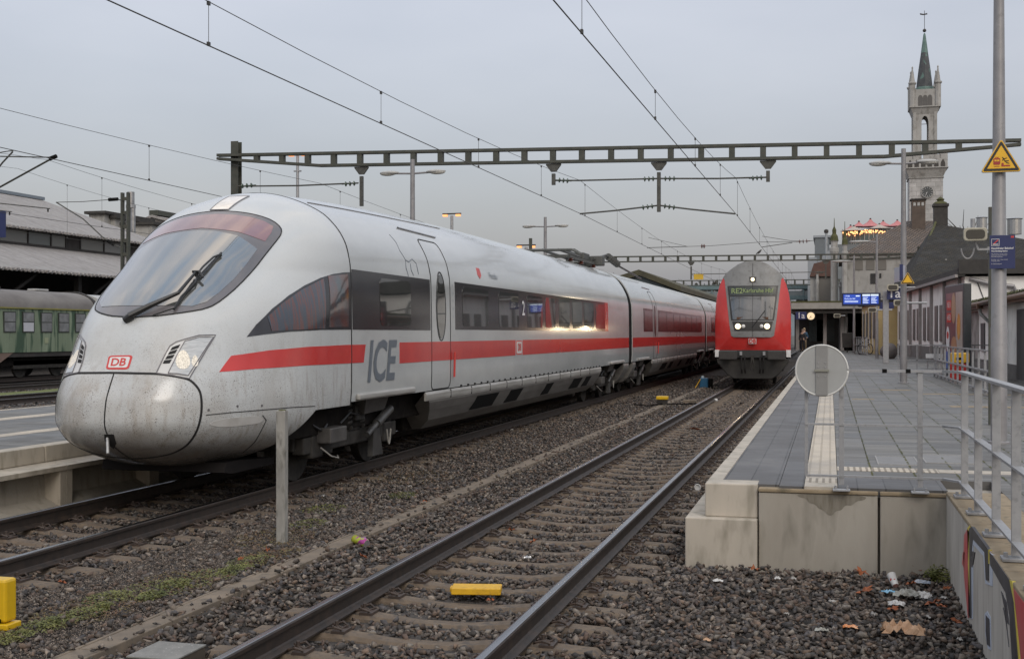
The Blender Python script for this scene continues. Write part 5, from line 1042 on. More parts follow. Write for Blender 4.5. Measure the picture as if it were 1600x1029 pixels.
c = at(1564, 254, Y=BY-.12); tri_sign(c.x, BY-.135, c.z+.02, .47, 'yellow triangle warning of passing trains on the tall pole at the right edge')
mk('sign_clamp', MB().box(BX-.1, BX+.1, BY-.105, BY-.09, c.z-.05, c.z-.02), M_galv, BP)
a0, a1 = at(1546, 420, Y=BY-.11), at(1586, 367, Y=BY-.11); sb = thing('smoke_free_sign', 'dark blue smoke-free station sign with white text on the tall pole', 'sign', (a0.x, BY-.11, a0.z))
mk('plate', MB().box(a0.x, a1.x, BY-.125, BY-.11, a0.z, a1.z), M_blue, sb, bevel=.003); wdt = a1.x-a0.x; yb_ = BY-.1265
M_prt = mat('sign_print', (.5, .5, .52), rough=.5)
mk('pictogram_frame', MB().box(a0.x+.02, a0.x+.115, yb_, yb_+.0015, a1.z-.135, a1.z-.045), M_prt, sb); mk('pictogram_field', MB().box(a0.x+.026, a0.x+.109, yb_-.0015, yb_, a1.z-.129, a1.z-.051), M_blue, sb); mk('pictogram_cigarette', MB().bar((a0.x+.035, yb_-.002, a1.z-.115), (a0.x+.10, yb_-.002, a1.z-.115), .01, .012), M_prt, sb)
mk('pictogram_slash', MB().bar((a0.x+.035, yb_-.003, a1.z-.12), (a0.x+.10, yb_-.003, a1.z-.06), .002, .012, (1, 0, -1)), M_logo, sb); mk('company_mark', MB().box(a1.x-.05, a1.x-.015, yb_, yb_+.0015, a1.z-.035, a1.z-.012), M_logo, sb)
y = a1.z-.165
for s_, sz in (('Rauchfreier Bahnhof', .034), ('Non-Smoking Station', .024)): text_on('sign_text', s_, sz, (a0.x+.02, yb_-.001, y), (1, 0, 0), (0, 0, 1), M_prt, sb, align='LEFT', bold=.0012, sx=.92); y -= .034
for s_ in ('Das Rauchen ist nur in den', 'gekennzeichneten Raucher-', 'bereichen gestattet.', '', 'Smoking only in the marked', 'smoking areas.', '', 'Ihr Bahnhofsteam'):
    if s_: text_on('sign_text', s_, .017, (a0.x+.02, yb_-.001, y), (1, 0, 0), (0, 0, 1), M_prt, sb, align='LEFT')
    y -= .018
# loudspeaker on a bracket
cs_ = at(1524, 366, Y=19.5); LS = thing('loudspeaker', 'weathered beige loudspeaker horn on the mast left of the tall pole', 'loudspeaker', (cs_.x, 19.5, cs_.z-.1), 'loudspeakers')
def horn(t, c, s):
    mk('horn_body', MB().xf(lambda v: v).prism([(c.x+p*s, c.z+q*s) for p, q in rr(-.17, .17, -.10, .10, .05, 4)], 'y', c.y-.02, c.y+.03).prism([(c.x+p*s*.7, c.z+q*s*.7) for p, q in rr(-.17, .17, -.10, .10, .05, 4)], 'y', c.y+.03, c.y+.28), mat('horn_beige', (.38, .36, .29), (.30, .28, .22), 6, .5), t, bevel=.012)
    mk('horn_mouth', MB().prism([(c.x+p*s, c.z+q*s) for p, q in rr(-.135, .135, -.07, .07, .05, 4)], 'y', c.y-.026, c.y-.021), mat('horn_dark', (.05, .045, .035), rough=.7), t)
horn(LS, cs_, 1.0); mk('bracket', MB().bar((cs_.x, cs_.y+.1, cs_.z-.1), (cs_.x+.05, cs_.y+.12, cs_.z-.22), .03, .03).bar((cs_.x+.05, cs_.y+.12, cs_.z-.22), (cs_.x+.40, cs_.y+.12, cs_.z-.22), .03, .03), M_galv, LS); mk('top_lug', MB().cyl((cs_.x-.03, cs_.y+.05, cs_.z+.1), (cs_.x-.03, cs_.y+.05, cs_.z+.24), .035, n=10), M_galv, LS)
mk('cable_loop', MB().tube([(cs_.x-.10+.13*math.cos(t)*.7, cs_.y+.1, cs_.z-.2-.16*math.sin(t)) for t in np.linspace(0, math.pi, 12)], .012, 6), M_pole, LS)
gmx = at(1549.5, 500, Y=19.7)
GM = thing('slim_mast', 'slim dark green steel mast directly left of the tall pole', 'mast', (gmx.x, 19.7, PZ)); mk('mast_body', MB().box(gmx.x-.045, gmx.x+.045, 19.68, 19.74, PZ, 3.85), M_mast, GM); mk('strap', MB().box(gmx.x-.06, gmx.x+.06, 19.66, 19.76, cs_.z-.27, cs_.z-.18), M_galv, GM)
# square post with the 1a sign, departure display
px_ = at(1384, 567, Z=PZ); SP = thing('sign_post', 'square galvanised post carrying the departure display and platform sign', 'post', (px_.x, px_.y, PZ)); SY = px_.y
mk('post', MB().box(px_.x-.13, px_.x+.13, SY-.13, SY+.13, PZ, at(1384, 455, Y=SY).z), M_galv, SP, bevel=.01); m0 = at(1376, 464, Y=SY); mk('arm', MB().box(m0.x-.05, px_.x+.12, SY-.06, SY+.06, m0.z-.06, m0.z+.08), M_galv, SP)
d0, d1 = at(1315.5, 478, Y=SY-.15), at(1376, 457, Y=SY-.15); DD = thing('departure_display', 'lit blue departure display with white lettering hanging over the right platform', 'display board', (d0.x, SY-.15, d0.z))
mk('housing', MB().box(d0.x, d1.x, SY-.15, SY+.15, d0.z, d1.z), mat('display_navy', (.008, .015, .05), rough=.35), DD, bevel=.02); M_scr = mat('screen_blue', (.02, .06, .35), emit=(.02, .07, .45), estr=.55, rough=.3); M_scw = mat('screen_white', (.7, .8, .9), emit=(.6, .75, .95), estr=.55)
w = d1.x-d0.x; h = d1.z-d0.z
for f0, f1 in ((.04, .49), (.53, .73), (.745, .945)): mk('screen', MB().box(d0.x+w*f0, d0.x+w*f1, SY-.156, SY-.151, d0.z+h*.16, d1.z-h*.12), M_scr, DD)
yy = SY-.158
text_on('screen_text', '17:06', h*.17, (d0.x+w*.07, yy, d1.z-h*.25), (1, 0, 0), (0, 0, 1), M_scw, DD, 'LEFT'); text_on('screen_text', 'Karlsruhe Hbf', h*.17, (d0.x+w*.07, yy, d1.z-h*.45), (1, 0, 0), (0, 0, 1), M_scw, DD, 'LEFT', sx=.8)
for q in (.6, .68): mk('screen_line', MB().box(d0.x+w*.07, d0.x+w*.42, yy, yy+.002, d1.z-h*q-.02, d1.z-h*q), M_scw, DD)
mk('screen_header', MB().box(d0.x+w*.36, d0.x+w*.46, yy, yy+.002, d1.z-h*.28, d1.z-h*.2), M_scw, DD)
for f0 in (.53, .745):
    mk('screen_header', MB().box(d0.x+w*f0, d0.x+w*(f0+.2), yy, yy+.002, d1.z-h*.24, d1.z-h*.12), M_scw, DD)
    for k, ln in enumerate((.13, .10, .15, .12, .14)): mk('screen_line', MB().box(d0.x+w*(f0+.015), d0.x+w*(f0+.015+ln), yy, yy+.002, d1.z-h*(.34+.1*k)-.025, d1.z-h*(.34+.1*k)), M_scw, DD)
def blue_sign(px0, py0, px1, py1, Y, txt, label, sz=.7, lab=None):
    a, b = at(px0, py1, Y=Y), at(px1, py0, Y=Y); t = thing('platform_sign', label, 'sign', (a.x, Y, a.z), 'blue platform signs'); mk('board', MB().box(a.x, b.x, Y, Y+.1, a.z, b.z), M_blue, t, bevel=.01); hh = b.z-a.z
    if txt: text_on('lettering', txt, hh*1.15*sz, ((a.x+b.x)/2, Y-.006, (a.z+b.z)/2), (1, 0, 0), (0, 0, 1), mat('sign_white', (.6, .6, .62), rough=.5), t, bold=.004)
    return t
blue_sign(1386, 449, 1409, 468, SY-.4, '1a', 'dark blue platform sign 1a beside the square post', .95)
blue_sign(1389, 472, 1397, 482, SY+8, '', 'small plain blue sign below the platform sign 1a'); blue_sign(1374, 472, 1381, 484, SY+8, '', 'small plain blue sign left of the square post')
bb = at(1411, 427, Y=35.3); bp_ = thing('platform_sign', 'blue and white board seen edge on behind the double headed lamp post', 'sign', (bb.x, 35.3, bb.z-.3), 'blue platform signs'); q0, q1 = at(1399, 440, Y=36.3), at(1413, 414, Y=35.3)
mk('board', MB().prism([(q0.x, 36.9), (q1.x-.02, 35.5), (q1.x+.03, 35.53), (q0.x+.05, 36.93)], 'z', q0.z, q1.z), mat('sign_pale', (.30, .32, .40), rough=.3), bp_); mk('edge_stripe', MB().box(q1.x-.12, q1.x-.03, 35.42, 35.47, q0.z, q1.z+.03), M_blue, bp_)
c = at(1417, 437, Y=35.3); tri_sign(c.x+.02, 35.3, c.z, .36, 'yellow triangle on the double headed lamp post', False); c = at(1312, 477, Y=LP3.location.y-.2); tri_sign(c.x, c.y, c.z, .62, 'small distant yellow triangle left of the departure display', False)
for px, py, Y, s, lb in ((1395, 449, SY-.6, 1.5, 'round beige loudspeaker in front of the platform sign 1a'), (1405, 473, 48, 1.2, 'beige loudspeaker below the platform sign 1a'), (1363, 484, 66, 1.3, 'beige loudspeaker in front of the cream building'), (1308, 493, 95, 1.5, 'pale loudspeaker under the station canopy')):
    c = at(px, py, Y=Y); t = thing('loudspeaker', lb, 'loudspeaker', tuple(c), 'loudspeakers'); horn(t, c, s); mk('arm', MB().cyl((c.x+.1, Y+.15, c.z), (c.x+1.0 if px != 1308 else c.x+.6, Y+.15, c.z), .04, n=8), M_galv, t)
# ---- ramp railing, rear railing, bicycle stand rail
def rail_run(label, a, b, n, zt_=1.0, mids=(.55, .1), w=.05, grp='platform railings'):
    a, b = Vector(a), Vector(b); t = thing('platform_railing', label, 'railing', tuple(a), grp)
    for z in (zt_,)+tuple(mids): mk('rail_bar', MB().bar(a+Vector((0, 0, z)), b+Vector((0, 0, z)), w, .035), M_galv, t)
    for i in range(n): p = a+(b-a)*(i/(n-1)); mk('upright', MB().box(p.x-w/2, p.x+w/2, p.y-w/2, p.y+w/2, p.z, p.z+zt_), M_galv, t)
    return t
rail_run('grey ramp railing with upright bars in front of the white building', (3.38, 28.0, PZ), (3.25, 41.3, PZ), 13)
rail_run('thin cross railing behind the ramp railing', (2.2, 42.6, PZ), (5.2, 42.6, PZ), 6, 1.0, (.5, .05), .03); rail_run('short railing beside the bicycle near the cream building', tuple(at(1336, 552, Z=PZ)), tuple(at(1355, 555, Z=PZ)), 8, 1.15, (.6, .1), .06)
# ================================================================ buildings on the right
M_plast = mat('white_plaster', (.82, .81, .78), (.72, .71, .68), 1.4, .85, bump=.15, bscale=30, c3=(.46, .45, .41), s3=2.5, lo3=.55, hi3=.85, stretch=(1, 1, .5)); M_pil = mat('pilaster_grey', (.24, .22, .21), (.28, .26, .25), 3, .8); M_wing = mat('dark_window_grey', (.09, .085, .085), (.13, .125, .12), 2, .4)  # window panes in a mottled dark grey
M_cream = mat('cream_plaster', (.52, .40, .19), (.46, .35, .165), 1.5, .85); M_gut = mat('copper_gutter', (.12, .065, .035), (.18, .10, .06), 6, .5); M_base = mat('plinth_grey', (.16, .155, .15), (.12, .115, .11), 3, .85)
M_tileD = brick_mat('dark_mossy_tiles', (.013, .012, .009), (.030, .025, .016), (.006, .005, .005), .25, .30, .03, .95, 1.0); M_tileB = brick_mat('brown_tiles', (.10, .072, .055), (.15, .115, .09), (.03, .024, .02), .30, .34, .05, .8, 1.0)
M_moss = mat('moss_green', .1); M_slate = mat('roof_slate', (.03, .028, .026), (.05, .046, .042), 2, .8); M_stoneg = mat('grey_sandstone', (.29, .283, .268), (.38, .372, .352), .9, .85, c3=(.15, .14, .125), s3=1.8, lo3=.52, hi3=.8, stretch=(1, 1, .6)); M_winD = mat('dark_panes', (.02, .022, .025), rough=.1, spec=.7)
# low white hall whose front follows a line slightly turned from the tracks
A0, A1 = Vector((5.75, 57.0)), Vector((4.3, 84.0)); ax = (A1-A0).normalized(); ay = Vector((ax.y, -ax.x))   # ay points away from the track
WB = thing('white_station_building', 'long low white building with grey pilasters and dark windows along the platform', 'building', (A0.x, A0.y, PZ)); ZE = 4.45
def wpt(u, v): p = A0+ax*u+ay*v; return (p.x, p.y)
def wbox(name, u0, u1, v0, v1, z0, z1, ma, par=None, bevel=0): return mk(name, MB().prism([wpt(u0, v0), wpt(u1, v0), wpt(u1, v1), wpt(u0, v1)], 'z', z0, z1), ma, par or WB, bevel=bevel)
wbox('wall', 0, 27, 0, 9, PZ-.1, ZE, M_plast); wbox('plinth', -.02, 27, -.04, 0, PZ, 1.25, M_base)
wbox('roof_edge', -.3, 27.3, -.35, -.02, ZE+.0, ZE+.22, M_slate); wbox('gutter', -.3, 27.3, -.45, -.33, ZE-.05, ZE+.08, M_pil)
mk('roof', MB().prism([wpt(-.3, -.3), wpt(27.3, -.3), wpt(27.3, 9.2), wpt(-.3, 9.2)], 'z', ZE+.21, ZE+.36), M_slate, WB); wbox('parapet', -.35, -.02, -.3, 9.3, ZE+.1, ZE+.72, M_slate)
u = .9; k = 0
while u < 26.5:
    wbox('pilaster', u, u+.26, -.14, -.0, PZ, ZE-.02, M_pil)
    for q in (.95, 2.75):
        if u+q+1.0 < 26.8: wbox('window', u+q, u+q+1.0, -.05, .02, 1.55, 3.35, M_wing)
    u += 4.6; k += 1
mk('downpipe', MB().tube([Vector(wpt(-.05, .2)+(ZE-.1,)), Vector(wpt(-.15, .9)+(ZE-.3,)), Vector(wpt(-.15, 2.0)+(ZE-.45,)), Vector(wpt(-.15, 2.2)+(ZE-.9,)), Vector(wpt(-.15, 2.2)+(3.2,))], .09, 8), M_pole, WB)
mk('wall_cable', MB().tube([Vector(wpt(-.03, .5)+(ZE-.2,)), Vector(wpt(-.03, .8)+(ZE-1.0,)), Vector(wpt(-.03, 2.0)+(ZE-.75,)), Vector(wpt(-.03, 3.3)+(ZE-.95,))], .02, 5), M_blk, WB)
# annex
AX, AY0, AY1 = 5.25, 27.0, 51.0
AN = thing('white_annex', 'low white annex with copper gutter and dark doors nearest on the right', 'building', (AX, AY0, PZ))
mk('wall', MB().box(AX, AX+6, AY0, AY1, PZ-.1, 2.92), M_plast, AN); mk('plinth', MB().box(AX-.03, AX, AY0, AY1, PZ, 1.02), M_base, AN)
mk('roof', MB().prism([(AX-.35, 2.93), (AX+6, 3.75), (AX+6, 3.9), (AX-.35, 3.03)], 'y', AY0-.3, AY1+.4), M_slate, AN); mk('gutter', MB().cyl((AX-.42, AY0-.3, 2.93), (AX-.42, AY1+.4, 2.93), .075, n=12), M_gut, AN); m = MB()
mk('eaves_board', MB().box(AX-.34, AX-.02, AY0-.2, AY1+.3, 2.80, 2.90), M_gut, AN)
m = weeds('roof_moss', [(AX-.1, y, .3) for y in np.arange(29, 51, .8)], 2600, 1, .10, M_moss, .05, 3.05); m.parent = AN; m.location = -Vector(AN.location); m['kind'] = 'stuff'
for y0, y1, z1, nm in ((29.6, 31.9, 2.62, 'door'), (36.0, 37.7, 2.62, 'door'), (45.3, 46.4, 2.3, 'window')): mk(nm, MB().box(AX-.035, AX+.02, y0, y1, .62 if nm == 'door' else 1.3, z1), mat('dark_door', (.05, .05, .052), (.07, .068, .066), 3, .6), AN)
mk('downpipe', MB().tube([(AX-.42, 43.2, 2.85), (AX-.40, 43.2, 2.6), (AX-.09, 43.0, 2.25), (AX-.09, 43.0, .6)], .06, 8), mat('white_pipe', (.45, .45, .43), rough=.5), AN); mk('rain_head', MB().obox((AX-.42, 43.2, 2.84), (.2, .2, .16)), M_gut, AN)
mk('wall_shade_panel', MB().box(AX-.02, AX+.0, 47.2, 50.9, PZ, 2.75), mat('shaded_grimy_plaster', (.13, .115, .105), (.36, .34, .32), 1.0, .8), AN)  # shaded, grimy stretch of wall painted as a thin dark panel
# poster stand
p0, p1 = Vector((4.02, 40.2)), Vector((3.70, 42.9)); pd_ = (p1-p0).normalized(); pn = Vector((-pd_.y, pd_.x)); PB = thing('poster_stand', 'tall advertising stand with colourful food poster in a dark frame', 'billboard', (p0.x, p0.y, PZ))
def pq(u, v): p = p0+pd_*u+pn*v; return (p.x, p.y)
Lp = (p1-p0).length; fr_ = mat('frame_anthracite', (.045, .05, .055), (.035, .038, .042), 5, .4)
mk('frame', MB().prism([pq(0, 0), pq(Lp, 0), pq(Lp, -.24), pq(0, -.24)], 'z', PZ, 3.50), fr_, PB, bevel=.02)
def pp(name, u0, u1, z0, z1, ma, off=.004): mk(name, MB().prism([pq(u0, off), pq(u1, off), pq(u1, off-.003), pq(u0, off-.003)], 'z', z0, z1), ma, PB)
pp('poster', .12, Lp-.22, .95, 3.25, mat('poster_plum', (.13, .06, .08), (.17, .085, .09), 2, .3)); pp('poster_side', .12, 1.05, 1.35, 3.25, mat('poster_pale', (.42, .38, .34), (.36, .32, .29), 2, .3), .007); pp('poster_foot', .12, Lp-.22, .78, 1.35, mat('poster_blue', (.03, .12, .40), rough=.3), .008)
pp('poster_caption', 1.7, 2.35, 2.70, 3.02, mat('poster_red', (.52, .04, .03), rough=.3), .010); pp('poster_caption', 1.7, 2.35, 2.30, 2.60, mat('poster_red', .4), .010)
for zc_, s_ in ((2.86, 'NEU'), (2.45, 'HIER')): text_on('poster_lettering', s_, .26, (pq(2.02, .013)[0], pq(2.02, .013)[1], zc_), (-pd_.x, -pd_.y, 0), (0, 0, 1), M_txtw, PB)
def pell(name, u, z, ru, rz2, ma, off): mk(name, MB().prism([(0, 0)]*0 or [(u+ru*math.cos(t), z+rz2*math.sin(t)) for t in np.linspace(0, 2*math.pi, 24)[:-1]], 'y', off-.002, off).xf(lambda v: (pq(v[0], v[1])[0], pq(v[0], v[1])[1], v[2])), ma, PB)
pell('poster_glass', .62, 2.15, .24, .42, mat('poster_orange', (.55, .20, .02), (.6, .35, .1), 3, .3), .012); pell('poster_bread', 1.35, 2.75, .32, .5, mat('poster_beige', (.42, .28, .18), (.35, .22, .13), 3, .4), .011); pell('poster_badge', 2.2, 1.75, .26, .42, M_txtw, .012); pell('poster_figure', 1.3, 1.5, .42, .35, mat('poster_skin', (.45, .24, .13), (.35, .18, .10), 3, .4), .0115); pell('poster_badge_mark', 2.2, 1.88, .15, .12, mat('poster_red', .4), .015)
# small yellow and red machine
c = at(1500, 585, Y=38.3); VM = thing('ticket_machine', 'small yellow and red machine behind the ramp railing', 'machine', (c.x, 38.3, PZ)); mk('red_body', MB().box(c.x-.28, c.x+.22, 38.3, 38.8, PZ, 1.05), mat('machine_red', (.42, .02, .015), rough=.4), VM, bevel=.03); mk('yellow_top', MB().box(c.x-.24, c.x+.26, 38.25, 38.75, 1.06, 1.36), M_yel, VM, bevel=.03); mk('slot', MB().box(c.x-.12, c.x+.06, 38.245, 38.26, 1.15, 1.22), M_blk, VM)
# dark hip roofed station house
def hip(name, x0, x1, y0, y1, z0, z1, ov, ma, par, ridge=None):
    rx0, rx1, ry0, ry1 = ridge; V = [(x0-ov, y0-ov, z0), (x1+ov, y0-ov, z0), (x1+ov, y1+ov, z0), (x0-ov, y1+ov, z0), (rx0, ry0, z1), (rx1, ry1, z1), (x0-ov, y0-ov, z0-.2), (x1+ov, y0-ov, z0-.2), (x1+ov, y1+ov, z0-.2), (x0-ov, y1+ov, z0-.2)]
    return mk(name, MB().add(V, [(0, 1, 4), (1, 2, 5, 4), (2, 3, 5), (3, 0, 4, 5), (0, 6, 7, 1), (1, 7, 8, 2), (2, 8, 9, 3), (3, 9, 6, 0), (6, 9, 8, 7)]), ma, par)
def roof_uv(o):      # lay the tile courses along each slope
    me = o.data; uvl = me.uv_layers.new(name='slope')
    for p in me.polygons:
        n = p.normal; a = Vector((-n.y, n.x, 0)); a = a.normalized() if a.length > .01 else Vector((1, 0, 0)); b = n.cross(a)
        for li in p.loop_indices: v = me.vertices[me.loops[li].vertex_index].co; uvl.data[li].uv = (v.dot(a), v.dot(b))
def to_uv(m):
    t = m.node_tree; 
    for n in t.nodes:
        if n.type == 'MAPPING':
            u = t.nodes.new('ShaderNodeUVMap'); t.links.new(u.outputs[0], n.inputs[0])
to_uv(M_tileD); to_uv(M_tileB)
HB = thing('station_house', 'old station house with steep black mossy hipped roof behind the white building', 'building', (13, 88, PZ)); r0_ = at(1459, 352, Y=90); r1_ = at(1484, 352, Y=92)
mk('wall', MB().box(5.6, 20.5, 78, 102, PZ, 4.9), M_plast, HB)
ho_ = hip('roof', 4.6, 22.0, 75, 103, 4.9, r0_.z, .3, M_tileD, HB, (r0_.x, r1_.x, 88.5, 91)); roof_uv(ho_)
rd = [Vector((4.6, 75.7, 4.75)), Vector((r0_.x, 88.5, r0_.z+.05))]; mk('mossy_ridge', MB().tube([rd[0]+(rd[1]-rd[0])*t+Vector((0, 0, rnd.uniform(-.04, .05))) for t in np.linspace(0, 1, 40)], .085, 7), M_moss, HB)
ck = at(1469.5, 348, Y=89); mk('chimney', MB().box(ck.x-.45, ck.x+.45, 88.6, 89.5, ck.z-1.2, at(1469, 321, Y=89).z).box(ck.x-.52, ck.x+.52, 88.5, 89.6, at(1469, 323, Y=89).z, at(1469, 319, Y=89).z), M_slate, HB); mk('chimney_cap', MB().lathe([(.5, 0), (.42, .12), (.2, .22), (.28, .34), (.05, .5)], (ck.x, 89.05, at(1469, 319, Y=89).z), 12), M_moss, HB)
dk = at(1478, 430, Y=79.5); mk('dormer_vent', MB().box(dk.x-.05, dk.x+.05, 79.4, 79.5, dk.z-.6, dk.z+1.0).box(dk.x-.28, dk.x+.28, 79.4, 79.5, dk.z+.55, dk.z+.65), M_chrome, HB)
for px, py, w2 in ((1534, 343, .9), (1585, 345, 1.2)):
    c = at(px, py, Y=96); mk('steel_vent', MB().lathe([(w2*.42, 0), (w2*.42, 1.1), (w2*.5, 1.15), (.02, 1.3)], (c.x, 96, c.z-1), 16), M_chrome, HB)
# larger brown tiled roof with the castle-like front left of it
CB = thing('castle_station_building', 'grey stone station building with round arched frieze and brown tiled roof', 'building', (2, 100, PZ)); CY = 104.
def c3(px, py, Y=CY): return at(px, py, Y=Y)
xl, xr_ = c3(1318, 480).x, c3(1452, 480).x; ze = c3(1340, 398).z
mk('wall', MB().box(xl, xr_, CY, CY+18, PZ, ze), M_stoneg, CB); a, b, c_, d = c3(1331, 396), c3(1400, 396), c3(1412, 352, CY+8), c3(1455, 344, CY+8)
rf = mk('roof', MB().add([(xl-.3, CY-.5, ze), (xr_+.4, CY-.5, ze), (xr_+.4, CY+18, ze), (xl-.3, CY+18, ze), (c3(1418, 345, CY+8).x, CY+8, c3(1418, 345, CY+8).z), (c3(1462, 345, CY+8).x, CY+8, c3(1462, 345, CY+8).z)], [(0, 1, 5, 4), (1, 2, 5), (2, 3, 4, 5), (3, 0, 4), (0, 3, 2, 1)]), M_tileB, CB); roof_uv(rf)
for i in range(10):
    x = xl+1.2+i*.92
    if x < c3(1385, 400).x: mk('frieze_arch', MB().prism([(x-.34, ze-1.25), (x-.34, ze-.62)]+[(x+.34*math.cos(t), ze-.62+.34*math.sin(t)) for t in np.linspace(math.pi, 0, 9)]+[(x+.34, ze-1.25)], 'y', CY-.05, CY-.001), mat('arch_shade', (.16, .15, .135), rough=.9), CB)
mk('cornice', MB().box(xl-.2, xr_, CY-.25, CY, ze-.28, ze-.02), M_stoneg, CB)
for px0, px1, py0, py1 in ((1360, 1369, 427, 443), (1374, 1377, 427, 434)): a, b = c3(px0, py1), c3(px1, py0); mk('window', MB().box(a.x, b.x, CY-.06, CY+.02, a.z, b.z), M_winD, CB)
def turret(par, px0, px1, pyb, pyt, Y, cap=True):
    a, b = at(px0, pyb, Y=Y), at(px1, pyt, Y=Y); r = (b.x-a.x)/2; cx = (a.x+b.x)/2; m = mk('turret', MB().lathe([(r, a.z), (r, b.z-1.2), (r*1.35, b.z-.9), (r*1.35, b.z-.6), (r, b.z-.55), (r*1.0, b.z-.1), (r*1.3, b.z)], (cx, Y, 0), 10), M_stoneg, par)
    if cap: mk('turret_cap', MB().lathe([(r*1.25, 0), (r*1.0, .4), (r*.55, .6), (r*.6, .9), (r*.15, 1.2), (.02, 1.9)], (cx, Y, b.z), 10), M_moss, par)
turret(CB, 1316, 1324, 520, 382, CY-.6); turret(CB, 1298, 1309, 470, 376, CY+1.5)
LW = thing('stone_side_wing', 'narrow grey stone wing with red brown roofs behind the station canopy', 'building', (-2, 120, PZ)); Y2 = 122.
a, b = at(1266, 475, Y=Y2), at(1302, 420, Y=Y2); mk('wall', MB().box(a.x, b.x, Y2, Y2+12, PZ, at(1280, 432, Y=Y2).z), M_stoneg, LW); a2, b2 = at(1265, 432, Y=Y2), at(1303, 404, Y=Y2); M_rb = mat('red_brown_roof', (.085, .045, .035), (.12, .065, .05), 1.5, .8); mk('roof', MB().prism([(a2.x, a2.z), (b2.x, a2.z), (b2.x, b2.z), (a2.x+.4, at(1270, 412, Y=Y2).z)], 'y', Y2-.3, Y2+9), M_rb, LW)
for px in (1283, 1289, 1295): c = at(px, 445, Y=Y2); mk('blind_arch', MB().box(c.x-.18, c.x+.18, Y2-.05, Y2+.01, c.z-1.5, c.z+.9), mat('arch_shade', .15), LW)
turret(LW, 1275, 1279, 470, 428, Y2-.5, False)
# modern grey block
MBk = thing('modern_grey_block', 'distant modern grey building with sloping glazed side beside the turrets', 'building', (2, 170, PZ)); Y3 = 170.; M_mg = mat('panel_grey', (.17, .19, .20), (.13, .145, .155), .5, .5); M_mg2 = mat('panel_grey_pale', (.30, .32, .34), (.26, .28, .30), .5, .6)
a, b = at(1273, 470, Y=Y3), at(1296, 371, Y=Y3); mk('tower', MB().box(a.x, b.x, Y3, Y3+14, PZ, b.z), M_mg, MBk); mk('parapet', MB().box(a.x-.2, b.x+.2, Y3-.2, Y3+14, b.z, b.z+.3), M_mg2, MBk); a, b = at(1275, 410, Y=Y3-3), at(1300, 386, Y=Y3-3); mk('sloping_side', MB().prism([(a.x, PZ), (b.x, PZ), (b.x, b.z), (a.x, a.z)], 'y', Y3-3, Y3-.2), M_mg2, MBk)
for z_ in (8.2, 10): mk('window_strip', MB().box(a.x+.4, b.x-.2, Y3-3.05, Y3-2.98, z_, z_+.9), M_winD, MBk)
a, b = at(1262, 470, Y=Y3-6), at(1276, 402, Y=Y3-6); mk('lower_block', MB().box(a.x, b.x, Y3-6, Y3-3.2, PZ, b.z), M_mg2, MBk)
fl = at(1291, 380, Y=150); FP = thing('white_flue', 'slim white flue pipe beside the modern grey building', 'chimney', (fl.x, 150, PZ)); mk('pipe', MB().cyl((fl.x, 150, PZ), (fl.x, 150, at(1291, 364, Y=150).z), .16, n=10), M_mg2, FP); mk('cowl', MB().lathe([(.22, 0), (.26, .1), (.26, .35), (.1, .45)], (fl.x, 150, at(1291, 364, Y=150).z), 10), M_slate, FP)
wb_ = thing('white_gabled_block', 'distant white block with tilted roof left of the stone wing', 'building', (-8, 180, 0)); a, b = at(1244, 500, Y=185), at(1268, 437, Y=185); mk('wall', MB().prism([(a.x, 0), (b.x, 0), (b.x, b.z), (a.x+1, at(1250, 452, Y=185).z), (a.x, at(1244, 458, Y=185).z)], 'y', 185, 195), mat('distant_white', (.48, .49, .50), rough=.9), wb_); mk('window', MB().box(a.x+1.2, a.x+2, 184.9, 185, at(0, 478, Y=185).z, at(0, 470, Y=185).z), M_winD, wb_)
# rooftop terrace with parasols
TY = 150.; RTc = thing('roof_terrace', 'glazed roof terrace with strings of warm lights under the parasols', 'roof terrace', (8, TY, 8)); a, b = at(1316, 382, Y=TY), at(1400, 360, Y=TY)
mk('terrace_base', MB().box(a.x-.5, b.x+2, TY-.5, TY+9, PZ, a.z), M_mg, RTc); mk('glass_wall', MB().box(a.x, b.x, TY, TY+.08, a.z, b.z+.2), mat('terrace_glass', (.06, .09, .10), rough=.08, spec=.8), RTc)
for i in range(13): x = a.x+(b.x-a.x)*i/12; mk('glazing_post', MB().box(x-.04, x+.04, TY-.1, TY, a.z, b.z+.3), M_lampw, RTc)
M_fl = mat('fairy_light', (1, .6, .3), emit=(1.0, .42, .15), estr=1.8)
for i in range(80):
    px = 1317+rnd.random()**1.1*66; py = 361.5-3*math.exp(-((px-1352)/26)**2)+abs(rnd.gauss(0, 2.6))+(2 if px < 1350 else 0); c = at(px, py, Y=TY-1.5); mk('fairy_light', MB().ball(tuple(c), .075, 6, 4), M_fl, RTc)
M_pink = mat('parasol_red', (.50, .20, .20), (.42, .16, .165), 2, .8); M_tan = mat('parasol_beige', (.42, .36, .31), (.36, .31, .27), 2, .8)
def parasol(px, py_t, py_b, wpx, Y, ma, label, grp):
    t_, l_, r_ = at(px, py_t, Y=Y), at(px-wpx/2, py_b, Y=Y), at(px+wpx/2, py_b, Y=Y); R = (r_.x-l_.x)/2; h = t_.z-l_.z; p = thing('parasol', label, 'parasol', (t_.x, Y, l_.z-2.3), grp)
    mk('canopy', MB().lathe([(R, 0), (R*.98, .05*h), (R*.55, .33*h), (R*.25, .62*h), (R*.06, .95*h), (.02, h)], (t_.x, Y, l_.z), 8), ma, p); mk('pole', MB().cyl((t_.x, Y, l_.z-2.3), (t_.x, Y, l_.z), .05, n=6), M_lampw, p); mk('finial', MB().ball((t_.x, Y, t_.z), .12, 8, 6), M_slate, p)
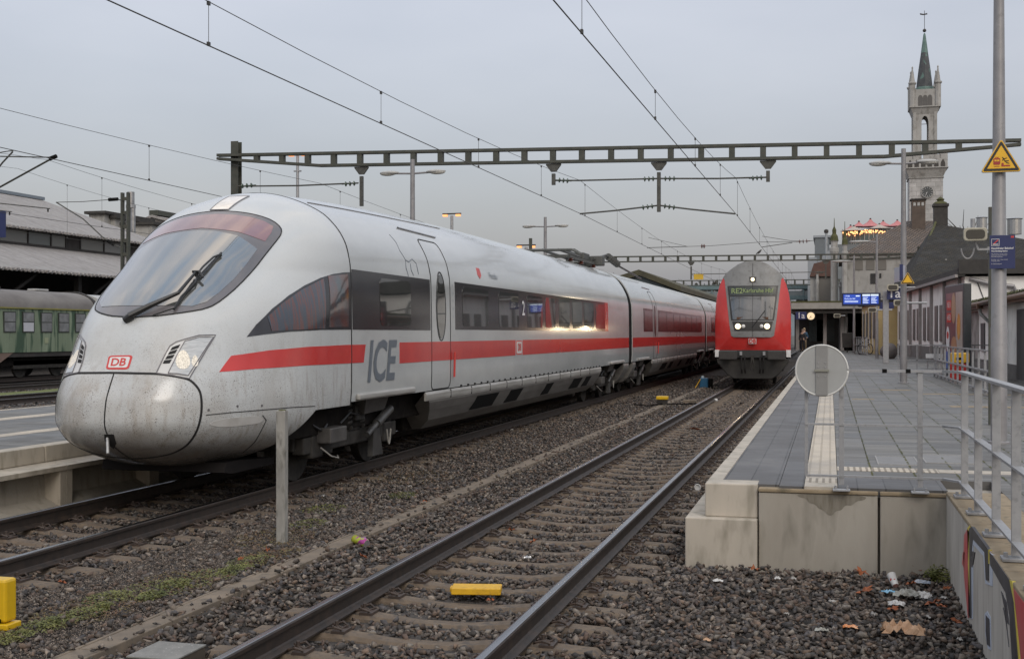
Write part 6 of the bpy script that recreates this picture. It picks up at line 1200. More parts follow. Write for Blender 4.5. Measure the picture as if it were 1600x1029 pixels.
for i, (px, pt, pb, w_, lb) in enumerate(((1329, 352, 359, 20, 'leftmost small red parasol on the roof terrace'), (1342, 346, 353, 20, 'second red parasol from the left on the roof terrace'), (1360, 342, 353.5, 30, 'largest peaked red parasol in the middle of the roof terrace'), (1380, 345, 353, 26, 'red parasol right of the largest one on the roof terrace'), (1402, 344, 353, 30, 'red parasol touching the lamp post at the right end of the terrace'))): parasol(px, pt, pb+1.5, w_*1.3, TY+4+i*.3, M_pink, lb, 'red parasols')
parasol(1334, 353, 361.5, 44, TY-.2, M_tan, 'beige parasol over the lights at the left end of the terrace', 'beige parasols'); parasol(1374, 350, 358.5, 48, TY+1, M_tan, 'paler beige parasol right of the other one on the terrace', 'beige parasols')
# station canopy and dark underpass wall
KY = 101.; KN = thing('station_canopy', 'flat concrete canopy with mossy edge over the dark platform end', 'canopy', (-2, KY, PZ)); a, b = at(1236, 482.5, Y=KY), at(1347, 472, Y=KY)
mk('slab', MB().box(a.x, b.x, KY, KY+14, a.z, b.z), mat('canopy_concrete', (.30, .29, .265), (.25, .24, .22), 2, .85), KN); mk('moss_edge', MB().box(a.x, b.x, KY-.02, KY+1, b.z, b.z+.12), M_moss, KN); mk('under_beam', MB().box(a.x, b.x, KY+.3, KY+13, a.z-.35, a.z-.01), M_slate, KN)
wq = at(1313, 520, Y=KY+6); mk('dark_glass_wall', MB().box(a.x, wq.x, KY+10, KY+10.2, PZ, a.z-.3), mat('dark_wall', (.012, .014, .018), (.02, .022, .026), 1, .3), KN); mk('grey_wall', MB().box(at(1316, 520, Y=KY+3).x, b.x+1, KY+3, KY+13, PZ, a.z-.3), M_base, KN)
for px in (1278, 1290): c = at(px, 520, Y=KY+9.9); mk('wall_picture', MB().box(c.x-.75, c.x+.75, KY+9.9, KY+9.98, PZ+.7, PZ+2.6), mat('picture_green', (.025, .045, .05), (.05, .07, .075), .8, .3), KN)
for px in (1246, 1289, 1316): c = at(px, 520, Y=KY+2); mk('column', MB().box(c.x-.14, c.x+.14, KY+2, KY+2.3, PZ, a.z), M_pil, KN)
blue_sign(1243, 487, 1260, 499, KY-1, '1a', 'distant dark blue sign 1a under the canopy beside the clock', .95)
c = at(1267, 493.5, Y=KY-1); ck_ = thing('platform_clock', 'round cream lit clock hanging under the station canopy', 'clock', (c.x, KY-1, c.z-.3)); mk('face', MB().cyl((c.x, KY-1.0, c.z), (c.x, KY-.9, c.z), .31, n=32), mat('clock_face', (.7, .6, .42), emit=(1, .75, .45), estr=.55), ck_); mk('rim', MB().tube([(c.x+.32*math.cos(t), KY-1, c.z+.32*math.sin(t)) for t in np.linspace(0, 2*math.pi, 33)], .03, 6), M_slate, ck_); mk('hand', MB().bar((c.x+.04, KY-1.03, c.z+.06), (c.x-.13, KY-1.03, c.z-.18), .03, .02), M_blk, ck_); mk('hand', MB().bar((c.x, KY-1.03, c.z), (c.x+.02, KY-1.03, c.z-.17), .04, .02), M_blk, ck_); mk('hanger', MB().cyl((c.x, KY-.95, c.z+.3), (c.x, KY-.95, a.z), .03, n=6), M_slate, ck_)
# cream building and things in front
CR = thing('cream_building', 'cream yellow building part with narrow windows beside the canopy', 'building', (1.5, 86, PZ)); q0, q1 = at(1347, 540, Y=97), at(1369, 556, Y=84.3); V2 = lambda t, o=0: (q0.x+(q1.x-q0.x)*t+o, 97+(84.3-97)*t)
zc0 = at(1355, 476, Y=90).z; mk('wall', MB().prism([V2(0), V2(1), V2(1, 5), V2(0, 5)], 'z', PZ, zc0), M_cream, CR)
for t in (.12, .36, .6, .84): mk('window', MB().prism([V2(t, -.06), V2(t+.09, -.06), V2(t+.09, .01), V2(t, .01)], 'z', 1.6, 3.4), M_wing, CR); mk('window_trim', MB().prism([V2(t-.05, -.03), V2(t-.005, -.03), V2(t-.005, .01), V2(t-.05, .01)], 'z', .8, 3.6), M_plast, CR)
mk('roof', MB().prism([(V2(0)[0]-.3, V2(0)[1]), (V2(1)[0]-.3, V2(1)[1]-.2), (V2(1)[0]+5, V2(1)[1]), (V2(0)[0]+5, V2(0)[1])], 'z', zc0, zc0+.2), M_slate, CR)
wn = at(1331, 530, Y=92); WBn = thing('waste_bin', 'dark waste bin beside the far post under the display', 'waste bin', (wn.x-.2, 92, PZ)); mk('bin_body', MB().prism([(wn.x-.65, PZ+.35), (wn.x+.0, PZ+.35), (wn.x+.05, PZ+1.45), (wn.x-.7, PZ+1.45)], 'y', 92, 92.5), M_slate, WBn, bevel=.04); mk('stand', MB().box(wn.x-.36, wn.x-.28, 92.2, 92.3, PZ, PZ+2.6), M_slate, WBn)
bl = at(1393, 545, Y=70); BT = thing('bench', 'wire mesh bench beside a large round grey boulder', 'bench', (bl.x+.6, 50, PZ)); x0 = bl.x+.28; mk('seat', MB().box(x0+.1, x0+.75, 50, 50.4, PZ+.34, PZ+.36), M_galv, BT); mk('backrest', MB().obox((x0+.42, 50.45, PZ+.5), (.65, .02, .18), rx=-.3), M_galv, BT)
for dx in (.14, .66): mk('leg', MB().box(x0+dx, x0+dx+.03, 50.05, 50.35, PZ, PZ+.34), M_galv, BT)
st_ = MB().ball((bl.x-.12, 70, PZ+.40), (.46, .46, .46), 20, 14); tag(mk('boulder', st_.xf(lambda v: (v[0]+.05*math.sin(v[2]*5), v[1], v[2])), mat('boulder_grey', (.14, .125, .12), (.10, .09, .088), 4, .85), smooth=True, loc=(bl.x, 70, PZ)), 'large rounded grey brown boulder on the platform behind the square post', 'boulder')
bk = at(1352, 547, Y=84); BI = thing('bicycle', 'dark bicycle parked behind the short railing', 'bicycle', (bk.x, 84, PZ))
for dx in (-.52, .52): mk('wheel', MB().tube([(bk.x+dx*.6+.20*math.cos(t), 84+dx+.28*math.cos(t), PZ+.35+.34*math.sin(t)) for t in np.linspace(0, 2*math.pi, 21)], .025, 6), M_blk, BI)
mk('frame', MB().tube([(bk.x-.31, 83.48, PZ+.35), (bk.x-.2, 83.7, PZ+.85), (bk.x+.2, 84.3, PZ+.85), (bk.x, 84, PZ+.35), (bk.x-.2, 83.7, PZ+.85)], .02, 6).tube([(bk.x+.31, 84.52, PZ+.35), (bk.x+.2, 84.3, PZ+.95)], .02, 6), M_slate, BI); mk('handlebar', MB().cyl((bk.x-.4, 83.7, PZ+1.0), (bk.x-.0, 83.55, PZ+1.0), .02, n=6), M_slate, BI); mk('saddle', MB().ball((bk.x+.2, 84.3, PZ+.98), (.1, .14, .04), 8, 6), M_blk, BI)
# ================================================================ clock tower
TWY = 158.; tw = at(1445, 400, Y=TWY); K = (at(1545, 400, Y=TWY).x-at(1445, 400, Y=TWY).x)/100; TX = tw.x; M_tst = brick_mat('tower_stone', (.33, .322, .31), (.40, .392, .38), (.22, .215, .205), 1.1, .55, .02, .85, .4, .5, 'xz'); M_ts2 = M_stoneg
TW = thing('clock_tower', 'tall grey stone clock tower with open belfry and green copper spire', 'clock tower', (TX, TWY, PZ))
zt = lambda py: at(1445, py, Y=TWY).z
def X_(px): return TX+(px-1445)*K
HW = (X_(1471.5)-X_(1419))/2; XC = (X_(1471.5)+X_(1419))/2
mk('shaft', MB().box(XC-HW, XC+HW, TWY-HW, TWY+HW, PZ, zt(281)), M_tst, TW); mk('string_course', MB().box(XC-HW-.12, XC+HW+.12, TWY-HW-.12, TWY+HW+.12, zt(281), zt(280)), M_ts2, TW)
mk('corbel', MB().add([(XC+sx*w, TWY+sy*w, z) for z, w in ((zt(280), HW+.02), (zt(266), HW+.48)) for sx, sy in ((-1, -1), (1, -1), (1, 1), (-1, 1))], [(0, 3, 2, 1), (4, 5, 6, 7), (0, 1, 5, 4), (1, 2, 6, 5), (2, 3, 7, 6), (3, 0, 4, 7)]), M_ts2, TW)
H2 = HW+.5; mk('gallery', MB().box(XC-H2, XC+H2, TWY-H2, TWY+H2, zt(266), zt(252)), M_ts2, TW); mk('gallery_course', MB().box(XC-H2-.1, XC+H2+.1, TWY-H2-.1, TWY+H2+.1, zt(266.6), zt(265.6)), M_ts2, TW)
for i in range(6):
    x = XC-H2+.55+i*(2*H2-1.1)/5; pts = [(x-.26, zt(266)+.1), (x-.26, zt(261))]+[(x-.26+.26*(1-math.cos(t)), zt(261)+.45*math.sin(t)) for t in (.5, 1.0)]+[(x, zt(261)+.62)]+[(x+.26-.26*(1-math.cos(t)), zt(261)+.45*math.sin(t)) for t in (1.0, .5)]+[(x+.26, zt(261)), (x+.26, zt(266)+.1)]; mk('gallery_arch', MB().prism(pts, 'y', TWY-H2-.02, TWY-H2), mat('arch_dark', (.06, .055, .05), rough=.9), TW)
for sx in (-1, 1):
    for sy in (-1, 1): mk('corner_merlon', MB().box(XC+sx*(H2-.45)-.45, XC+sx*(H2-.45)+.45, TWY+sy*(H2-.45)-.45, TWY+sy*(H2-.45)+.45, zt(252), zt(241)), M_ts2, TW)
for i in (-1, 0, 1): mk('merlon', MB().box(XC+i*1.25-.35, XC+i*1.25+.35, TWY-H2, TWY-H2+.4, zt(252), zt(246)), M_ts2, TW)
# open belfry: four piers with a pointed arch each side
h3 = (X_(1463)-X_(1425))/2; x3 = (X_(1463)+X_(1425))/2; aw = (X_(1449)-X_(1438))/2; xa = x3
def pointed(cx, w, z0, zs, z1, n=6):
    L_ = [(cx-w, z0), (cx-w, zs)]+[(cx-w+w*(1-math.cos(t)), zs+(z1-zs)*math.sin(t)) for t in np.linspace(.2, math.pi/2, n)]; return L_+[(2*cx-x, z) for x, z in L_[::-1][1:]]
def arch_wall(y0, y1, ax_='y'):
    z0, z1 = zt(252), zt(176); o_ = pointed(xa if ax_ == 'y' else TWY, aw, z0, zt(196), zt(184)); c = xa if ax_ == 'y' else TWY; m_ = MB(); k = len(o_)
    Lp = [(c-h3, z0)]+[(c-h3, z1), (c+h3, z1), (c+h3, z0)]
    poly = [(c-h3, z0), (c-h3, z1), (c+h3, z1), (c+h3, z0)]+o_[::-1]; m_.prism(poly, 'y' if ax_ == 'y' else 'x', y0, y1); return m_
mk('belfry_wall', arch_wall(TWY-h3, TWY-h3+.45), M_ts2, TW); mk('belfry_wall', arch_wall(TWY+h3-.45, TWY+h3), M_ts2, TW)
mk('belfry_wall', arch_wall(xa-h3+.002, xa-h3+.45, 'x').xf(lambda v: (v[0], min(max(v[1], TWY-h3+.455), TWY+h3-.455), v[2])), M_ts2, TW); mk('belfry_wall', arch_wall(xa+h3-.45, xa+h3-.002, 'x').xf(lambda v: (v[0], min(max(v[1], TWY-h3+.455), TWY+h3-.455), v[2])), M_ts2, TW)
mk('tie_bars', MB().box(xa-aw, xa+aw, TWY-h3+.1, TWY-h3+.18, zt(197), zt(196.3)), M_slate, TW)
for s in (-1, 1): mk('pilaster', MB().box(xa+s*(h3-.18)-.17, xa+s*(h3-.18)+.17, TWY-h3-.1, TWY-h3, zt(241), zt(178)), M_ts2, TW)
h4 = (X_(1467)-X_(1421))/2; x4 = (X_(1467)+X_(1421))/2
mk('upper_corbel', MB().add([(x4+sx*w, TWY+sy*w, z) for z, w in ((zt(181), h3+.02), (zt(171), h4))for sx, sy in ((-1, -1), (1, -1), (1, 1), (-1, 1))], [(0, 3, 2, 1), (4, 5, 6, 7), (0, 1, 5, 4), (1, 2, 6, 5), (2, 3, 7, 6), (3, 0, 4, 7)]), M_ts2, TW)
mk('bell_storey', MB().box(x4-h4+.15, x4+h4-.15, TWY-h4+.15, TWY+h4-.15, zt(171), zt(143)), M_ts2, TW); mk('storey_course', MB().box(x4-h4-.12, x4+h4+.12, TWY-h4-.12, TWY+h4+.12, zt(171), zt(169.5)), M_ts2, TW)
for i in (-1, 0, 1): cx = x4+i*(X_(1452)-X_(1444.5)); mk('pointed_window', MB().prism(pointed(cx, .27, zt(168.5), zt(157), zt(152)), 'y', TWY-h4+.13, TWY-h4+.148), mat('arch_dark2', (.11, .105, .10), rough=.9), TW)
for sx in (-1, 1):
    for sy in (-1, 1):
        cx, cy = x4+sx*(h4-.22), TWY+sy*(h4-.22); mk('corner_turret', MB().lathe([(.36, zt(171)), (.36, zt(136)), (.48, zt(134)), (.48, zt(132)), (.30, zt(131)), (.22, zt(123)), (.07, zt(111)), (.11, zt(109)), (.03, zt(107))], (cx, cy, 0), 8), M_ts2, TW)
M_spire = mat('spire_slate', (.045, .05, .055), (.07, .075, .078), 2, .7, c3=(.10, .17, .15), s3=1.6, lo3=.58, hi3=.62); M_cop = mat('copper_green', (.08, .14, .125), (.12, .19, .17), 2, .6)
rS = (X_(1459.5)-X_(1432.5))/2; xs0 = X_(1444.5); mk('spire_foot', MB().lathe([(rS*1.15, zt(143)), (rS*1.1, zt(138)), (rS*.98, zt(137))], (xs0, TWY, 0), 8), M_cop, TW); mk('spire', MB().lathe([(rS*.98, zt(138)), (rS*.72, zt(110)), (rS*.41, zt(82)), (.12, zt(56))], (xs0, TWY, 0), 8), M_spire, TW); mk('spire_tip', MB().lathe([(rS*.43, zt(83)), (.13, zt(54)), (.05, zt(52))], (xs0, TWY, 0), 8), M_cop, TW); mk('spire_ball', MB().ball((xs0, TWY, zt(48)), .22, 12, 8), M_slate, TW); mk('vane_rod', MB().cyl((xs0, TWY, zt(50)), (xs0, TWY, zt(17)), .035, n=6), M_slate, TW); mk('weather_vane', MB().prism([(xs0-.5, zt(23)), (xs0-.1, zt(24)), (xs0+.35, zt(23)), (xs0+.3, zt(21)), (xs0-.1, zt(22)), (xs0-.55, zt(20.5))], 'y', TWY-.03, TWY+.03), M_slate, TW)
cx, cz = X_(1447), zt(303); ckf = mk('clock_face', MB().cyl((cx, TWY-HW-.12, cz), (cx, TWY-HW, cz), .68, n=40), mat('tower_clock_dark', (.06, .065, .065), rough=.5), TW)
for i in range(12): t = i*math.pi/6; mk('hour_mark', MB().bar((cx+.44*math.cos(t), TWY-HW-.14, cz+.44*math.sin(t)), (cx+.60*math.cos(t), TWY-HW-.14, cz+.60*math.sin(t)), .07, .03), M_txtw, ckf)
mk('hand', MB().bar((cx, TWY-HW-.17, cz), (cx-.22, TWY-HW-.17, cz-.42), .09, .03), M_txtw, ckf); mk('hand', MB().bar((cx, TWY-HW-.15, cz), (cx-.20, TWY-HW-.15, cz-.22), .10, .03), M_txtw, ckf); mk('clock_rim', MB().tube([(cx+.69*math.cos(t), TWY-HW-.12, cz+.69*math.sin(t)) for t in np.linspace(0, 2*math.pi, 33)], .05, 6), M_ts2, ckf)
bt = at(1424.7, 348, Y=110); b2_ = at(1446, 312, Y=110); BC = thing('brown_chimney', 'broad brown panelled chimney in front of the clock tower', 'chimney', (bt.x, 110, bt.z)); mk('stack', MB().box(bt.x, b2_.x, 110, 111.2, bt.z-1.5, b2_.z), mat('chimney_brown', (.07, .052, .042), (.10, .075, .06), 2, .8), BC); mk('cap', MB().box(bt.x-.1, b2_.x+.1, 109.9, 111.3, b2_.z, b2_.z+.12), M_slate, BC)
for f in (.2, .5, .8): c = bt.x+(b2_.x-bt.x)*f; mk('flue_opening', MB().box(c-.1, c+.1, 109.97, 110.01, b2_.z-.5, b2_.z-.22), M_lampw, BC)
# ================================================================ hall and old coach on the left
M_corr = mat('corrugated_roof', (.31, .298, .288), (.235, .222, .215), .7, .75, c3=(.15, .13, .12), s3=3, lo3=.5, hi3=.85, stretch=(1, 3, 1))
def corrugate(m, amp=.05, sc=9):
    t = m.node_tree; b = t.nodes['Principled BSDF']; tx = t.nodes.new('ShaderNodeTexCoord'); w = t.nodes.new('ShaderNodeTexWave'); w.wave_type = 'BANDS'; w.bands_direction = 'Y'; w.inputs['Scale'].default_value = sc; t.links.new(tx.outputs['Object'], w.inputs[0]); bp = t.nodes.new('ShaderNodeBump'); bp.inputs['Distance'].default_value = amp; t.links.new(w.outputs[1], bp.inputs['Height']); t.links.new(bp.outputs[0], b.inputs['Normal'])
corrugate(M_corr, .06, 1.1)
HL = thing('train_hall', 'long open hall with two pale corrugated roofs and a strip of dusty windows', 'hall', (-46, 60, 0)); M_hd = mat('hall_dark_steel', (.02, .019, .018), (.035, .03, .028), 2, .8)
hy0, hy1 = 20, 76
mk('upper_roof', MB().prism([(-45.4, 8.16), (-56, 11.75), (-66, 8.2), (-66, 8.0), (-56, 11.6), (-45.4, 8.02)], 'y', hy0, 77.5), M_corr, HL); mk('lower_roof', MB().prism([(-40, 5.28), (-46, 7.12), (-46, 7.0), (-40, 5.16)], 'y', hy0, hy1+2), M_corr, HL)
mk('ridge_flashing', MB().box(-56.3, -55.7, hy0, 77.6, 11.7, 11.92), mat('ridge_blue_grey', (.16, .19, .22), rough=.6), HL)
m = MB(); y = 45.0; k = 0
mk('clerestory_frame', MB().box(-46.1, -46.0, hy0, hy1, 7.1, 7.28).box(-46.1, -46.0, hy0, hy1, 8.0, 8.12), M_hd, HL)
y = 44.0
while y < hy1-1:
    w = rnd.choice((1.5, 2.6, 2.6, 2.2)); mk('window_pane', MB().box(-46.06, -46.03, y+.06, min(y+w, hy1)-.06, 7.28, 8.0), mat('dusty_glass_%d' % rnd.randint(0, 3), (.10, .11, .105), rough=.25, spec=.7) if rnd.random() < .8 else M_hd, HL); mk('mullion', MB().box(-46.1, -45.98, y-.05, y+.05, 7.25, 8.02), M_hd, HL); y += w
for i, nm in enumerate(('dusty_glass_0', 'dusty_glass_1', 'dusty_glass_2', 'dusty_glass_3')):
    if nm in MATS: MATS[nm].node_tree.nodes['Principled BSDF'].inputs['Base Color'].default_value = ((.09, .10, .095, 1), (.15, .15, .145, 1), (.05, .052, .05, 1), (.12, .12, .11, 1))[i]
for z, x, n in ((8.10, -45.38, 90), (5.22, -39.98, 90)):
    e_ = MB(); y = 44.0
    V = [];
    while y < hy1+1: e_.tube([(x-.25, y, z+.02), (x+.06, y, z-.04)], .085, 6); y += .36
    o = mk('corrugated_eave', e_, M_corr, HL); o['kind'] = 'stuff'
mk('back_wall', MB().box(-52, -51.8, hy0, hy1, -.2, 8.0), M_hd, HL); mk('end_wall', MB().prism([(-66, 0), (-46, 0), (-46, 8), (-56, 11.5), (-66, 8)], 'y', 76.8, 77.2), M_hd, HL); mk('end_gable_low', MB().prism([(-46, 3.6), (-40, 3.6), (-40, 5.1), (-46, 6.9)], 'y', 76.8, 77.2), M_hd, HL)
for y in (46, 53, 60, 67, 74):
    mk('column', MB().box(-41.2, -40.9, y, y+.3, -.2, 5.2), M_hd, HL); mk('brace', MB().bar((-41.05, y+.2, 3.4), (-41.05, y+3.4, 5.1), .15, .15).bar((-41.05, y+.2, 4.9), (-46, y+.2, 6.4), .15, .2), M_hd, HL)
struct(mk('hall_floor', MB().box(-60, -38, 20, 80, -.3, -.19), M_bed))
# old green coach
M_gr = mat('faded_green_paint', (.14, .18, .12), (.23, .28, .20), 1.1, .55, c3=(.04, .075, .045), s3=2.2, lo3=.48, hi3=.56, stretch=(1, 1.1, .16)); M_gr2 = mat('coach_roof_grey', (.17, .16, .15), (.11, .10, .095), 1.2, .7, stretch=(1, .6, 1)); M_vw = mat('coach_window_dusty', (.22, .23, .24), (.15, .155, .16), 3, .15, spec=.7, coat=.4)
CXc = -35.25; CO = thing('green_coach', 'old faded green railway coach with grey roof standing under the hall', 'railway coach', (CXc, 40, 0)); cy0, cy1 = 25.0, 50.9
mk('body', MB().prism([(CXc-1.42, 1.12), (CXc+1.42, 1.12), (CXc+1.43, 2.0), (CXc+1.40, 3.05), (CXc-1.40, 3.05), (CXc-1.43, 2.0)], 'y', cy0, cy1), M_gr, CO)
mk('roof', MB().prism([(CXc+1.42*math.cos(t), 3.06+.82*math.sin(t)**.9) for t in np.linspace(0.001, math.pi-.001, 18)], 'y', cy0-.03, cy1+.03), M_gr2, CO, smooth=True, angle=40); mk('cant_rail', MB().box(CXc+1.40, CXc+1.46, cy0, cy1, 3.0, 3.06), mat('yellow_line', (.22, .20, .04), (.15, .15, .05), 3, .6), CO)
mk('end_ring', MB().prism([(CXc+1.5*math.cos(t), 3.0+.95*math.sin(t)) for t in np.linspace(0, math.pi, 18)], 'y', cy1+.04, cy1+.25), M_hd, CO)
for i, yc in enumerate((41.0, 42.2, 43.45, 44.7, 45.95, 47.22, 48.48, 49.75)):
    f = mk('window_frame', MB().box(CXc+1.405, CXc+1.455, yc-.40, yc+.40, 1.98, 2.88), mat('frame_dark_green', (.03, .035, .03), rough=.5), CO); mk('pane', MB().box(CXc+1.44, CXc+1.462, yc-.345, yc+.345, 2.45, 2.83), M_vw, f); mk('pane', MB().box(CXc+1.44, CXc+1.462, yc-.345, yc+.345, 2.03, 2.41), mat('white_blind', (.42, .43, .47), rough=.6) if i == 4 else M_vw, f)
mk('number_plate', MB().box(CXc+1.43, CXc+1.445, 47.1, 47.35, 1.5, 1.75), mat('plate_outline', (.25, .28, .18), rough=.6), CO); mk('sole_bar', MB().box(CXc+1.2, CXc+1.38, cy0, cy1, .92, 1.12), M_hd, CO); mk('underframe', MB().box(CXc-1.1, CXc+1.1, cy0+.5, cy1-.5, .55, 1.12), M_dark, CO); mk('rusty_skirt_panel', MB().prism([(43.4, 1.12), (45.0, 1.12), (43.4, .35)], 'x', CXc+1.36, CXc+1.40), mat('rust_pink', (.18, .12, .10), (.14, .10, .08), 2, .8), CO)
for yc in (46.2, 48.8): 
    for s in (1, -1): mk('wheel', MB().cyl((CXc+s*.72, yc, .47), (CXc+s*.82, yc, .47), .47, n=28), M_dark2, CO)
mk('bogie_frame', MB().box(CXc+.95, CXc+1.1, 45.4, 49.6, .4, .75), M_dark2, CO); mk('roof_vent', MB().obox((CXc, 45.2, 3.93), (.5, .9, .10)), M_lampw, CO, bevel=.03); mk('roof_vent', MB().obox((CXc, 48.6, 3.93), (.5, .9, .10)), M_lampw, CO, bevel=.03)
C2 = thing('white_roofed_wagon', 'wagon with white rounded roof beyond the green coach', 'railway coach', (CXc, 60, 0)); mk('body', MB().box(CXc-1.4, CXc+1.4, 51.8, 70, 1.0, 3.0), M_hd, C2); mk('roof', MB().prism([(CXc+1.42*math.cos(t), 3.01+.82*math.sin(t)**.9) for t in np.linspace(0.001, math.pi-.001, 18)], 'y', 51.8, 70), mat('white_roof', (.42, .43, .42), (.36, .36, .35), 1, .5), C2, smooth=True, angle=40)
# buildings and chimneys beyond the hall
def simple(label, name, cat, px0, px1, pyb, pyt, Y, d, ma, capm=None):
    a, b = at(px0, pyb, Y=Y), at(px1, pyt, Y=Y); t = thing(name, label, cat, (a.x, Y, max(0, a.z))); mk('body', MB().box(a.x, b.x, Y, Y+d, 0, b.z), ma, t)
    if capm: mk('coping', MB().box(a.x-.3, b.x+.3, Y-.3, Y+d, b.z, b.z+.25), capm, t)
    return t
simple('stepped concrete block, the tallest of three behind the hall roof', 'stepped_roof_block', 'building', 139, 163, 380, 334, 96, 8, M_stoneg, M_slate); simple('middle concrete step block behind the hall roof', 'stepped_roof_block', 'building', 163.5, 180, 380, 341, 97, 8, M_stoneg, M_slate); simple('lowest concrete step block next to the steel chimney', 'stepped_roof_block', 'building', 180.5, 238, 380, 351, 98, 8, M_stoneg, M_slate)
c = at(204, 380, Y=88); SCh = thing('steel_chimney', 'shiny steel double chimney behind the lattice mast', 'chimney', (c.x, 88, 0)); tp_ = at(204, 300, Y=88).z; md_ = at(204, 325, Y=88).z
for dx in (-.28, .12): mk('flue', MB().cyl((c.x+dx+.1, 88, 0), (c.x+dx+.1, 88, md_), .20, n=14), mat('steel_flue', (.45, .45, .46), (.3, .3, .3), 2, .3, metal=.8), SCh)
mk('upper_flue', MB().cyl((c.x+.02, 88, md_), (c.x+.02, 88, tp_), .30, n=16), mat('steel_flue', .4), SCh, smooth=True, angle=40); mk('band', MB().cyl((c.x+.02, 88, md_), (c.x+.02, 88, md_+.25), .4, n=16), M_galv, SCh)
a, b, c_ = at(212, 349, Y=110), at(240, 336, Y=110), at(290, 349, Y=110); gb_ = thing('gabled_workshop', 'grey gabled workshop roof peeping over the nose of the white train', 'building', (b.x, 110, 0)); mk('wall', MB().prism([(a.x, 0), (c_.x, 0), (c_.x, c_.z), (b.x, b.z-.25), (a.x, a.z)], 'y', 110, 130), M_pil, gb_); mk('roof', MB().prism([(a.x-.4, a.z-.1), (b.x, b.z), (c_.x+.4, c_.z-.1), (c_.x+.4, c_.z-.35), (b.x, b.z-.25), (a.x-.4, a.z-.35)], 'y', 109.6, 130), M_corr, gb_); mk('ridge_vent', MB().box(b.x-.5, b.x+.5, 110, 130, b.z, b.z+.5), M_mast, gb_)
# ================================================================ beyond the white train
CPn = thing('platform_canopy', 'dark mossy gabled platform canopy rising behind the second car of the white train', 'canopy', (-11.5, 75, 0)); YK = 75.
p_ = at(998, 421, Y=YK); l_ = at(962, 433, Y=YK); r_ = at(1060, 447, Y=YK)
mk('roof', MB().prism([(l_.x-1.5, l_.z-.4), (p_.x, p_.z), (p_.x+2.6, r_.z), (p_.x+2.6, r_.z-.3), (p_.x, p_.z-.35), (l_.x-1.5, l_.z-.75)], 'y', YK, YK+75), mat('canopy_moss_roof', (.045, .042, .028), (.075, .07, .04), 1.2, .9, stretch=(1, .3, 1)), CPn)
mk('gable', MB().prism([(l_.x-1.2, l_.z-.7), (p_.x, p_.z-.36), (p_.x+2.3, r_.z-.3), (p_.x+2.3, r_.z-.9), (l_.x-1.2, r_.z-.9)], 'y', YK+.3, YK+.5), mat('gable_blue_grey', (.06, .08, .09), (.045, .06, .065), 2, .5), CPn)
for y in range(78, 150, 9): mk('column', MB().box(p_.x-.15, p_.x+.15, y, y+.3, PZ, p_.z-.5), M_mast, CPn)
# floodlight masts
for px, py, Yd, lb in ((465, 243, 90, 'tall floodlight mast with lit orange lamps behind the nearest gantry'), (706, 337, 140, 'farther floodlight mast with lit orange lamps above the roof of the white train'), (822, 386, 170, 'farthest orange floodlight mast beside a dark post')):
    c = at(px, py, Y=Yd); k = Yd/90; t = thing('floodlight_mast', lb, 'floodlight mast', (c.x, Yd, 0), 'floodlight masts'); mk('mast_tube', MB().cyl((c.x, Yd, 0), (c.x, Yd, c.z), .2*k, .12*k, n=8), M_galv, t); mk('ladder_rungs', MB().box(c.x-.3*k, c.x+.3*k, Yd-.1, Yd+.1, c.z-1.3*k, c.z-1.2*k), M_galv, t)
    mk('crossbar', MB().box(c.x-.75*k, c.x+.75*k, Yd-.1, Yd+.1, c.z+.1*k, c.z+.2*k), M_slate, t)
    for s in (-1, 1): mk('lit_lamp', MB().box(c.x+s*.35*k if s > 0 else c.x-.7*k, c.x+.7*k if s > 0 else c.x-.35*k, Yd-.25, Yd+.15, c.z-.06*k, c.z+.09*k), mat('sodium_lamp', (1, .5, .2), emit=(1.0, .36, .12), estr=1.1), t)
c = at(828.5, 398, Y=120); dp = thing('dark_post', 'short dark post top showing above the roof of the white train', 'post', (c.x, 120, 0)); mk('shaft', MB().box(c.x-.14, c.x+.14, 120, 120.3, 0, at(828, 372, Y=120).z), M_mast, dp)
# footbridge
YB = 182.; FB = thing('footbridge', 'pale blue green glazed footbridge crossing far behind the red train', 'bridge', (-20, YB, 0)); M_fb = mat('bridge_green', (.13, .19, .20), (.10, .15, .16), 1, .6); a, b = at(1020, 470, Y=YB), at(1262, 452, Y=YB)
for pa, pb in ((452, 456), (468, 471)): mk('girder', MB().box(a.x, b.x, YB, YB+3, at(0, pb, Y=YB).z, at(1140, pa, Y=YB).z), M_fb, FB)
x = a.x
while x < b.x: mk('panel_post', MB().box(x-.09, x+.09, YB-.05, YB+.1, at(1140, 470, Y=YB).z, at(1140, 453, Y=YB).z), M_fb, FB); x += 2.2
mk('glazing', MB().box(a.x, b.x, YB+.12, YB+.16, at(1140, 469, Y=YB).z, at(1140, 455, Y=YB).z), mat('bridge_glass', (.17, .20, .21), rough=.2), FB)
for px in (1105, 1247): c = at(px, 470, Y=YB+1); mk('pier', MB().box(c.x-.3, c.x+.3, YB+1, YB+1.6, 0, c.z), M_fb, FB)
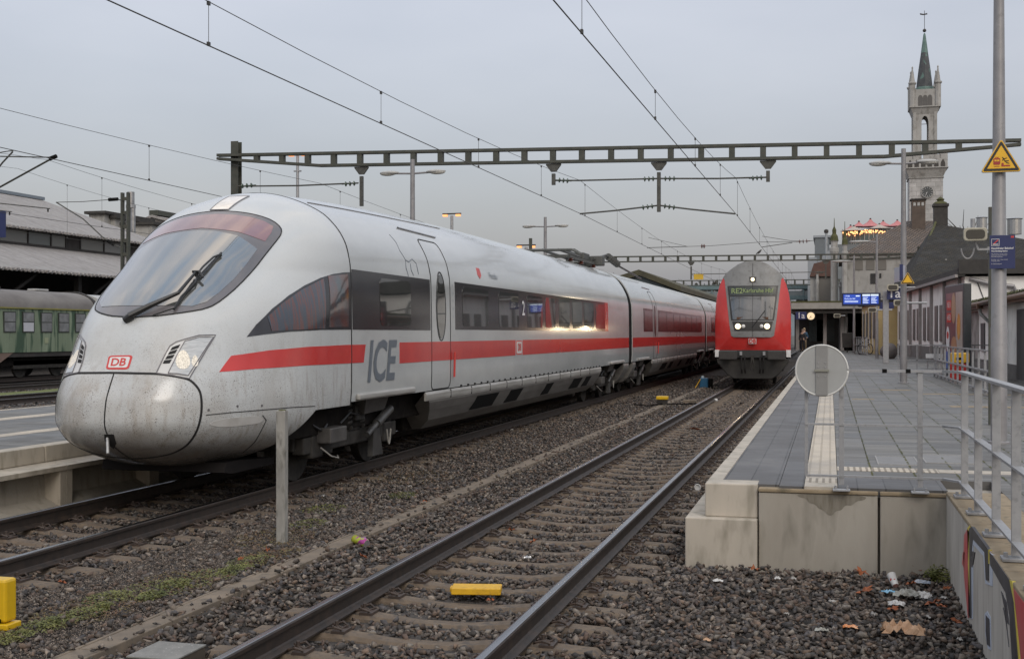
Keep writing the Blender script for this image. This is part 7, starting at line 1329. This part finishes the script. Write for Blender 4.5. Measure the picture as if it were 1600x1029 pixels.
# hills and trees far away
def hills():
    V = []; n = 80
    for i in range(n):
        a = math.radians(-62+i*100/(n-1)); r = 1250; h = 26+16*math.sin(i*.31)+9*math.sin(i*.83+1)+5*math.sin(i*1.9); V += [(r*math.sin(a), r*math.cos(a), -1), (r*1.05*math.sin(a), r*1.05*math.cos(a), h*.6), (r*1.2*math.sin(a), r*1.2*math.cos(a), h)]
    return V, [(i*3+k, i*3+k+1, i*3+k+4, i*3+k+3) for i in range(n-1) for k in range(2)]
struct(mk('hills', hills(), mat('hill_woods', (.10, .12, .13), (.14, .155, .165), .02, .95), smooth=True))
def tree(px, py, Y, rad, label, bare=False, col=None, zb=0):
    c = at(px, py, Y=Y); t = thing('bare_tree' if bare else 'tree', label, 'tree', (c.x, Y, zb), 'distant trees'); h = c.z
    tk = MB().tube([(c.x, Y, zb), (c.x+.1, Y, zb+h*.4), (c.x, Y, h*.8)], [.3, .22, .08], 8)
    for i in range(26 if bare else 9):
        z = zb+(h-zb)*rnd.uniform(.45, .8); a = rnd.random()*6.28; L_ = rad*rnd.uniform(.5, 1.1); e1 = Vector((c.x+L_*math.cos(a)*.5, Y+L_*math.sin(a)*.5, z+L_*.4)); e2 = e1+Vector((L_*math.cos(a+.3)*.5, L_*math.sin(a+.3)*.5, L_*.4)); tk.tube([(c.x, Y, z), e1, e2], [.07, .045, .02], 5)
    mk('trunk', tk, mat('bark', (.05, .042, .035), (.08, .068, .056), 5, .9), t)
    if not bare:
        m = MB()
        for i in range(1500):
            u = Vector((rnd.gauss(0, 1), rnd.gauss(0, 1), rnd.gauss(0, 1))).normalized()*rad*rnd.uniform(.45, 1.05)*(1+.25*math.sin(i*.37)); p = Vector((c.x, Y, h-rad*.8))+Vector((u.x, u.y, u.z*.8)); s = rad*.07*rnd.uniform(.6, 1.4); a = rnd.random()*3; w = Vector((math.cos(a), math.sin(a), rnd.uniform(-.6, .6)))*s; v = Vector((rnd.uniform(-.5, .5), -.4, 1)).normalized()*s; m.add([p-w, p-v, p+w, p+v], [(0, 1, 2, 3)])
        mk('crown', m, col or mat('winter_crown', (.05, .05, .04), (.09, .085, .07), 1, .9), t, fix=False)
    return t
tree(1122, 446, 230, 7, 'hazy brown tree left of the red train roof beyond the footbridge'); tree(1098, 455, 240, 6, 'smaller hazy tree at the left end of the footbridge'); tree(1512, 340, 130, 3.4, 'bare winter tree behind the loudspeaker on the right', True, zb=4)
# ================================================================ people under the canopy
def person(label, x, y, z0, h, jacket, trousers, hair, pose='stand', rz=0, grp=None):
    t = lthing('person', label, 'person', (x, y, z0), grp, rz); k = h/1.76
    def skin(name, chains, ma, parent):
        V = []; E_ = []; R_ = []; idx = {}
        for ch in chains:
            prev = None
            for p, r in ch:
                key = tuple(round(q, 3) for q in p)
                if key not in idx: idx[key] = len(V); V.append(tuple(q*k for q in p)); R_.append(r*k)
                if prev is not None: E_.append((prev, idx[key]))
                prev = idx[key]
        me = bpy.data.meshes.new(name); me.from_pydata(V, E_, []); o = bpy.data.objects.new('tmp', me); COL.objects.link(o); md = o.modifiers.new('s', 'SKIN'); 
        for i, r in enumerate(R_): me.skin_vertices[0].data[i].radius = (r, r*.8)
        me.skin_vertices[0].data[0].use_root = True; sb_ = o.modifiers.new('b', 'SUBSURF'); sb_.levels = 2; sb_.render_levels = 2
        dg = bpy.context.evaluated_depsgraph_get(); dg.update(); m2 = bpy.data.meshes.new_from_object(o.evaluated_get(dg)); bpy.data.objects.remove(o); q = bpy.data.objects.new(name, m2); COL.objects.link(q); m2.materials.clear(); m2.materials.append(ma); m2.polygons.foreach_set('use_smooth', [True]*len(m2.polygons)); q.parent = parent; ORG[q.name] = (0, 0, 0); return q
    M_skin = mat('skin', (.42, .27, .20), rough=.5); ar = .16 if pose == 'stand' else .1
    L_arm = [((0, 0, 1.42), .13), ((.19, 0, 1.41), .065), ((.25, -.02, 1.14), .048), ((.17, -.20, 1.02) if pose == 'hold' else (.25, -.07, .90), .036), ((.08, -.27, 1.06) if pose == 'hold' else (.25, -.09, .80), .030)]
    R_arm = [(((-p[0]), p[1], p[2]), r) for p, r in L_arm]
    if pose == 'hold': R_arm = [((0, 0, 1.42), .13), ((-.19, 0, 1.41), .065), ((-.27, .02, 1.14), .048), ((-.27, -.02, .90), .036), ((-.27, -.04, .80), .030)]
    legs = [[((0, 0, .95), .15), ((s*.09, 0, .88), .10), ((s*.10, -.015, .48), .062), ((s*.11, .01, .09), .045), ((s*.12, -.13, .04), .038)] for s in (-1, 1)]
    body = skin('body', [[((0, 0, .95), .145), ((0, 0, 1.18), .14), ((0, 0, 1.42), .13), ((0, 0, 1.53), .055), ((0, -.01, 1.60), .085), ((0, -.01, 1.70), .085)], L_arm, R_arm]+legs, M_skin, t)
    gr_ = lambda ch, d, n: [(p, r+d) for p, r in ch[:n]]
    skin('jacket', [[((0, 0, .88), .165), ((0, 0, 1.18), .165), ((0, 0, 1.42), .155), ((0, 0, 1.49), .075)], gr_(L_arm, .022, 4), gr_(R_arm, .022, 4)], jacket, t)
    for l_ in (0, 1): skin('trouser_leg', [[(p, r+.02) for p, r in legs[l_][:4]]], trousers, t)
    for s in (-1, 1): mk('shoe', MB().ball((s*.12*k, -.06*k, .045*k), (.055*k, .145*k, .055*k), 10, 6), M_blk, t, smooth=True)
    mk('hair', MB().ball((0, .012*k, 1.705*k), (.088*k, .10*k, .085*k), 14, 8), hair, t, smooth=True); mk('nose', MB().ball((0, -.09*k, 1.64*k), (.012*k, .02*k, .02*k), 6, 4), M_skin, body)
    for s in (-1, 1): mk('eye', MB().ball((s*.03*k, -.082*k, 1.665*k), .010*k, 6, 4), M_blk, body); mk('ear', MB().ball((s*.088*k, 0, 1.65*k), (.012*k, .02*k, .03*k), 6, 4), M_skin, body)
    return t
pA = at(1265.5, 543, Z=PZ); pB = at(1252.5, 544, Z=PZ)
person('person in a blue jacket and beige trousers holding something under the station clock', pA.x, 96, PZ, 1.80, mat('jacket_blue', (.03, .075, .14), (.02, .055, .10), 9, .8), mat('trousers_beige', (.22, .17, .11), (.17, .13, .085), 9, .85), mat('hair_blond', (.35, .27, .17), rough=.8), 'hold', .35)
pBx = at(1254, 520, Y=95).x; person('person in dark clothes and dark trousers standing left under the sign 1a', pBx, 95, PZ, 1.70, mat('jacket_dark', (.02, .02, .025), (.03, .03, .035), 9, .8), mat('trousers_dark', (.015, .015, .02), rough=.85), mat('hair_grey', (.22, .17, .14), rough=.8), 'stand', -.3)
# bird on the second gantry
bp = at(1185.5, 395.5, Y=90); BD = thing('bird', 'small dark bird perched on the second gantry above the red train', 'bird', (bp.x, 90, bp.z-.1)); mk('bird_body', MB().tube([(bp.x-.20, 90, bp.z-.06), (bp.x-.10, 90, bp.z), (bp.x, 90, bp.z+.06), (bp.x+.08, 90, bp.z+.13), (bp.x+.13, 90, bp.z+.21), (bp.x+.17, 90, bp.z+.22), (bp.x+.23, 90, bp.z+.21)], [.02, .05, .085, .075, .045, .05, .008], 10), M_slate, BD, smooth=True); mk('leg', MB().cyl((bp.x, 90, bp.z-.1), (bp.x, 90, bp.z), .01, n=5), M_slate, BD)
# ================================================================ small things between the tracks
LIT = []
q = at(441, 845, Z=-.19); PS = thing('concrete_post', 'slender weathered concrete post with mossy top standing in the ballast', 'post', (q.x, q.y, -.2)); ztp = at(443, 641, Y=q.y).z
mk('shaft', MB().box(q.x-.052, q.x+.045, q.y-.04, q.y+.05, -.3, ztp), mat('post_concrete', (.20, .195, .18), (.30, .29, .265), 6, .8, bump=.3, bscale=60, bdist=.003, c3=(.11, .105, .09), s3=18, lo3=.5, hi3=.75, stretch=(1, 1, .35)), PS, bevel=.008); mk('moss_cap', MB().ball((q.x, q.y, ztp), (.045, .04, .012), 10, 6), M_moss, PS)
q = at(745, 919, Z=-.13); YBk = thing('yellow_block', 'yellow plastic plate lying between the rails on the sleepers', 'plate', (q.x, q.y, -.18)); mk('slab', MB().obox((q.x, q.y, -.135), (.40, .19, .055), rz=.20), mat('yellow_plastic', (.62, .36, .012), (.52, .29, .01), 9, .5, bump=.2, bscale=40, c3=(.35, .2, .02), s3=22, lo3=.55, hi3=.8), YBk, bevel=.008); mk('end_lug', MB().obox((q.x-.205, q.y-.01, -.138), (.03, .09, .035), rz=.20), mat('yellow_plastic', .5), YBk, bevel=.004)
M_ydark = mat('yellow_enamel', (.60, .38, .01), (.52, .32, .01), 3, .35, c3=(.4, .26, .03), s3=15, lo3=.6, hi3=.8)
q = at(14, 985, Z=-.2); YB2 = thing('yellow_track_box', 'yellow enamelled box with a flange at the lower left corner', 'track device', (q.x, q.y, -.22)); x0 = at(27, 950, Y=q.y).x; mk('housing', MB().box(x0-.40, x0-.075, q.y-.03, q.y+.10, -.14, at(20, 905, Y=q.y).z), M_ydark, YB2, bevel=.02); mk('flange', MB().box(x0-.42, x0-.045, q.y-.05, q.y+.11, -.19, -.145), M_ydark, YB2, bevel=.008); mk('latch', MB().box(x0-.16, x0-.11, q.y-.045, q.y-.03, -.135, -.11), M_blk, YB2, bevel=.004)
q = at(297, 1016, Z=-.02); GB = thing('grey_box', 'grey metal topped wooden box cut off by the bottom edge', 'box', (q.x, q.y, -.2)); mk('box_body', MB().obox((q.x-.10, q.y-.10, -.11), (.32, .36, .20), rz=0), mat('box_brown', (.05, .04, .03), (.07, .055, .04), 6, .8), GB); mk('lid', MB().obox((q.x-.10, q.y-.10, -.002), (.33, .37, .012)), mat('lid_grey', (.13, .13, .12), (.20, .195, .18), 8, .6, c3=(.4, .4, .38), s3=60, lo3=.66, hi3=.7), GB, bevel=.003)
q = at(1035, 634, Z=-.17); MG = thing('track_magnet', 'yellow topped track device with cables beside the cable duct', 'track device', (q.x, q.y, -.18)); mk('yellow_cap', MB().box(q.x-.17, q.x+.17, q.y-.12, q.y+.12, .02, .12), M_ydark, MG, bevel=.02); mk('base', MB().box(q.x-.14, q.x+.14, q.y-.1, q.y+.1, -.25, .02), M_dark2, MG, bevel=.01); mk('cable', MB().tube([(q.x-.8, q.y-.2, -.12), (q.x-.4, q.y-.3, -.15), (q.x, q.y-.1, -.1)], .02, 6).tube([(q.x, q.y-.1, -.1), (q.x+.5, q.y+.4, -.12), (q.x+1.0, q.y+.7, -.13)], .02, 6), M_blk, MG)
q = at(1078, 628, Z=-.16); BK2 = mk('pale_block', MB().obox((q.x, q.y, -.13), (.42, .28, .09), rz=.1), M_duct, loc=(q.x, q.y, -.18), bevel=.015); tag(BK2, 'pale flat stone block lying beside the middle track', 'stone block')
q = at(1100, 606, Z=-.17); CN = thing('blue_canister', 'small blue canister with a black and yellow strap in the ballast', 'canister', (q.x, q.y, -.18)); mk('can_body', MB().box(q.x-.16, q.x+.16, q.y-.1, q.y+.1, -.18, .22), mat('canister_blue', (.02, .13, .26), (.015, .10, .20), 5, .4), CN, bevel=.03); mk('cap', MB().cyl((q.x-.05, q.y, .22), (q.x-.05, q.y, .30), .06, n=10), mat('pale_cap', (.5, .6, .65), rough=.4), CN); mk('strap', MB().bar((q.x-.32, q.y-.14, -.15), (q.x-.12, q.y-.14, .18), .04, .03), M_yel, CN); mk('dark_bag', MB().obox((q.x+.24, q.y+.1, .0), (.16, .3, .4)), M_blk, CN, bevel=.04)
for i, (px, py, s_, nm_) in enumerate(((1240, 905, .05, 'grey white scrap below the damp wall panel'), (1170, 925, .04, 'pale chip of paper near the stepped block'), (1300, 940, .05, 'dull white scrap left of the large brown leaf'), (1365, 960, .045, 'small pale scrap left of the lower white tissue'), (1475, 935, .05, 'whitish scrap by the graffiti wall'), (1450, 965, .04, 'small grey paper bit right of the lower tissue'), (1230, 960, .04, 'faded paper bit in the middle of the front ballast'), (1500, 1000, .05, 'pale scrap at the foot of the graffiti wall'), (700, 700, .07, 'pale paper scrap beside the left track'), (800, 672, .07, 'distant pale scrap between the tracks'), (505, 775, .06, 'white scrap right of the concrete post'), (640, 760, .05, 'tiny white scrap in the ballast between post and duct'))): LIT.append((px, py, s_, nm_))
# crushed can, cup and litter
M_litw = mat('litter_white', (.42, .42, .415), (.55, .545, .53), 20, .5); M_scr2 = mat('scrap_dull', (.26, .25, .235), (.38, .37, .35), 25, .7); M_brp = mat('paper_brown', (.36, .22, .13), (.46, .30, .19), 12, .7, bump=.4, bscale=30)
def crumple(name, px, py, sx, sy, h, ma, label, cat, Z=-.165, n=12, rz=0, grp=None, sharp=1.0):
    c = at(px, py, Z=Z); V = []; r_ = random.Random(int(px*7+py)); 
    for j in range(n):
        for i in range(n): u, v = i/(n-1)-.5, j/(n-1)-.5; e_ = 1+.16*r_.uniform(-1, 1)*(abs(u) > .45 or abs(v) > .45); a = u*sx*e_; b = v*sy*e_; V.append((c.x+a*math.cos(rz)-b*math.sin(rz), c.y+a*math.sin(rz)+b*math.cos(rz), Z+h*(.25+.75*r_.random()**1.5)*(1.1-(u*u+v*v)*1.6)))
    F = [(j*n+i, j*n+i+1, (j+1)*n+i+1, (j+1)*n+i) for j in range(n-1) for i in range(n-1)]
    o = mk(name, (V, F), ma, loc=(c.x, c.y, Z)); md = o.modifiers.new('thick', 'SOLIDIFY'); md.thickness = .0015
    return tag(o, label, cat, grp)
c = at(563, 845, Z=-.12); CA = thing('drink_can', 'crushed yellow green and purple drink can lying beside the cable duct', 'can', (c.x, c.y, -.15)); d_ = Vector((.078, -.045, -.010)); mk('can_body', MB().tube([c-d_*1.12, c-d_, c-d_*.3, c+d_*.4, c+d_, c+d_*1.12], [.034, .044, .039, .042, .045, .036], 16), mat('can_print', (.42, .42, .03), (.16, .30, .04), 14, .3, c3=(.30, .04, .20), s3=12, lo3=.5, hi3=.55, metal=.3), CA, smooth=True, angle=50); mk('can_base', MB().cyl(c+d_*1.12, c+d_*1.16, .035, n=14), M_chrome, CA); mk('paper_scrap', MB().obox(tuple(c+Vector((.04, -.02, .03))), (.05, .04, .01), rz=.4, rx=.3), mat('scrap_purple', (.3, .12, .3), rough=.5), CA)
c = at(1396, 906, Z=-.12); CU = thing('paper_cup', 'white paper cup with red print lying on its side in the ballast', 'cup', (c.x, c.y, -.16)); d_ = Vector((-.015, .045, .035)); mk('cup_wall', MB().tube([c-d_, c+d_*.95, c+d_], [.026, .038, .040], 20), M_litw, CU, smooth=True, angle=40); mk('cup_mouth', MB().cyl(c+d_*1.0, c+d_*1.02, .034, n=20), mat('cup_inside', (.6, .6, .58), rough=.6), CU); mk('cup_base', MB().cyl(c-d_*1.04, c-d_, .024, n=16), mat('cup_base_pink', (.45, .25, .22), rough=.5), CU)
for a in (.4, 1.3): mk('cup_print', MB().obox(tuple(c+Vector((math.cos(a+3.6)*.033, math.sin(a+3.6)*.030, .01))), (.012, .004, .02), rz=a+2), M_logo, CU)
crumple('paper_bag', 1410, 990, .27, .17, .11, M_brp, 'crumpled brown paper bag in front of the platform wall', 'paper bag'); crumple('orange_wrapper', 1328, 980, .10, .06, .03, mat('wrapper_orange', (.55, .16, .02), (.6, .35, .2), 30, .4), 'small orange snack wrapper left of the paper bag', 'wrapper', n=8)
crumple('blue_wrapper', 1388, 927, .13, .06, .045, mat('wrapper_blue', (.08, .32, .52), (.35, .5, .6), 15, .35), 'light blue wrapper below the paper cup', 'wrapper', n=8); crumple('foil_bag', 1418, 932, .22, .15, .07, mat('bag_translucent', (.30, .30, .27), (.20, .20, .18), 14, .3), 'greyish torn plastic bag right of the blue wrapper', 'plastic bag'); crumple('tissue', 1443, 934, .12, .10, .06, M_litw, 'white tissue next to the torn plastic bag', 'tissue', n=8); crumple('tissue', 1400, 945, .12, .09, .05, M_litw, 'white tissue below the torn plastic bag', 'tissue', n=8); crumple('newspaper_scrap', 1440, 911, .14, .07, .035, mat('newsprint', (.45, .47, .5), (.2, .24, .3), 25, .6), 'crumpled printed paper scrap near the corner weed', 'paper scrap', n=9)
crumple('tissue', 1122, 908, .09, .05, .03, M_litw, 'thin white paper shred left of the litter in front of the wall', 'tissue', n=7); crumple('tissue', 1215, 904, .05, .05, .03, M_litw, 'small pale paper piece in front of the platform wall', 'tissue', n=7); crumple('foil_scrap', 824, 872, .07, .05, .035, mat('foil', (.5, .5, .5), (.3, .3, .3), 30, .3, metal=.7), 'crumpled silver foil between the rails near the yellow plate', 'foil', Z=-.2, n=8)
crumple('plastic_shred', 1284, 985, .09, .05, .03, mat('bag_translucent', .3), 'pale transparent plastic shred at the bottom near the orange wrapper', 'plastic shred', n=8); crumple('paper_scrap', 1105, 1000, .05, .04, .02, M_brp, 'tiny tan paper scrap at the bottom edge', 'paper scrap', n=6)
c = at(1090, 763, Z=-.12); JL = thing('broken_cup', 'white broken cup lying between rail and platform edge', 'cup', (c.x, c.y, -.15)); mk('cup_ring', MB().tube([(c.x+.038*math.cos(t), c.y, c.z+.02+.038*math.sin(t)) for t in np.linspace(0, 2*math.pi, 21)], .007, 6), M_litw, JL); mk('cup_side', MB().tube([(c.x, c.y+.01, c.z+.02), (c.x-.03, c.y+.07, c.z+.015)], [.034, .024], 14), M_litw, JL)
c = at(1118, 627, Z=-.2); tag(mk('white_cup_lid', MB().ball((c.x, c.y, -.16), (.08, .08, .06), 12, 8), M_litw, smooth=True, loc=(c.x, c.y, -.2)), 'small white cup at the left rail in front of the red train', 'cup')
for px, py, s_, nm_ in LIT: crumple('paper_scrap', px, py, s_, s_*.6, .03, M_scr2, nm_, 'paper scrap', n=5, rz=px*.37)
# autumn leaves
M_lf = mat('leaf_orange', (.30, .085, .025), (.20, .06, .02), 30, .7)
def leaf_mesh(s):
    pts = []; 
    for i in range(15):
        a = math.pi*2*i/15; r = s*(1.0 if i % 3 == 0 else (.45 if i % 3 == 1 else .62)); pts.append((r*math.cos(a), r*math.sin(a), .012*math.sin(i*1.7)+.25*r*abs(math.sin(a))))
    m = MB(); m.add([(0, 0, 0)]+pts, [(0, i+1, (i+1) % 15+1) for i in range(15)]); return m
LV = [(1346, 893, .075, 'orange maple leaf leaning against the end wall'), (1352, 922, .085, 'large brown maple leaf left of the blue wrapper'), (1396, 950, .05, 'brown leaf below the torn plastic bag'), (1458, 940, .07, 'reddish brown leaf right of the white tissue'), (1470, 946, .06, 'dark red leaf right of its reddish brown neighbour'), (1424, 910, .05, 'orange leaf between cup and printed scrap'), (1432, 888, .07, 'dark brown leaf beside the corner weed'), (1480, 918, .04, 'rusty leaf against the graffiti wall'), (1178, 888, .06, 'orange leaf below the stepped platform block'), (1086, 670, .14, 'red orange leaf between the rails near the red train'), (567, 868, .045, 'pale orange leaf below the crushed can'), (833, 845, .05, 'small red leaf on a sleeper'), (800, 827, .05, 'small red leaf beside the inner clip'), (97, 908, .04, 'red leaf beside the left track'), (376, 872, .035, 'orange leaf among the ground weeds'), (418, 858, .035, 'red orange leaf near the foot of the concrete post'), (664, 783, .04, 'tiny orange leaf right of the cable duct'), (970, 667, .07, 'distant orange leaf left of the middle track'), (766, 936, .035, 'red leaf under the edge of the yellow plate'), (1495, 970, .05, 'leaf in the shade of the graffiti wall')]
for px, py, s, lb in LV:
    Z = -.15; c = at(px, py, Z=Z); o = mk('fallen_leaf', leaf_mesh(s), M_lf, fix=False); o.location = c; o.rotation_euler = (rnd.uniform(-.4, .4), rnd.uniform(-.4, .4), rnd.random()*6); md = o.modifiers.new('thick', 'SOLIDIFY'); md.thickness = .001; tag(o, lb, 'leaf', 'fallen leaves')
